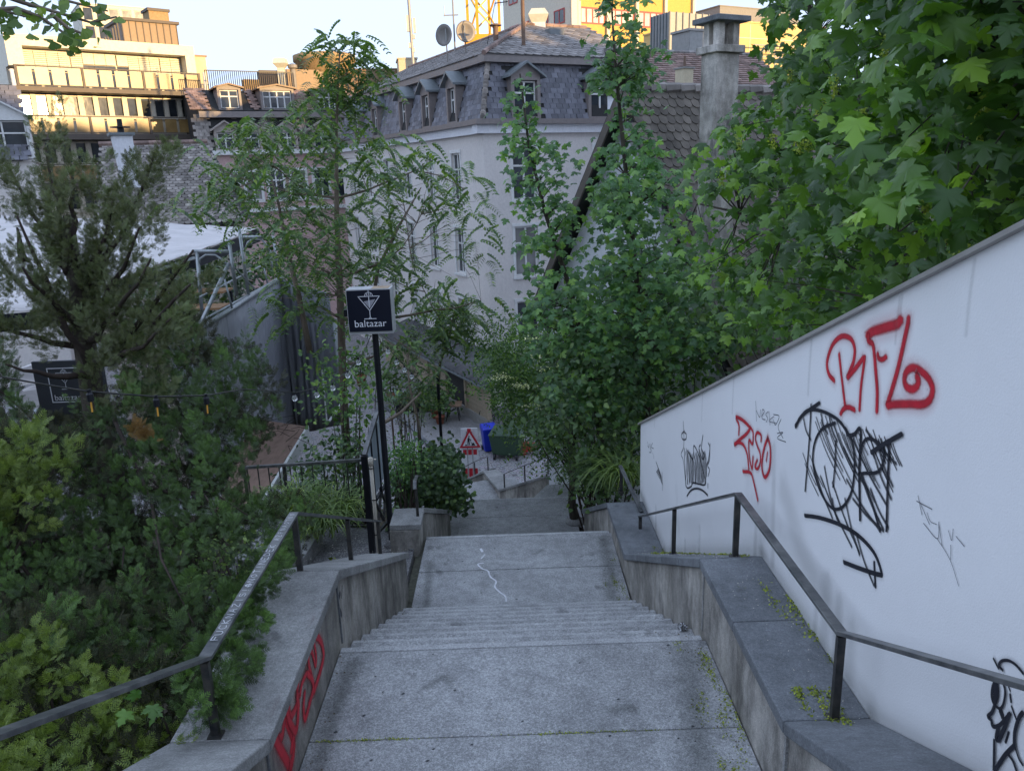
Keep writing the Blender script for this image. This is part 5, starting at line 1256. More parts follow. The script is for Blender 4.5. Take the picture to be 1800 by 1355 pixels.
for sgn, E_, zE_ in ((1, eN, zEn), (-1, eF, zEf)):
    q = MB(); q.prism([FGb.pt(0, gz-.10, .35), FGb.pt(E_, zE_-.10, .35), FGb.pt(E_, zE_, .35), FGb.pt(0, gz, .35)], tuple(FGr.d*(GLn+.35))); q.build('roof_deck', M['underlay'], gh)
    q = MB(); q.prism([FGb.pt(0, gz-.30, .36), FGb.pt(E_, zE_-.30, .36), FGb.pt(E_, zE_-.04, .36), FGb.pt(0, gz-.04, .36)], tuple(FGr.d*.04)); q.build('bargeboard', M['darkslab'] if sgn < 0 else M['coping_light'], gh)
dn = FGb.d*eN/nn; Bt = np.array([-FGb.d[0]*eN/nn, -FGb.d[1]*eN/nn, (gz-zEn)/nn])
Ot = np.array(FGb.pt(eN, zEn+.03, .35))
tile_plane(gh, 'roof_tile', M['oldtile'], Ot, FGr.d, Bt, GLn+.3, nn, .18, .18, lambda a, b: 0 < a < GLn+.3 and b < nn, 300, 'round', .022, .006)
q = MB()
for k in range(28): a = -.35+.34*k; q.tube([FGr.pt(a, gz+.03, 0), FGr.pt(a+.38, gz+.06, 0)], [.12, .10], 7)
q.build('ridge_tiles', M['rooftile_grey'], gh)
window(gh, FGb, -.3, .5, -3.2, -1.9, M['winframe'], M['glass'], 2, (.6,), .06, .05, .0, True)
# big chimney
M['chim'] = concrete('chimney_render', .60, .15, .4, .0, streak=.7, tint=(1.03, .97, .90), bs=.5)
CA = atY(1254, 290, 12.9); FQ = Fr((CA[0], CA[1]), 62.7)
ch = thing('chimney', (CA[0], CA[1], CA[2]-1.5), 'big weathered chimney with a slab cap on short pillars', 'chimney')
z1 = atY(1254, 92, 12.9)[2]; wA = .46; 
q = MB(); FQ.box(q, 0, wA, CA[2]-2.5, z1, -.36, 0); q.build('stack', M['chim'], ch, bevel=.012)
q = MB(); FQ.box(q, -.06, wA+.06, z1, z1+.11, -.42, .06); q.build('collar', M['chim'], ch, bevel=.01)
for a in (.02, wA-.14):
    for o in (-.34, -.12): q = MB(); FQ.box(q, a, a+.12, z1+.11, z1+.44, o, o+.12); q.build('pillar', M['chim'], ch)
q = MB(); FQ.box(q, -.1, wA+.1, z1+.44, z1+.52, -.48, .12); q.build('cap', M['coping_dark'], ch, bevel=.01)

# ---------- unseen houses added behind the camera, sized to keep this slope in shade ----------
sx, sy = S.x/math.hypot(S.x, S.y), S.y/math.hypot(S.x, S.y)
for k in range(-2, 4):
    fr = Fr((sx*(60+3*(k % 2)) - sy*k*21.0, sy*(60+3*(k % 2)) + sx*k*21.0), SUN_AZ+90)
    h = 12.4+[0, .5, -.4, .3][k % 4]
    hs = [(-9+4*i, -7.2+4*i, 8+3.4*j, 10+3.4*j) for i in range(5) for j in range(2)]
    t = block('shade_house', 'plain unseen house added behind the camera to block the low sun', fr, -10.8, 10.8, -1, h, 12, M['stucco'], holes=hs); t['group'] = 'unseen shade houses'
    for h_ in hs: window(t, fr, *h_, M['winframe'], M['glass'], 2, (.6,), .1, -.1, 0, False)
# ================================================================== SIGNS, GATE, TERRACE, COURTYARD
def text_mesh(name, txt, size, mat, parent, origin, xd, zd, nrm, extrude=.0006):
    cu = bpy.data.curves.new(name, 'FONT'); cu.body = txt; cu.size = size; cu.align_x = 'CENTER'; cu.extrude = extrude; cu.space_character = 1.02
    tmp = bpy.data.objects.new('tmp_text', cu); col.objects.link(tmp); dg = bpy.context.evaluated_depsgraph_get(); me = bpy.data.meshes.new_from_object(tmp.evaluated_get(dg))
    bpy.data.objects.remove(tmp, do_unlink=True); V = np.empty(len(me.vertices)*3); me.vertices.foreach_get('co', V); V = V.reshape(-1, 3)
    W = np.array(origin)+V[:, :1]*np.array(xd)+V[:, 1:2]*np.array(zd)+V[:, 2:]*np.array(nrm)
    c = (W.min(0)+W.max(0))/2; me.vertices.foreach_set('co', (W-c).ravel().astype(np.float32)); me.materials.clear(); me.materials.append(mat); me.update()
    me.name = name; o = bpy.data.objects.new(name, me); o.location = Vector(c); return link(o, parent)
def strokes_on(parent, name, mat, lines, th, org, xd, zd, nrm, off=.002):
    """flat printed lines; coordinates in metres on the sign face"""
    org = np.array(org, float); xd = np.array(xd, float); zd = np.array(zd, float); nrm = np.array(nrm, float); mb = MB()
    for L in lines:
        for a, b in zip(L[:-1], L[1:]):
            a = np.array(a); b = np.array(b); d = b-a; l = np.hypot(*d)
            if l < 1e-6: continue
            d = d/l; s = np.array([-d[1], d[0]])*th/2; a = a-d*th*.3; b = b+d*th*.3
            q = [a-s, b-s, b+s, a+s]; mb.prism([org+xd*p[0]+zd*p[1]+nrm*off for p in q], nrm*.0006)
        off += .0001
    return mb.build(name, mat, parent)
def cocktail(parent, org, xd, zd, nrm, s, wine=True):
    arc = [(.13*math.cos(t), .36+.13*math.sin(t)*.9) for t in np.linspace(0, math.pi, 12)]
    L = [[(-.36, .34), (.36, .34), (0, -.14), (-.36, .34)], [(0, -.14), (0, -.38)], [(-.2, -.42), (.2, -.42)], [(-.04, -.41), (0, -.36), (.04, -.41)], [(-.13, .36)]+arc[::-1]+[(.13, .36)], [(0, .47), (0, .53)], [(0, .34), (0, -.04)],
         [(-.05, .37), (-.07, .44)], [(.05, .37), (.07, .44)], [(0, .37), (0, .46)]]
    o = strokes_on(parent, 'glass_logo', M['print'], [[(x*s, y*s) for x, y in l] for l in L], .022*s, org, xd, zd, nrm)
    o['label'] = 'thin white line drawing of a cocktail glass'
    if wine:
        q = [(-.19, .17), (.22, .24), (.01, -.07)]; mb = MB(); mb.prism([np.array(org)+np.array(xd)*x*s+np.array(zd)*y*s+np.array(nrm)*.0012 for x, y in q], np.array(nrm)*.0004); mb.build('drink_fill', plain_grey, parent)
plain_grey = plain('grey_print', (.30, .30, .33), .6)
# --- light box sign on a pole
pb = atY(683, 962, 9.0); pt_ = atY(655, 588, 9.0)
sg = thing('bar_sign', (pb[0], 9.0, pb[2]), 'black square box sign reading baltazar on a dark pole beside the stairs', 'sign')
x0, x1 = atY(613, 545, 9.0)[0], atY(690, 545, 9.0)[0]; xc = (x0+x1)/2; px_ = xc+.02
zt_s = atY(650, 510, 8.92)[2]; zb_s = atY(654, 583, 8.92)[2]; hwid = (x1-x0)/2
MB().tube([(px_, 9.05, pb[2]-.3), (px_, 9.05, zb_s)], .037, 12).build('pole', M['black'], sg)
boxo('casing', M['alu'], xc-hwid-.004, xc+hwid+.004, 8.925, 9.165, zb_s-.03, zt_s+.012, sg, bevel=.006)
boxo('face', M['navy'], xc-hwid+.006, xc+hwid-.004, 8.912, 8.93, zb_s+.004, zt_s+.0, sg, bevel=.002)
boxo('side_lamp', M['black'], xc-hwid-.06, xc-hwid-.005, 9.0, 9.08, zb_s+.17, zb_s+.25, sg)
zc = (zt_s+zb_s)/2
cocktail(sg, (xc+.005, 8.912, zc+.055), (1, 0, 0), (0, 0, 1), (0, -1, 0), .34)
text_mesh('lettering', 'baltazar', .115, M['print'], sg, (xc, 8.9105, zb_s+.06), (1, 0, 0), (0, 0, 1), (0, -1, 0))
stn = boxo('rust_stain', rough_mat('rust_stain', (.30, .20, .12), (.42, .33, .24), 12, .8), xc+.03, xc+hwid-.02, 8.93, 9.15, zt_s+.0125, zt_s+.0135, sg)

# --- gate of black frames (opened, seen nearly edge on)
A_ = atY(656, 976, 8.75); B_ = atY(688, 952, 9.35)
gt = thing('metal_gate', (A_[0], 8.75, -4.42), 'black framed glass gate standing open beside the side path, seen nearly edge on', 'gate')
ax, bx = A_[0], B_[0]+.0
zA = atY(645, 800, 8.75)[2]; zBt = atY(667, 706, 9.35)[2]
boxo('post', M['black'], ax-.035, ax+.035, 8.70, 8.78, -4.6, zA, gt)
boxo('post', M['black'], bx-.03, bx+.03, 9.33, 9.40, -4.6, zBt, gt)
MB().bar((ax, 8.75, zA), (bx, 9.36, zBt), .05, .04).build('top_rail', M['railtop'], gt)
vdir = np.array([bx-ax, .61]); 
def gp(t, z): return np.array([ax+(bx-ax)*t, 8.75+.61*t, z])
def gz(t, f): lo = -4.38; hi = zA+(zBt-zA)*t; return lo+(hi-lo)*f
q = MB()
for t in (.33, .66): q.bar(gp(t, gz(t, .36)), gp(t, gz(t, 1)), .035, .03)
q.bar(gp(0, gz(0, .42)), gp(1, gz(1, .36)), .035, .03); q.bar(gp(0, gz(0, .1)), gp(1, gz(1, .06)), .035, .03); q.build('frame_bar', M['black'], gt)
q = MB()
for i in range(3): q.bar(gp(i/3, gz(i/3, .12)), gp((i+1)/3, gz((i+1)/3, .38)), .03, .02); q.bar(gp(i/3, gz(i/3, .38)), gp((i+1)/3, gz((i+1)/3, .12)), .03, .02)
q.build('brace', M['rail'], gt)
for i in range(3):
    a, b = gp(i/3+.05, 0), gp((i+1)/3-.05, 0); q = MB(); q.prism([(a[0], a[1], gz(i/3, .46)), (b[0], b[1], gz((i+1)/3, .43)), (b[0], b[1], gz((i+1)/3, .94)), (a[0], a[1], gz(i/3, .94))], (.008, 0, 0)); q.build('pane', M['glass2'], gt)
pc = thing('cable_pipe', (ax+.09, 8.7, -4.45), 'cream plastic cable pipe strapped to the gate post', 'pipe')
q = MB(); q.tube([(ax+.085, 8.66, -4.5), (ax+.085, 8.66, zA-.02)], .022, 8); q.tube([(ax+.085, 8.66, zA-.1), (ax+.085, 8.66, zA)], .03, 8); q.tube([(ax+.13, 8.70, -3.2), (ax+.13, 8.70, zA-.04)], .018, 8); q.build('pipe', M['cream'], pc, True)
q = MB()
for z in (-3.7, -4.15, -3.3): q.box(ax+.055, ax+.115, 8.632, 8.64, z, z+.012)
q.build('strap', M['rail'], pc)
# --- railing with balusters left of the gate
ra, rb = atY(425, 822, 10.3), atY(640, 808, 9.6)
rg = thing('garden_railing', ra-[0, 0, 1], 'dark garden railing with thin balusters left of the gate', 'railing')
MB().bar(ra, rb, .05, .035).build('top_rail', M['railtop'], rg); MB().bar(ra-[0, 0, .93], rb-[0, 0, .93], .035, .025).build('bottom_rail', M['rail'], rg)
for k in range(11):
    t = (k+.5)/11; p = ra+(rb-ra)*t; MB().box(p[0]-.007, p[0]+.007, p[1]-.007, p[1]+.007, p[2]-.93, p[2]-.01).build('baluster', M['rail'], rg)
for t in (.36, .02): p = ra+(rb-ra)*t; MB().box(p[0]-.02, p[0]+.02, p[1]-.02, p[1]+.02, p[2]-1.3, p[2]).build('post', M['rail'], rg)

# --- terrace: awning, scaffold frames, tarpaulin wall, plywood roof
m, nt, out = newmat('tarpaulin'); c = ramp(nt, noise(nt, .8, 4, pos(nt)), [(.3, (.22, .225, .25)), (.7, (.33, .335, .37))])
wv = nt.nodes.new('ShaderNodeTexWave'); wv.inputs['Scale'].default_value = 1.1; wv.inputs['Distortion'].default_value = 7; wv.inputs['Detail'].default_value = 3; nt.links.new(pos(nt, (1.5, 1.2, .25)), wv.inputs['Vector'])
princ(nt, out, c, .5, bump(nt, wv.outputs['Fac'], .7, .08), 0, .4); M['tarp'] = m
m, nt, out = newmat('awning_cloth'); c = ramp(nt, noise(nt, 1.2, 5, pos(nt, (1, 3, 3))), [(.3, (.50, .47, .46)), (.7, (.62, .58, .57))])
princ(nt, out, c, .8, bump(nt, noise(nt, 1.5, 4, pos(nt, (1, 3, 3))), .6, .08), 0, .2); M['awning'] = m
m, nt, out = newmat('plywood'); c = ramp(nt, noise(nt, 3, 6, pos(nt, (4, 1, 1))), [(.3, (.20, .13, .10)), (.7, (.30, .20, .155))]); princ(nt, out, c, .8, bump(nt, noise(nt, 30, 4, pos(nt, (4, 1, 1))), .3, .005), 0, .2); M['ply'] = m
M['galv'] = rough_mat('galvanised_tube', (.28, .30, .31), (.42, .44, .45), 6, .4, .2, .004, 60, .6)
aw = thing('awning', atY(100, 450, 18), 'large pale grey awning roof spread behind the cypress', 'awning')
pts = [atY(-140, 372, 22), atY(205, 388, 20), atY(455, 402, 19.5), atY(340, 445, 16.4), atY(240, 478, 15.2), atY(60, 545, 12.6), atY(-140, 560, 11.5)]
def cloth(quad, nu, nv, sag, name, mat, parent, th=.012, wrinkle=.02):
    a, b, c, d = [np.array(p, float) for p in quad]; V = []; F = []
    for j in range(nv+1):
        for i in range(nu+1):
            u, v = i/nu, j/nv; p = (a*(1-u)+b*u)*(1-v)+(d*(1-u)+c*u)*v
            p = p+np.array([0, 0, -sag*16*u*(1-u)*v*(1-v)+wrinkle*math.sin(u*23+v*9)*math.sin(v*17+3*u)]); V.append(p)
    F = [(j*(nu+1)+i, j*(nu+1)+i+1, (j+1)*(nu+1)+i+1, (j+1)*(nu+1)+i) for j in range(nv) for i in range(nu)]
    o = mobj(name, V, F, mat, parent, True); s = o.modifiers.new('thickness', 'SOLIDIFY'); s.thickness = th; return o
cloth([pts[0], pts[1], pts[5], pts[6]], 16, 14, .10, 'cloth_panel', M['awning'], aw)
cloth([pts[1], pts[2], pts[3], pts[4]], 12, 10, .06, 'cloth_panel', M['awning'], aw)
q = MB(); tri = [pts[1], pts[4], pts[5]]; q.add(tri, [(0, 1, 2)]); q.build('cloth_panel', M['awning'], aw)
q = MB(); edge = [pts[2]+[0, 0, -.03], pts[3]+[0, 0, -.03], pts[4]+[0, 0, -.03], pts[5]+[0, 0, -.03], pts[6]+[0, 0, -.03]]
for a, b in zip(edge[:-1], edge[1:]): q.prism([a, b, b+[0, 0, -.28], a+[0, 0, -.28]], (0, .02, 0))
q.build('valance', M['black'], aw)
q = MB(); edge = [pts[1], pts[2]]; q.tube([p+[0, 0, -.05] for p in edge], .04, 6); q.tube([pts[4]+[0, 0, -.1], pts[3]+[0, 0, -.1]], .04, 6); q.build('edge_tube', M['galv'], aw)
sf = thing('scaffold_frame', atY(400, 600, 14), 'galvanised scaffold tubes and handrails around the terrace behind the cypress', 'scaffold')
def T(name, pl, r=.028):
    MB().tube([atY(*p) for p in pl], r, 8).build(name, M['galv'], sf, True)
T('top_tube', [(338, 442, 14.5), (402, 442, 14.5)], .035); T('top_tube', [(424, 417, 17), (470, 417, 17)], .035)
T('arch', [(347, 470, 14.5), (352, 455, 14.5), (362, 448, 14.5), (378, 448, 14.5), (388, 455, 14.5), (400, 466, 14.5)], .022)
T('arch', [(430, 440, 17), (436, 426, 17), (444, 421, 17), (460, 421, 17), (468, 430, 17), (474, 442, 17)], .022)
T('standard', [(346, 440, 14.5), (356, 560, 14.5)], .035); T('standard', [(402, 420, 14.5), (416, 520, 14.5)], .035); T('standard', [(420, 400, 16.5), (437, 520, 16.5)], .035); T('standard', [(480, 415, 18.5), (490, 492, 18.5)], .03); T('standard', [(475, 440, 18), (481, 490, 18)], .022)
T('brace', [(402, 464, 14.5), (352, 570, 13.2)], .035); T('brace', [(412, 470, 14.6), (448, 508, 16.5)], .015)
T('handrail', [(352, 522, 13.6), (462, 466, 18.2)], .02); T('handrail', [(344, 583, 13), (495, 487, 19.5)], .05); T('handrail', [(300, 610, 12), (344, 583, 13)], .05); T('handrail', [(340, 572, 13), (470, 500, 18.2)], .022)
T('guard_post', [(395, 491, 15), (408, 542, 15)], .02); T('guard_post', [(462, 464, 18.2), (472, 505, 18.2)], .02); T('standard', [(176, 500, 12), (186, 560, 12)], .05); T('ledger', [(20, 700, 10.5), (70, 688, 10.8)], .04); T('ledger', [(30, 745, 10.5), (75, 715, 10.8)], .04)
tw = thing('tarpaulin_wall', atY(480, 700, 14), 'grey tarpaulin screen hung below the terrace handrail', 'screen')
def tpanel(p, nu=14, nv=8, amp=.06):
    a, b, c, d = [np.array(atY(*x)) for x in p]; V = []
    for j in range(nv+1):
        for i in range(nu+1):
            u, v = i/nu, j/nv; P_ = (a*(1-u)+b*u)*(1-v)+(d*(1-u)+c*u)*v; P_ = P_+np.array([.4, -.9, 0])*amp*math.sin(u*14+v*1.5)*(.4+v); V.append(P_)
    F = [(j*(nu+1)+i, j*(nu+1)+i+1, (j+1)*(nu+1)+i+1, (j+1)*(nu+1)+i) for j in range(nv) for i in range(nu)]
    o = mobj('tarpaulin', V, F, M['tarp'], tw, True); s = o.modifiers.new('thickness', 'SOLIDIFY'); s.thickness = .01
tpanel([(300, 612, 12), (492, 490, 19.5), (520, 760, 19.5), (340, 900, 12)], 30, 8)
tpanel([(490, 489, 19.5), (578, 515, 18.6), (605, 745, 18.6), (515, 765, 19.5)], 14, 8, .02)
T('frame_post', [(588, 560, 17.4), (606, 770, 17.4)], .05)
wl_ = thing('white_frame', atY(600, 700, 17), 'white ladder like frame leaning at the end of the tarpaulin', 'frame'); q = MB()
q.tube([atY(592, 560, 17), atY(604, 720, 17)], .03, 6); q.tube([atY(575, 745, 16.5), atY(603, 705, 17)], .03, 6); q.tube([atY(566, 650, 16.8), atY(575, 745, 16.5)], .02, 6); q.build('tube', M['white'], wl_)
pr_ = thing('plywood_roof', atY(470, 820, 13), 'brown plywood roof with a pale edge beam left of the gate', 'roof')
a, b, c, d = atY(540, 752, 15.5), atY(445, 742, 16.2), atY(380, 900, 11.0), atY(450, 892, 10.9)
a[2] = b[2] = max(a[2], b[2]); 
MB().prism([a, b, c, d], (0, 0, .03)).build('plywood', M['ply'], pr_)
MB().bar(atY(541, 752, 15.45)+[0, 0, -.08], atY(456, 893, 10.9)+[0, 0, -.08], .05, .24).build('edge_beam', M['winframe'], pr_)
q = MB(); rr2 = random.Random(2)
for k in range(26):
    t = rr2.random()*.35; u = rr2.random(); p = a+(d-a)*t+(b-a)*u+[0, 0, .05]; an = rr2.uniform(0, 6.3); l = rr2.uniform(.3, .9); q.tube([p, p+[l*.5*math.cos(an), l*.5*math.sin(an), .05+rr2.random()*.06], p+[l*math.cos(an+.3), l*math.sin(an+.3), .02]], .006, 4)
tag(q.build('fallen_twigs', M['twig'], pr_), kind='stuff')
for i, (x, y, Yv, lab) in enumerate(((355, 512, 16.5, 'orange wooden table edge under the scaffold'), (348, 540, 15.5, 'orange wooden bench board below the table'))):
    p = atY(x, y, Yv); t = thing('bar_table', p-[0, 0, .7], lab, 'table'); MB().box(p[0]-.35, p[0]+.55, p[1]-.3, p[1]+.3, p[2]-.02, p[2]+.02).build('top', plain('orange_wood%d' % i, (.30, .16, .07), .6), t)
    q = MB(); [q.box(p[0]+sx_-.03, p[0]+sx_+.03, p[1]+.1, p[1]+.16, p[2]-.7, p[2]-.03) for sx_ in (-.35, .55)]; q.build('leg', M['black'], t)
# black banner of the bar behind the cypress
bn = thing('bar_banner', atY(110, 740, 7.6), 'black banner with white outlined cocktail glass and baltazar lettering behind the hedge', 'banner')
ba, bb = atY(55, 640, 7.6), atY(200, 640, 7.6); bz0 = atY(110, 830, 7.6)[2]
boxo('panel', plain('banner_cloth', (.045, .048, .055), .8), ba[0], bb[0]-.12, 7.6, 7.64, bz0, ba[2]+.02, bn)
o_ = atY(152, 705, 7.6); e0 = atY(82, 648, 7.6); e1 = atY(94, 707, 7.6)
strokes_on(bn, 'outline', M['print'], [[(bb[0]-e0[0]-.12, 0), (0, 0), (0, e1[2]-e0[2]), (bb[0]-e0[0]-.12, e1[2]-e0[2])]], .010, (e0[0], 7.6, e0[2]), (1, 0, 0), (0, 0, 1), (0, -1, 0))
cc = atY(114, 668, 7.6); cocktail(bn, (cc[0], 7.6, cc[2]), (1, 0, 0), (0, 0, 1), (0, -1, 0), .22, False)
tc = atY(120, 703, 7.6); text_mesh('lettering', 'baltazar', .082, M['print'], bn, (tc[0], 7.5985, tc[2]), (1, 0, 0), (0, 0, 1), (0, -1, 0))
wp_ = MB(); wp_.prism([atY(28, 650, 9), atY(62, 640, 9), atY(66, 668, 9), atY(22, 668, 9)], (0, .3, 0)); wp_.prism([atY(28, 690, 9), atY(64, 684, 9), atY(72, 716, 9), atY(34, 728, 9)], (0, .3, 0))
tag(wp_.build('sun_shade', M['awning']), 'pale folded sun shade beside the black banner', 'sun shade')

# --- string lights
sl_ = thing('string_lights', atY(300, 700, 4.6), 'thin cable of party lights strung across the bushes', 'string lights')
Lp = [(-60, 650, 4.0), (0, 662, 4.1), (80, 676, 4.3), (155, 688, 4.5), (275, 697, 4.8), (362, 695, 5.2), (430, 684, 5.8), (520, 690, 8.0), (560, 681, 8.3), (590, 668, 8.6), (612, 652, 8.8), (640, 618, 9.0), (652, 590, 9.0)]
MB().tube([atY(*p) for p in Lp], .0055, 5).build('cable', M['rail'], sl_, True)
M['bulbamber'] = plain('amber_filament', (.75, .38, .05), .4)
for x, y, v in ((157, 690, 4.5), (274, 700, 4.8), (362, 697, 5.2)):
    p = atY(x, y, v); s_ = MB(); s_.lathe([(.016, -.055), (.02, -.05), (.02, -.01), (.012, .0), (.012, .02)], p, 10); so_ = s_.build('socket', M['black'], sl_)
    MB().tube([p+[0, 0, -.055], p+[-.003, 0, -.12]], .005, 6).build('filament', M['bulbamber'], so_)
m, nt, out = newmat('clear_bulb'); pp_ = nt.nodes.new('ShaderNodeBsdfPrincipled'); pp_.inputs['Roughness'].default_value = .03; pp_.inputs['Transmission Weight'].default_value = .9; pp_.inputs['Base Color'].default_value = (.85, .87, .9, 1); nt.links.new(pp_.outputs[0], out.inputs['Surface']); nb_ = noise(nt, 5, 2, pos(nt)); nt.links.new(bump(nt, nb_, .05, .01), pp_.inputs['Normal']); M['bulb'] = m
for x, y, v in ((518, 700, 8.0), (557, 694, 8.3), (585, 682, 8.6), (611, 660, 8.8), (630, 637, 8.9), (682, 618, 11), (697, 637, 11), (711, 650, 11.2), (724, 662, 11.4)):
    p = atY(x, y, v); o = MB(); r_ = .034 if v < 10 else .038; o.lathe([(.004, -r_), (r_*.7, -r_*.7), (r_, 0), (r_*.75, r_*.65), (r_*.35, r_)], p, 10); b_ = o.build('bulb', M['bulb'], sl_, True); MB().lathe([(r_*.35, r_*.9), (r_*.3, r_*1.8)], p, 8).build('socket', M['black'], b_)
MB().tube([atY(652, 590, 9.1), atY(682, 612, 11), atY(711, 643, 11.2), atY(740, 672, 11.6)], .004, 4).build('cable', M['rail'], sl_)

# --- posts
for (x0_, y0_, x1_, y1_, v, r_, lab) in ((776, 655, 781, 860, 13.5, .028, 'slim black post rising behind the ivy, closest to the road works sign'),):
    a = atY(x1_, y1_, v); b = atY(x0_, y0_, v); tag(MB().tube([a, (a[0], v, b[2])], r_, 8).build('lamp_post', M['black']), lab, 'post')
a = atY(688, 720, 15); b = atY(694, 800, 15); tag(MB().tube([(b[0], 15, b[2]), (b[0], 15, a[2])], .02, 6).build('garden_post', M['rust']), 'thin dark garden stake behind the gate', 'post')
a = atY(735, 815, 11.5); b = atY(782, 806, 11.5); tag(MB().bar(a, b, .05, .04).build('rail_stub', M['railtop']), 'grey handrail end half buried in the ivy', 'handrail')

# --- road works sign
Yv = 24.0; c = atY(828, 800, Yv); t = thing('roadworks_sign', (c[0], Yv, -10.6), 'red bordered triangular road works sign on a red and white striped board', 'road sign')
M['signred'] = plain('sign_red', (.50, .015, .03), .4); M['signwhite'] = plain('sign_white', (.72, .72, .74), .4)
bx0, bx1 = atY(812, 800, Yv)[0], atY(841, 800, Yv)[0]; bt = atY(826, 753, Yv)[2]
boxo('board', M['signwhite'], bx0, bx1, Yv, Yv+.04, -10.6, bt, t)
W3 = (bx1-bx0); k = 0; z = bt-.0
for (za, zb, cols_) in ((753, 768, (1,)), (790, 799, (0, 1, 2)), (823, 842, (0, 1, 2)), (866, 890, (0, 1, 2))):
    z1 = atY(826, za, Yv)[2]; z0 = max(atY(826, zb, Yv)[2], -10.6)
    for cix in cols_: boxo('red_stripe', M['signred'], bx0+W3*(.08+.31*cix), bx0+W3*(.08+.31*cix+.22), Yv-.006, Yv, z0, z1, t)
boxo('grey_bar', M['zinc'], bx0+W3*.32, bx0+W3*.37, Yv-.008, Yv-.002, -10.6, bt-.1, t); boxo('grey_bar', M['zinc'], bx0+W3*.63, bx0+W3*.68, Yv-.008, Yv-.002, -10.6, bt-.1, t)
tl, tr_, tp = atY(808, 789, Yv), atY(845, 783, Yv), atY(824, 753, Yv); zb_ = (tl[2]+tr_[2])/2; xm = (tl[0]+tr_[0])/2; hw = (tr_[0]-tl[0])/2; hz = tp[2]-zb_
def tri(s, y0, y1, name, mat):
    cz = zb_+hz/3; P_ = [(xm-hw*s, y0, cz-hz/3*s), (xm+hw*s, y0, cz-hz/3*s), (xm, y0, cz+hz*2/3*s)]; MB().prism(P_, (0, y1-y0, 0)).build(name, mat, t)
tri(1.0, Yv-.05, Yv-.02, 'triangle', M['signred']); tri(.70, Yv-.056, Yv-.051, 'triangle_field', M['signwhite'])
q = MB(); f = lambda x, z: (xm+x*hw, Yv-.058, zb_+z*hz)
for P_ in ([(-.12, .62), (-.04, .66), (.02, .6), (-.04, .54), (-.1, .56)], [(-.2, .52), (-.06, .56), (.0, .36), (-.1, .32), (-.22, .36)], [(-.22, .38), (-.12, .36), (-.14, .12), (-.22, .12)], [(-.12, .36), (-.02, .32), (.02, .12), (-.05, .12)], [(-.04, .52), (.16, .42), (.15, .38), (-.04, .46)],
           [(.0, .44), (.03, .46), (.26, .14), (.22, .12)], [(.12, .12), (.5, .12), (.42, .22), (.3, .28), (.2, .22)], [(-.48, .12), (-.26, .12), (-.3, .18), (-.4, .2)]):
    q.prism([f(x, z) for x, z in P_], (0, .002, 0))
q.build('worker_symbol', M['black'], t)

# --- courtyard things
def wheelie(name, lab, x, y, w, d, h, rot, mat, lidmat, group=None):
    p = atZ(x, y, -11); t = thing(name, (0, 0, 0), lab, 'wheelie bin', group)
    q = MB(); q.hexa([(-w*.38, -d*.36, .05), (w*.38, -d*.36, .05), (w*.38, d*.36, .05), (-w*.38, d*.36, .05), (-w/2, -d/2, h*.86), (w/2, -d/2, h*.86), (w/2, d/2, h*.86), (-w/2, d/2, h*.86)]); q.build('body', mat, t, bevel=.02)
    q = MB(); q.box(-w*.52, w*.52, -d*.52, d*.52, h*.84, h*.89); q.build('rim', mat, t, bevel=.01)
    q = MB(); q.hexa([(-w*.53, -d*.56, h*.895), (w*.53, -d*.56, h*.895), (w*.53, d*.55, h*.92), (-w*.53, d*.55, h*.92), (-w*.45, -d*.48, h*.95), (w*.45, -d*.48, h*.95), (w*.45, d*.5, h), (-w*.45, d*.5, h)]); q.build('lid', lidmat, t, bevel=.02)
    for sx_ in (-1, 1):
        q = MB(); q.tube([(sx_*w*.42-.03, d*.4, .1), (sx_*w*.42+.03, d*.4, .1)], .1, 14); q.build('wheel', M['black'], t)
    q = MB(); q.tube([(-w*.4, d*.62, h*.9), (w*.4, d*.62, h*.9)], .018, 6); q.build('handle', lidmat, t)
    t.location = Vector(p); t.rotation_euler = (0, 0, R(rot)); return t
M['binblue'] = plain('blue_plastic', (.010, .03, .42), .4); M['bingreen'] = plain('green_plastic', (.035, .07, .04), .45)
wheelie('wheelie_bin', 'bright blue wheelie bin in the courtyard beside a dark green container', 861, 792, .62, .6, 1.12, 14, M['binblue'], M['binblue'])
p = atZ(893, 802, -11); t = thing('waste_container', (0, 0, 0), 'wide dark green rubbish container with wheels next to the blue bin', 'rubbish container')
q = MB(); q.hexa([(-.55, -.36, .16), (.55, -.36, .16), (.55, .36, .16), (-.55, .36, .16), (-.66, -.46, 1.0), (.66, -.46, 1.0), (.66, .46, 1.0), (-.66, .46, 1.0)]); q.build('body', M['bingreen'], t, bevel=.03)
q = MB(); q.hexa([(-.70, -.5, 1.0), (.70, -.5, 1.0), (.70, .5, 1.0), (-.70, .5, 1.0), (-.6, -.4, 1.13), (.6, -.4, 1.13), (.6, .45, 1.2), (-.6, .45, 1.2)]); q.build('lid', M['bingreen'], t, bevel=.03)
for sx_ in (-.45, .45):
    for sy_ in (-.42, .3): q = MB(); q.tube([(sx_-.04, sy_, .12), (sx_+.04, sy_, .12)], .12, 14); q.build('wheel', M['black'], t)
t.location = Vector(p); t.rotation_euler = (0, 0, R(-12))
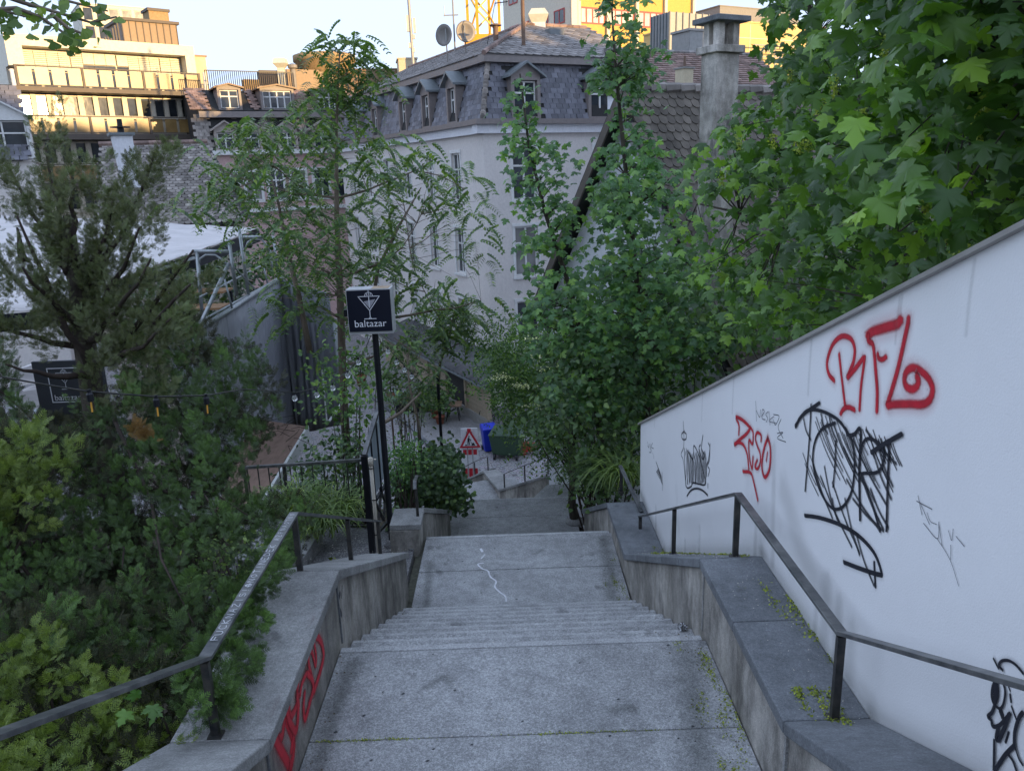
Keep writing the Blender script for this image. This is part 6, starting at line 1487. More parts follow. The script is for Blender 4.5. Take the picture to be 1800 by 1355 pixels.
# red hand truck
M['redplastic'] = plain('red_plastic', (.5, .03, .03), .5)
p = atZ(927, 797, -11); t = thing('road_cone_foot', (0, 0, 0), 'small bright red plastic cart tipped over in the courtyard', 'cart')
q = MB(); q.prism([(-.3, -.12, .1), (.3, -.12, .12), (.38, -.12, .42), (-.22, -.12, .5)], (0, .25, 0)); q.build('tray', M['redplastic'], t, bevel=.02); q = MB(); q.tube([(-.1, -.18, .09), (-.1, .18, .09)], .09, 12); q.tube([(.35, 0, .3), (.75, .1, .5)], .03, 6); q.build('wheel', M['redplastic'], t)
t.location = Vector(p); t.name = 'hand_cart'
# bicycle-like wrought iron coil on the wall
p = atZ(862, 757, -10.9); t = thing('bicycle', (0, 0, 0), 'dark bicycle leaning at the corner of the wooden lean-to', 'bicycle')
for x in (-.52, .52):
    q = MB(); q.tube([(x+.33*math.cos(a), 0, .35+.33*math.sin(a)) for a in np.linspace(0, 2*math.pi, 21)], .02, 6, caps=False); w_ = q.build('wheel', M['black'], t)
    q = MB(); [q.tube([(x, 0, .35), (x+.32*math.cos(a), 0, .35+.32*math.sin(a))], .005, 3) for a in np.linspace(0, 2*math.pi, 12)]; q.build('spokes', M['galv'], w_)
q = MB(); [q.tube(l, .02, 6) for l in ([(-.52, 0, .35), (-.12, 0, .32)], [(-.12, 0, .32), (-.22, 0, .85)], [(-.22, 0, .8), (.36, 0, .82)], [(-.12, 0, .32), (.38, 0, .75)], [(-.52, 0, .35), (-.22, 0, .78)], [(.52, 0, .35), (.36, 0, .92)])]; q.build('frame', M['black'], t)
q = MB(); q.box(-.34, -.1, -.06, .06, .86, .91); q.build('saddle', M['black'], t); q = MB(); q.tube([(.36, -.25, .98), (.36, 0, .92), (.36, .25, .98)], .015, 6); q.build('handlebar', M['black'], t)
t.location = Vector(p+[0, .6, 0]); t.rotation_euler = (R(-8), 0, R(-50))
# wooden lean-to along the house
FSh = Fr(atZ(862, 756, -11), 152.7)
s_ = thing('lean_to', FSh.pt(-4, -11, -.5), 'beige boarded lean-to with a corrugated roof against the stucco house', 'shed')
zE_ = FSh.uv(850, 672)[1]; LL_ = FSh.uv(700, 590, 0)[0]; LL_ = -14.0
M['shedwood'] = plain('beige_boards', (.34, .28, .20), .7); M['sheetmetal'] = rough_mat('corrugated_sheet', (.05, .055, .06), (.11, .11, .115), 2, .5, .2, .01, 10)
q = MB(); FSh.box(q, LL_, 0, -11, -10.55, -.1, .06); q.build('plinth', M['concrete_far'], s_)
npan = 6
for i in range(npan):
    a0 = LL_+(-LL_)*i/npan; a1 = LL_+(-LL_)*(i+1)/npan
    q = MB(); FSh.box(q, a1-.16, a1, -10.55, zE_-.1, -.1, .08); q.build('post', M['shedwood'], s_)
    if i == npan-2: 
        q = MB(); FSh.box(q, a0, a1-.16, -10.55, zE_-.1, -.1, -.04); q.build('door', M['underlay'], s_); continue
    for k in range(8):
        z0 = -10.55+(zE_-.1+10.55)*k/8; q = MB(); FSh.box(q, a0, a1-.16, z0, z0+(zE_-.1+10.55)/8-.02, -.08, .0 if k % 2 else .006); q.build('board', M['shedwood'], s_)
q = MB(); n = 60; rv = []
RD_ = 1.9
for i in range(n+1):
    a = LL_-.2+(.5-LL_)*i/n; dz_ = .035*math.cos(i*math.pi); rv += [FSh.pt(a, zE_+dz_, .3), FSh.pt(a, zE_+.75+dz_, -RD_)]
V = rv; F = [(2*i, 2*i+2, 2*i+3, 2*i+1) for i in range(n)]
o = mobj('corrugated_roof', V, F, M['sheetmetal'], s_, True); sm_ = o.modifiers.new('thickness', 'SOLIDIFY'); sm_.thickness = .02
q = MB(); FSh.box(q, LL_-.2, .3, zE_-.12, zE_-.04, .22, .34); q.build('gutter', M['dormergrey'], s_)
# table, pots, planters
M['terracotta'] = plain('terracotta', (.36, .12, .07), .8)
p = atZ(797, 737, -11); t = thing('cafe_table', p, 'small square wooden cafe table in front of the lean-to', 'table')
q = MB(); q.box(p[0]-.42, p[0]+.42, p[1]-.42, p[1]+.42, p[2]+.72, p[2]+.76); q.build('top', plain('table_wood', (.26, .16, .10), .6), t)
for sx_ in (-.3, .3):
    for sy_ in (-.3, .3): MB().tube([(p[0]+sx_, p[1]+sy_, p[2]), (p[0]+sx_*.7, p[1]+sy_*.7, p[2]+.72)], .02, 6).build('leg', M['black'], t)
def potted(x, y, r_, h, lab, kind):
    p = atZ(x, y, -11); t = thing('potted_plant', p, lab, 'potted plant')
    MB().lathe([(r_*.7, 0), (r_*.95, h*.85), (r_*1.08, h*.86), (r_*1.08, h), (r_*.9, h)], p, 16).build('pot', M['terracotta'] if kind != 'dark' else M['black'], t, True)
    n = 220; C_ = p+[0, 0, h+.6]
    P_ = C_+rng.normal(size=(n, 3))*[.38, .38, .4]; Rm_ = rand_rot(n, None, 1.0)
    T_, F_ = OVATE if kind != 'agave' else LANCE
    MB().tube([p+[0, 0, h*.6], C_], .03, 6).build('stem', M['twig'], t)
    foliage(t, 'leaves', M['lf_pot'], T_, F_, Rm_, P_, rng.uniform(.16, .3, n), 0)
M['lf_pot'] = leafmat('potted_leaf', (.02, .045, .018), (.06, .11, .04))
potted(774, 745, .22, .4, 'terracotta potted plant nearest the cafe table', 'p'); potted(766, 735, .22, .4, 'terracotta potted plant just behind the nearest pot', 'p'); potted(688, 706, .22, .42, 'lone terracotta potted shrub in the middle of the courtyard', 'p'); potted(636, 678, .3, .6, 'large terracotta pot with a bush near the tree of heaven stems', 'p')
p = atZ(738, 722, -11); t = thing('planter', p, 'low dark planter trough with spiky blue green plants', 'planter'); q = MB(); q.box(p[0]-1.1, p[0]+.6, p[1]-.3, p[1]+.3, p[2], p[2]+.4); q.build('trough', M['black'], t, bevel=.02)
n = 160; P_ = p+[-.25, 0, .42]+rng.normal(size=(n, 3))*[.5, .15, .04]; d_ = rng.normal(size=(n, 3))*.6+[0, 0, 1.0]
M['lf_agave'] = leafmat('agave_leaf', (.08, .13, .12), (.16, .24, .22), trans=.1)
foliage(t, 'leaves', M['lf_agave'], *LANCE, rot_from(d_, rng.normal(size=(n, 3))), P_, rng.uniform(.4, .8, n), 0)
# crumpled foil on the step
p = atZ(1200, 1106, Z1-RI); rs3 = random.Random(5); q = MB(); bm_v = []
import bmesh
bm = bmesh.new(); bmesh.ops.create_icosphere(bm, subdivisions=3, radius=.032)
for v in bm.verts: n_ = v.co.normalized(); v.co = n_*(.032+rs3.uniform(-.010, .010)); v.co.z *= .75
V = [tuple(v.co) for v in bm.verts]; F = [tuple(w.index for w in f.verts) for f in bm.faces]; bm.free()
M['foil'] = rough_mat('foil', (.05, .05, .05), (.6, .6, .62), 60, .2, .2, .003, 100, .9)
o = mobj('crumpled_wrapper', np.array(V)+p+[0, 0, .022], F, M['foil']); tag(o, 'crumpled silver wrapper lying on the top step at the right wall', 'litter')
# ================================================================== VEGETATION
M['lf_maple'] = leafmat('maple_leaf', (.026, .066, .018), (.105, .20, .042), trans=.35, rough=.38)
M['lf_maple2'] = leafmat('young_maple_leaf', (.036, .092, .042), (.10, .19, .062), trans=.3, rough=.38)
M['lf_ail'] = leafmat('pinnate_leaf', (.048, .088, .05), (.12, .18, .085), trans=.3, rough=.5)
M['lf_elder'] = leafmat('elder_leaf', (.032, .075, .028), (.10, .17, .055), trans=.3)
M['lf_dark'] = leafmat('dark_leaf', (.03, .06, .03), (.07, .12, .05), trans=.2)
M['lf_ivy'] = leafmat('ivy_leaf', (.02, .042, .022), (.055, .10, .036), trans=.15, rough=.4)
M['lf_cyp'] = leafmat('cypress_spray', (.014, .027, .015), (.034, .054, .024), tip=(.18, .33, .06), trans=.12, rough=.6)
M['lf_cypdark'] = leafmat('old_cypress_spray', (.036, .040, .024), (.07, .075, .04), tip=(.17, .24, .08), trans=.12, rough=.65)
M['lf_thuja'] = leafmat('arborvitae_spray', (.045, .075, .02), (.09, .13, .035), tip=(.26, .32, .06), trans=.2, rough=.6)
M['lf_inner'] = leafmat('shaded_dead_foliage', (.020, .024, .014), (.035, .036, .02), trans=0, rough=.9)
M['lf_brown'] = leafmat('dead_spray', (.14, .08, .03), (.22, .13, .05), trans=.1, rough=.8)
M['lf_grass'] = leafmat('grass_blade', (.06, .10, .035), (.13, .18, .07), trans=.25, rough=.5)
M['lf_ginkgo'] = leafmat('ginkgo_leaf', (.05, .09, .03), (.11, .16, .05), trans=.35, rough=.5)
M['flower'] = leafmat('flower_cluster', (.45, .46, .34), (.62, .62, .48), trans=.2, rough=.7)
M['catkin'] = leafmat('hanging_flowers', (.16, .20, .05), (.26, .30, .08), trans=.3, rough=.6)
M['moss'] = leafmat('moss_tuft', (.10, .13, .02), (.20, .24, .04), trans=0, rough=.9)
def lerp(a, b, t): return a+(b-a)*min(1, max(0, t))

def clusters_to_leaves(C, per, rad, size, up=(0, 0, 1), spread=.7, sun=None):
    n = len(C)*per; P = np.repeat(C, per, axis=0)+rng.normal(size=(n, 3))*rad*np.array([1, 1, .75]); return P, rng.uniform(size[0], size[1], n)

# ---------- big maple on the right ----------
def mk_big_maple():
    t = thing('maple_tree', (4.2, 6.0, ground_z(4, 6)), 'large broad leaved maple with hanging flower clusters filling the upper right', 'tree')
    poly = [(1352, -420), (1350, -40), (1362, 60), (1375, 120), (1340, 170), (1300, 195), (1250, 235), (1225, 290), (1205, 330), (1198, 400), (1215, 470), (1245, 545), (1300, 600), (1400, 600), (1520, 540), (1800, 420), (2350, 250), (2350, -420)]
    near = lambda x, y: lerp(8.2, 2.6, (x-1200)/480.); far = lambda x, y: near(x, y)+lerp(2.0, 4.0, (x-1200)/500.)
    C = fill_poly(poly, 620, near, far)
    C = C[(C[:, 0] > 1.75) | (C[:, 2] > np.array([wt(y)+.15 for y in C[:, 1]]))]
    trunk = limb((4.6, 7.0, ground_z(4.6, 7)), (4.3, 6.3, .5), 0, 5, .25)+[np.array((4.2, 6.1, 2.2)), np.array((4.1, 6.0, 4.5))]
    skeleton(t, M['bark'], trunk, [.22, .2, .18, .17, .16, .15, .12, .07], C, 26)
    n = len(C); per = 17
    P = np.repeat(C, per, axis=0)+rng.normal(size=(n*per, 3))*np.array([.21, .21, .11])
    size = rng.uniform(.055, .135, len(P))
    # keep leaves out of the wall and out of the view in front of it
    z_w = np.array([wt(y) for y in P[:, 1]]); ok = ~((P[:, 0] < 1.95) & (P[:, 2] < z_w+.12)) & (np.linalg.norm(P, axis=1) > 2.2)
    x, y, zc = topx(P); ok &= inpoly(x, y, [(1330, -500), (1335, 90), (1300, 170), (1215, 240), (1170, 330), (1165, 420), (1190, 520), (1260, 640), (1400, 640), (2500, 400), (2500, -500)])
    P = P[ok]; size = size[ok]
    out = np.array([-.45, -.55, .75]); Rm_ = rand_rot(len(P), out, .55, np.array([-.25, -.3, -1.1]))
    foliage(t, 'foliage', M['lf_maple'], *MAPLE, Rm_, P, size, 300)
    # hanging flower clusters
    fc = [atY(x, y, v) for x, y, v in ((1745, 140, 3.2), (1700, 130, 3.4), (1728, 185, 3.1), (1405, 235, 5.5), (1420, 245, 5.6), (1470, 130, 5), (1360, 235, 6.2), (1515, 190, 4.6), (1690, 430, 3.4), (1670, 380, 3.6), (1610, 100, 4.2), (1440, 170, 5.4), (1300, 235, 6.8), (1630, 330, 4), (1560, 60, 4.4), (1780, 250, 3.2), (1270, 300, 7.2), (1390, 110, 6))]
    for c in fc:
        n = 80; tt = rng.uniform(0, 1, n); Pq = c+np.stack([rng.normal(size=n)*.018*(1.2-tt*.6), rng.normal(size=n)*.018*(1.2-tt*.6), -tt*.13], 1)
        V, FF = scatter(*BROAD, rand_rot(n, None, 2), Pq, rng.uniform(.012, .022, n)); tag(mobj('flower_cluster', V, FF, M['catkin'], t), kind='stuff')
mk_big_maple()

# ---------- young maples centre right ----------
def young_maple(label, stem, cl, per, rad, size, mat, near_parts=300, seed_dir=(-.2, -.6, .8), outline=None, nmain=10, basez=None):
    S_ = [atY(*p) for p in stem]; t = thing('young_maple', S_[0], label, 'tree', 'young maples right of the stairs')
    C = np.vstack([fill_poly(poly, n, lambda x, y, a=a: a, lambda x, y, b=b: b) for poly, n, a, b in cl])
    skeleton(t, M['bark'], S_, list(np.linspace(.055, .012, len(S_))), C, nmain)
    P = np.repeat(C, per, axis=0)+rng.normal(size=(len(C)*per, 3))*np.array([rad, rad, rad*.55]); sz = rng.uniform(*size, len(P))
    ok = ~((P[:, 0] < 1.9) & (P[:, 0] > 1.3) & (P[:, 1] < 9.6) & (P[:, 2] < np.array([wt(min(y, 9.5)) for y in P[:, 1]])+.05))
    P = P[ok]; sz = sz[ok]
    foliage(t, 'foliage', mat, *MAPLE, rand_rot(len(P), np.array(seed_dir), .4, np.array([-.1, -.35, -1.0])), P, sz, near_parts)
    return t
young_maple('tall slim young maple whose tip crosses the orange high rise', [(1140, 740, 11.2), (1128, 640, 11.2), (1118, 480, 11.1), (1095, 250, 11.0), (1082, 120, 11), (1075, 10, 11)],
    [([(1050, -10), (1100, -10), (1130, 90), (1150, 100), (1120, 170), (1140, 250), (1130, 330), (1060, 330), (1065, 200), (1050, 120), (1055, 60)], 52, 10.7, 11.5),
     ([(1060, 300), (1130, 310), (1150, 400), (1200, 470), (1240, 540), (1290, 600), (1150, 640), (1040, 600), (1030, 500), (1050, 400)], 150, 10.0, 12.6), ([(1070, 280), (1150, 270), (1200, 330), (1240, 470), (1060, 480)], 45, 10.4, 12.0)], 11, .15, (.07, .115), M['lf_maple2'], 300)
young_maple('shorter slim young maple in front of the pale corner house', [(1060, 800, 12.0), (1040, 660, 12), (1000, 500, 12), (960, 380, 12), (930, 260, 12), (914, 130, 12)],
    [([(905, 130), (925, 130), (935, 230), (975, 245), (990, 320), (900, 320), (890, 280), (905, 210)], 26, 11.8, 12.3),
     ([(910, 330), (990, 330), (1010, 430), (1040, 560), (970, 560), (930, 500), (925, 430), (930, 400)], 42, 11.5, 12.6),
     ([(960, 490), (1100, 520), (1180, 640), (1120, 740), (1010, 720), (950, 640), (930, 560)], 150, 10.6, 13.0)], 11, .15, (.07, .115), M['lf_maple2'], 300)

# ---------- undergrowth right of the stairs ----------
def shrub(name, label, poly, nC, a, b, per, rad, size, mat, tmpl=OVATE, cat='bush', parts=0, nrm=(0, -.3, .9), spread=.7, base=None, tip=None, group=None, woody=True, kinddir=None):
    C = fill_poly(poly, nC, (lambda x, y: a) if not callable(a) else a, (lambda x, y: b) if not callable(b) else b)
    lo = C[np.argmin(C[:, 2])]; c0 = C.mean(0) if base is None else np.array(base, float); gz_ = min(ground_z(c0[0], c0[1]), C[:, 2].min()-.05)
    t = thing(name, (c0[0], c0[1], gz_), label, cat, group)
    if woody:
        mb = MB(); n0 = min(14, nC); 
        for i in rng.permutation(nC)[:n0]: mb.tube(limb((c0[0]+rng.normal()*.12, c0[1]+rng.normal()*.12, gz_), C[i], .05, 4), [.022, .018, .014, .009, .005], 5)
        mb.build('stems', M['twig'], t, True)
    P = np.repeat(C, per, axis=0)+rng.normal(size=(nC*per, 3))*rad; sz = rng.uniform(*size, len(P))
    if (c0[0] > 0):
        ok = ~((P[:, 0] < 1.9) & (P[:, 0] > 1.3) & (P[:, 1] < 9.6)); P = P[ok]; sz = sz[ok]
    Rm_ = rand_rot(len(P), np.array(nrm), spread, np.array([0, -.2, -.6])) if kinddir is None else kinddir(P)
    foliage(t, 'foliage', mat, tmpl[0], tmpl[1], Rm_, P, sz, parts, attr=tmpl[2] if len(tmpl) > 2 else None)
    return t
eld = shrub('elder_bush', 'elder bush with cream flower umbels hanging over the foot of the stairs', [(840, 600), (905, 560), (960, 560), (1040, 600), (1060, 700), (1010, 760), (990, 830), (960, 790), (930, 770), (905, 750), (890, 715), (880, 690), (865, 650)], 180, 14.5, 17.5, 14, .24, (.16, .26), M['lf_elder'], tuple(PINN5), spread=.6, base=(2.1, 15.5, -8))
for x, y in ((945, 600), (968, 650), (985, 648), (1000, 690), (975, 700), (995, 715), (940, 715), (920, 680), (1030, 665), (1045, 620), (1052, 700), (1020, 730), (950, 625), (880, 665), (1000, 640), (1038, 685), (965, 735)):
    c = atY(x, y, 14.2); n = 90; Pq = c+np.stack([rng.normal(size=n)*.10, rng.normal(size=n)*.10, rng.normal(size=n)*.02+.03], 1); V, FF = scatter(*BROAD, rand_rot(n, None, .8), Pq, rng.uniform(.02, .045, n)); tag(mobj('umbel', V, FF, M['flower'], eld), kind='stuff')
shrub('elder_bush', 'loose pale shrub at the corner of the lean-to above the green container', [(860, 590), (950, 570), (960, 700), (900, 720), (860, 700), (850, 660), (870, 620)], 46, 19, 22, 14, .3, (.16, .28), M['lf_elder'], tuple(PINN5), woody=False)
shrub('dark_shrub', 'dense dark shrub in deep shade between the elder and the white wall', [(1000, 620), (1120, 640), (1180, 700), (1120, 740), (1122, 850), (1060, 880), (1020, 870), (1012, 800), (990, 760), (930, 770), (960, 700)], 300, 10.4, 13.6, 16, .2, (.07, .13), M['lf_dark'])
shrub('dark_shrub', 'bright leaved young bush just above the lower end of the parapet', [(1000, 780), (1060, 790), (1080, 850), (1060, 870), (1025, 850), (1005, 820)], 26, 11.5, 12.2, 12, .12, (.09, .15), M['lf_elder'], tuple(PINN5))
shrub('bush', 'leafy undergrowth behind the maples at the foot of the gable house', [(1000, 560), (1150, 500), (1340, 520), (1400, 620), (1250, 700), (1150, 740), (1050, 700)], 260, 11.5, 15.5, 14, .28, (.10, .18), M['lf_elder'])
shrub('ivy_bush', 'leafy bank behind the white wall below the big maple', [(1230, 540), (1400, 560), (1800, 400), (1800, 300), (1500, 430), (1250, 480)], 200, 9.5, 12, 16, .3, (.10, .18), M['lf_dark'])
# long drooping blades beside the wall end
def blades(name, label, px, v, n, L, wdt, mat, lean=(0, 0, 0), spread=.9, cat='grass'):
    base = atY(*px, v); t = thing(name, base, label, cat); V = []; F = []
    for i in range(n):
        a = rng.uniform(0, 2*math.pi); d = np.array([math.cos(a), math.sin(a), 0])*spread+np.array(lean); l = rng.uniform(.6, 1.1)*L; p0 = base+rng.normal(size=3)*[.12, .12, .02]; s = np.array([-math.sin(a), math.cos(a), 0])*wdt; b = len(V); k = 6
        for j in range(k+1):
            u = j/k; p = p0+d*l*(u*.35+.45*u*u)+np.array([0, 0, l*(1.0*u-.85*u*u*u)]); w_ = 1-u**2.2; V += [p-s*w_, p+s*w_]
        F += [(b+2*j, b+2*j+1, b+2*j+3, b+2*j+2) for j in range(k)]
    tag(mobj('blades', V, np.array(F), mat, t, True), kind='stuff'); return t
blades('sedge_clump', 'clump of long drooping blades at the far end of the white wall', (1095, 850), 10.2, 90, 1.0, .016, M['lf_grass'], (-.3, -.2, 0)); blades('sedge_clump', 'dark fern like blades spilling over the lower right parapet', (1050, 845), 11.3, 120, .9, .012, M['lf_dark'], (-.1, -.4, 0))
for i, (x, y, v) in enumerate(((560, 935, 9.2), (600, 910, 9.6), (520, 905, 9.3))):
    blades('sedge_clump', ('tall light green sedge clump behind the left handrail post', 'arching sedge under the garden railing', 'sedge clump between the cypress and the handrail')[i], (x, y), v, 150, .85, .010, M['lf_grass'])
# tree trunk rising from landing 3 on the right
a = atZ(1011, 918, Z3); tk = thing('slender_tree', a, 'dark bare trunk rising from a concrete foot at the right side of the third landing', 'tree trunk')
top_ = atY(1003, 700, 12.3); MB().tube(limb(a, top_, 0, 6, .06)+[top_+[.1, .2, 1.2]], [.085, .07, .065, .06, .06, .055, .055, .05], 10).build('trunk', M['bark'], tk, True)
MB().lathe([(.17, 0), (.16, .05), (.10, .09), (.05, .1)], a-[0, 0, .005], 12).build('foot', M['coping_light'], tk, True)

# ---------- tree of heaven ----------
def ailanthus():
    t = thing('tree_of_heaven', atY(606, 760, 14.5), 'tall tree of heaven with feathery leaves and a tufted top left of the centre', 'tree')
    stem = [(610, 800, 14.5), (603, 680, 14.5), (598, 520, 14.4), (592, 380, 14.2), (591, 250, 14), (594, 160, 14), (597, 95, 14)]
    S_ = [atY(*p) for p in stem]
    regs = [([(535, 75), (560, 65), (600, 60), (650, 85), (660, 130), (640, 150), (670, 170), (600, 200), (530, 170), (545, 120)], 26, 13.7, 14.4),
            ([(400, 230), (470, 200), (560, 190), (600, 230), (660, 220), (700, 245), (760, 250), (770, 300), (830, 320), (850, 360), (860, 420), (830, 440), (800, 500), (700, 470), (600, 480), (480, 470), (440, 420), (420, 390), (330, 390), (320, 350), (370, 320), (350, 270)], 165, 12.6, 16.2),
            ([(470, 450), (620, 450), (720, 480), (850, 520), (850, 560), (800, 620), (740, 620), (700, 700), (660, 640), (600, 640), (520, 600), (450, 540)], 34, 13.2, 16.5)]
    C = np.vstack([fill_poly(p, n, lambda x, y, a=a: a, lambda x, y, b=b: b) for p, n, a, b in regs])
    skeleton(t, M['bark_pale'], S_, [.085, .075, .065, .045, .026, .016, .01], C, 22)
    x, y, _ = topx(C); keepc = ~inpoly(x, y, [(690, 300), (830, 330), (830, 500), (690, 440)])
    C = C[keepc | (rng.uniform(size=len(C)) < .35)]
    for pts, r_ in (([(545, 620, 14), (525, 520, 14), (505, 440, 14.2), (490, 360, 14.5), (470, 290, 14.6)], [.06, .05, .04, .025, .015]), ([(650, 560, 14.3), (665, 470, 14.4), (700, 400, 14.6), (740, 330, 15)], [.04, .03, .025, .012])):
        MB().tube([atY(*p) for p in pts], r_, 8).build('branch', M['bark_pale'], t, True)
    per = 5; P = np.repeat(C, per, axis=0)+rng.normal(size=(len(C)*per, 3))*.17
    a_ = rng.uniform(0, 2*math.pi, len(P)); d = np.stack([np.cos(a_), np.sin(a_), rng.uniform(-.35, .35, len(P))], 1); nn_ = rng.normal(size=(len(P), 3))*.3+[0, 0, 1.0]
    foliage(t, 'foliage', M['lf_ail'], *PINN, rot_from(d, nn_), P, rng.uniform(.26, .46, len(P)), 300, partname='leaf')
ailanthus()
def small_ail(label, stem, poly, n, a, b, per=5, size=(.3, .5), mat='lf_ail'):
    S_ = [atY(*p) for p in stem]; t = thing('tree_of_heaven', S_[0], label, 'tree'); C = fill_poly(poly, n, lambda x, y: a, lambda x, y: b)
    skeleton(t, M['bark_pale'], S_, list(np.linspace(.035, .012, len(S_))), C, 6)
    P = np.repeat(C, per, axis=0)+rng.normal(size=(len(C)*per, 3))*.14; a_ = rng.uniform(0, 2*math.pi, len(P)); d = np.stack([np.cos(a_), np.sin(a_), rng.uniform(-.3, .3, len(P))], 1)
    foliage(t, 'foliage', M[mat], *PINN, rot_from(d, rng.normal(size=(len(P), 3))*.3+[0, 0, 1.0]), P, rng.uniform(*size, len(P)), 120)
small_ail('small tree of heaven sapling with reddish tips in front of the lean-to', [(770, 690, 16), (773, 640, 16), (790, 590, 16), (800, 540, 16)], [(735, 520), (780, 515), (850, 520), (855, 560), (830, 610), (770, 600), (740, 570)], 20, 15.5, 16.6)
small_ail('low leafy sapling growing below the black box sign', [(740, 800, 13), (735, 740, 13), (720, 680, 13.2), (715, 620, 13.4)], [(690, 590), (760, 610), (780, 680), (740, 720), (700, 700), (680, 650)], 20, 12.8, 14.6, 5, (.2, .34))
bent = thing('bare_branch', atY(676, 737, 11), 'long bare branch leaning out over the courtyard behind the gate', 'branch'); MB().tube([atY(676, 742, 11), atY(705, 725, 11.4), (atY(725, 705, 11.8)), atY(740, 690, 12.2)], [.03, .026, .02, .014], 7).build('limb', M['bark_pale'], bent, True)
shrub('green_shrub', 'airy light shrub with small leaves behind the gate and the sign pole', [(600, 600), (660, 600), (665, 700), (650, 790), (560, 800), (590, 740), (540, 700), (560, 640)], 52, 11.0, 13.5, 14, .2, (.06, .12), M['lf_elder'])
shrub('green_shrub', 'yellow green rounded shrub right of the gate', [(690, 785), (730, 780), (745, 805), (720, 840), (690, 850)], 34, 10.4, 11.2, 26, .10, (.035, .07), M['lf_maple2'])
shrub('reddish_shrub', 'sparse reddish twiggy shrub above the yellow green one', [(690, 700), (740, 700), (745, 750), (690, 760)], 22, 11.4, 12.2, 12, .14, (.03, .05), M['lf_cypdark'], woody=True)
shrub('green_shrub', 'leafy thicket behind the garden railing', [(520, 850), (560, 790), (640, 770), (650, 900), (540, 930), (480, 905)], 110, 10.6, 12.6, 16, .18, (.06, .12), M['lf_ivy'])
shrub('green_shrub', 'shrubs growing on the terrace behind the scaffold tubes', [(300, 470), (410, 430), (500, 420), (500, 500), (430, 540), (360, 600), (250, 620), (200, 560)], 260, 19.5, 22.5, 14, .3, (.10, .2), M['lf_ivy'])
ivy = shrub('ivy', 'dark ivy mound tumbling over the wall at the left edge of the third landing', [(705, 830), (740, 812), (765, 785), (798, 792), (806, 850), (820, 880), (795, 890), (745, 880), (700, 900), (690, 850)], 180, 10.8, 12.6, 20, .09, (.06, .10), M['lf_ivy'], BROAD, 'ivy', 120, (0, -.7, .5), .45, woody=False)
shrub('ivy', 'small bright ivy patch at the foot of the black gate', [(692, 905), (715, 900), (722, 930), (700, 935), (688, 925)], 14, 9.3, 9.6, 16, .05, (.05, .08), M['lf_ivy'], BROAD, 'ivy', 0, (0, -.6, .6), .5)

# ---------- cypress / conifers on the left ----------
def spaced(C, dmin):
    keep = []; grid = {}
    for c in C:
        key = tuple(int(math.floor(v/dmin)) for v in c); near_ = [k for a in (-1, 0, 1) for b in (-1, 0, 1) for e in (-1, 0, 1) for k in grid.get((key[0]+a, key[1]+b, key[2]+e), ())]
        if all((c[0]-k[0])**2+(c[1]-k[1])**2+(c[2]-k[2])**2 > dmin*dmin for k in near_): keep.append(c); grid.setdefault(key, []).append(c)
    return np.array(keep)
def conifer_sprays(t, C, radii, per, size, mat, name='foliage', upbias=.6, flat=.5, parts=0):
    x_, y_, _z = topx(C); k_ = ~inpoly(x_, y_, [(25, 632), (165, 630), (175, 722), (20, 740)]) | (C[:, 1] > 7.7); k_ &= ~(inpoly(x_, y_, [(-80, 392), (50, 402), (125, 462), (60, 478), (-80, 452)]) | (inpoly(x_, y_, [(285, 385), (420, 400), (400, 440), (270, 520)]) & (C[:, 1] > 5.2)))
    C = C[k_]; radii = radii[k_]
    n = len(C)*per; cc = np.repeat(C, per, axis=0); rr_ = np.repeat(radii, per)
    dirs = rng.normal(size=(n, 3)); dirs[:, 2] = np.abs(dirs[:, 2])*.8+rng.normal(size=n)*.3; dirs[:, 1] -= .3
    dirs /= np.linalg.norm(dirs, axis=1, keepdims=True); u = rng.uniform(.2, 1.0, n)
    P = cc+dirs*rr_[:, None]*u[:, None]
    d = dirs+np.array([0, 0, upbias])+rng.normal(size=(n, 3))*.25; nn_ = rng.normal(size=(n, 3))*.5+np.array([0, -.8, flat])
    sz = rng.uniform(*size, n); V, FF = scatter(SPRAY[0], SPRAY[1], rot_from(d, nn_), P, sz)
    fresh = np.clip(.15+.9*u*(.35+.65*np.clip(dirs[:, 2]+.3, 0, 1)), 0, 1)*rng.uniform(.5, 1, n)*np.repeat(rng.uniform(.35, 1, len(C)), per)
    o = mobj(name, V, FF, mat, t, attrs={'tip': ((SPRAY[2][None]*.75+.25)*fresh[:, None]).ravel()}) 
    return tag(o, kind='stuff')
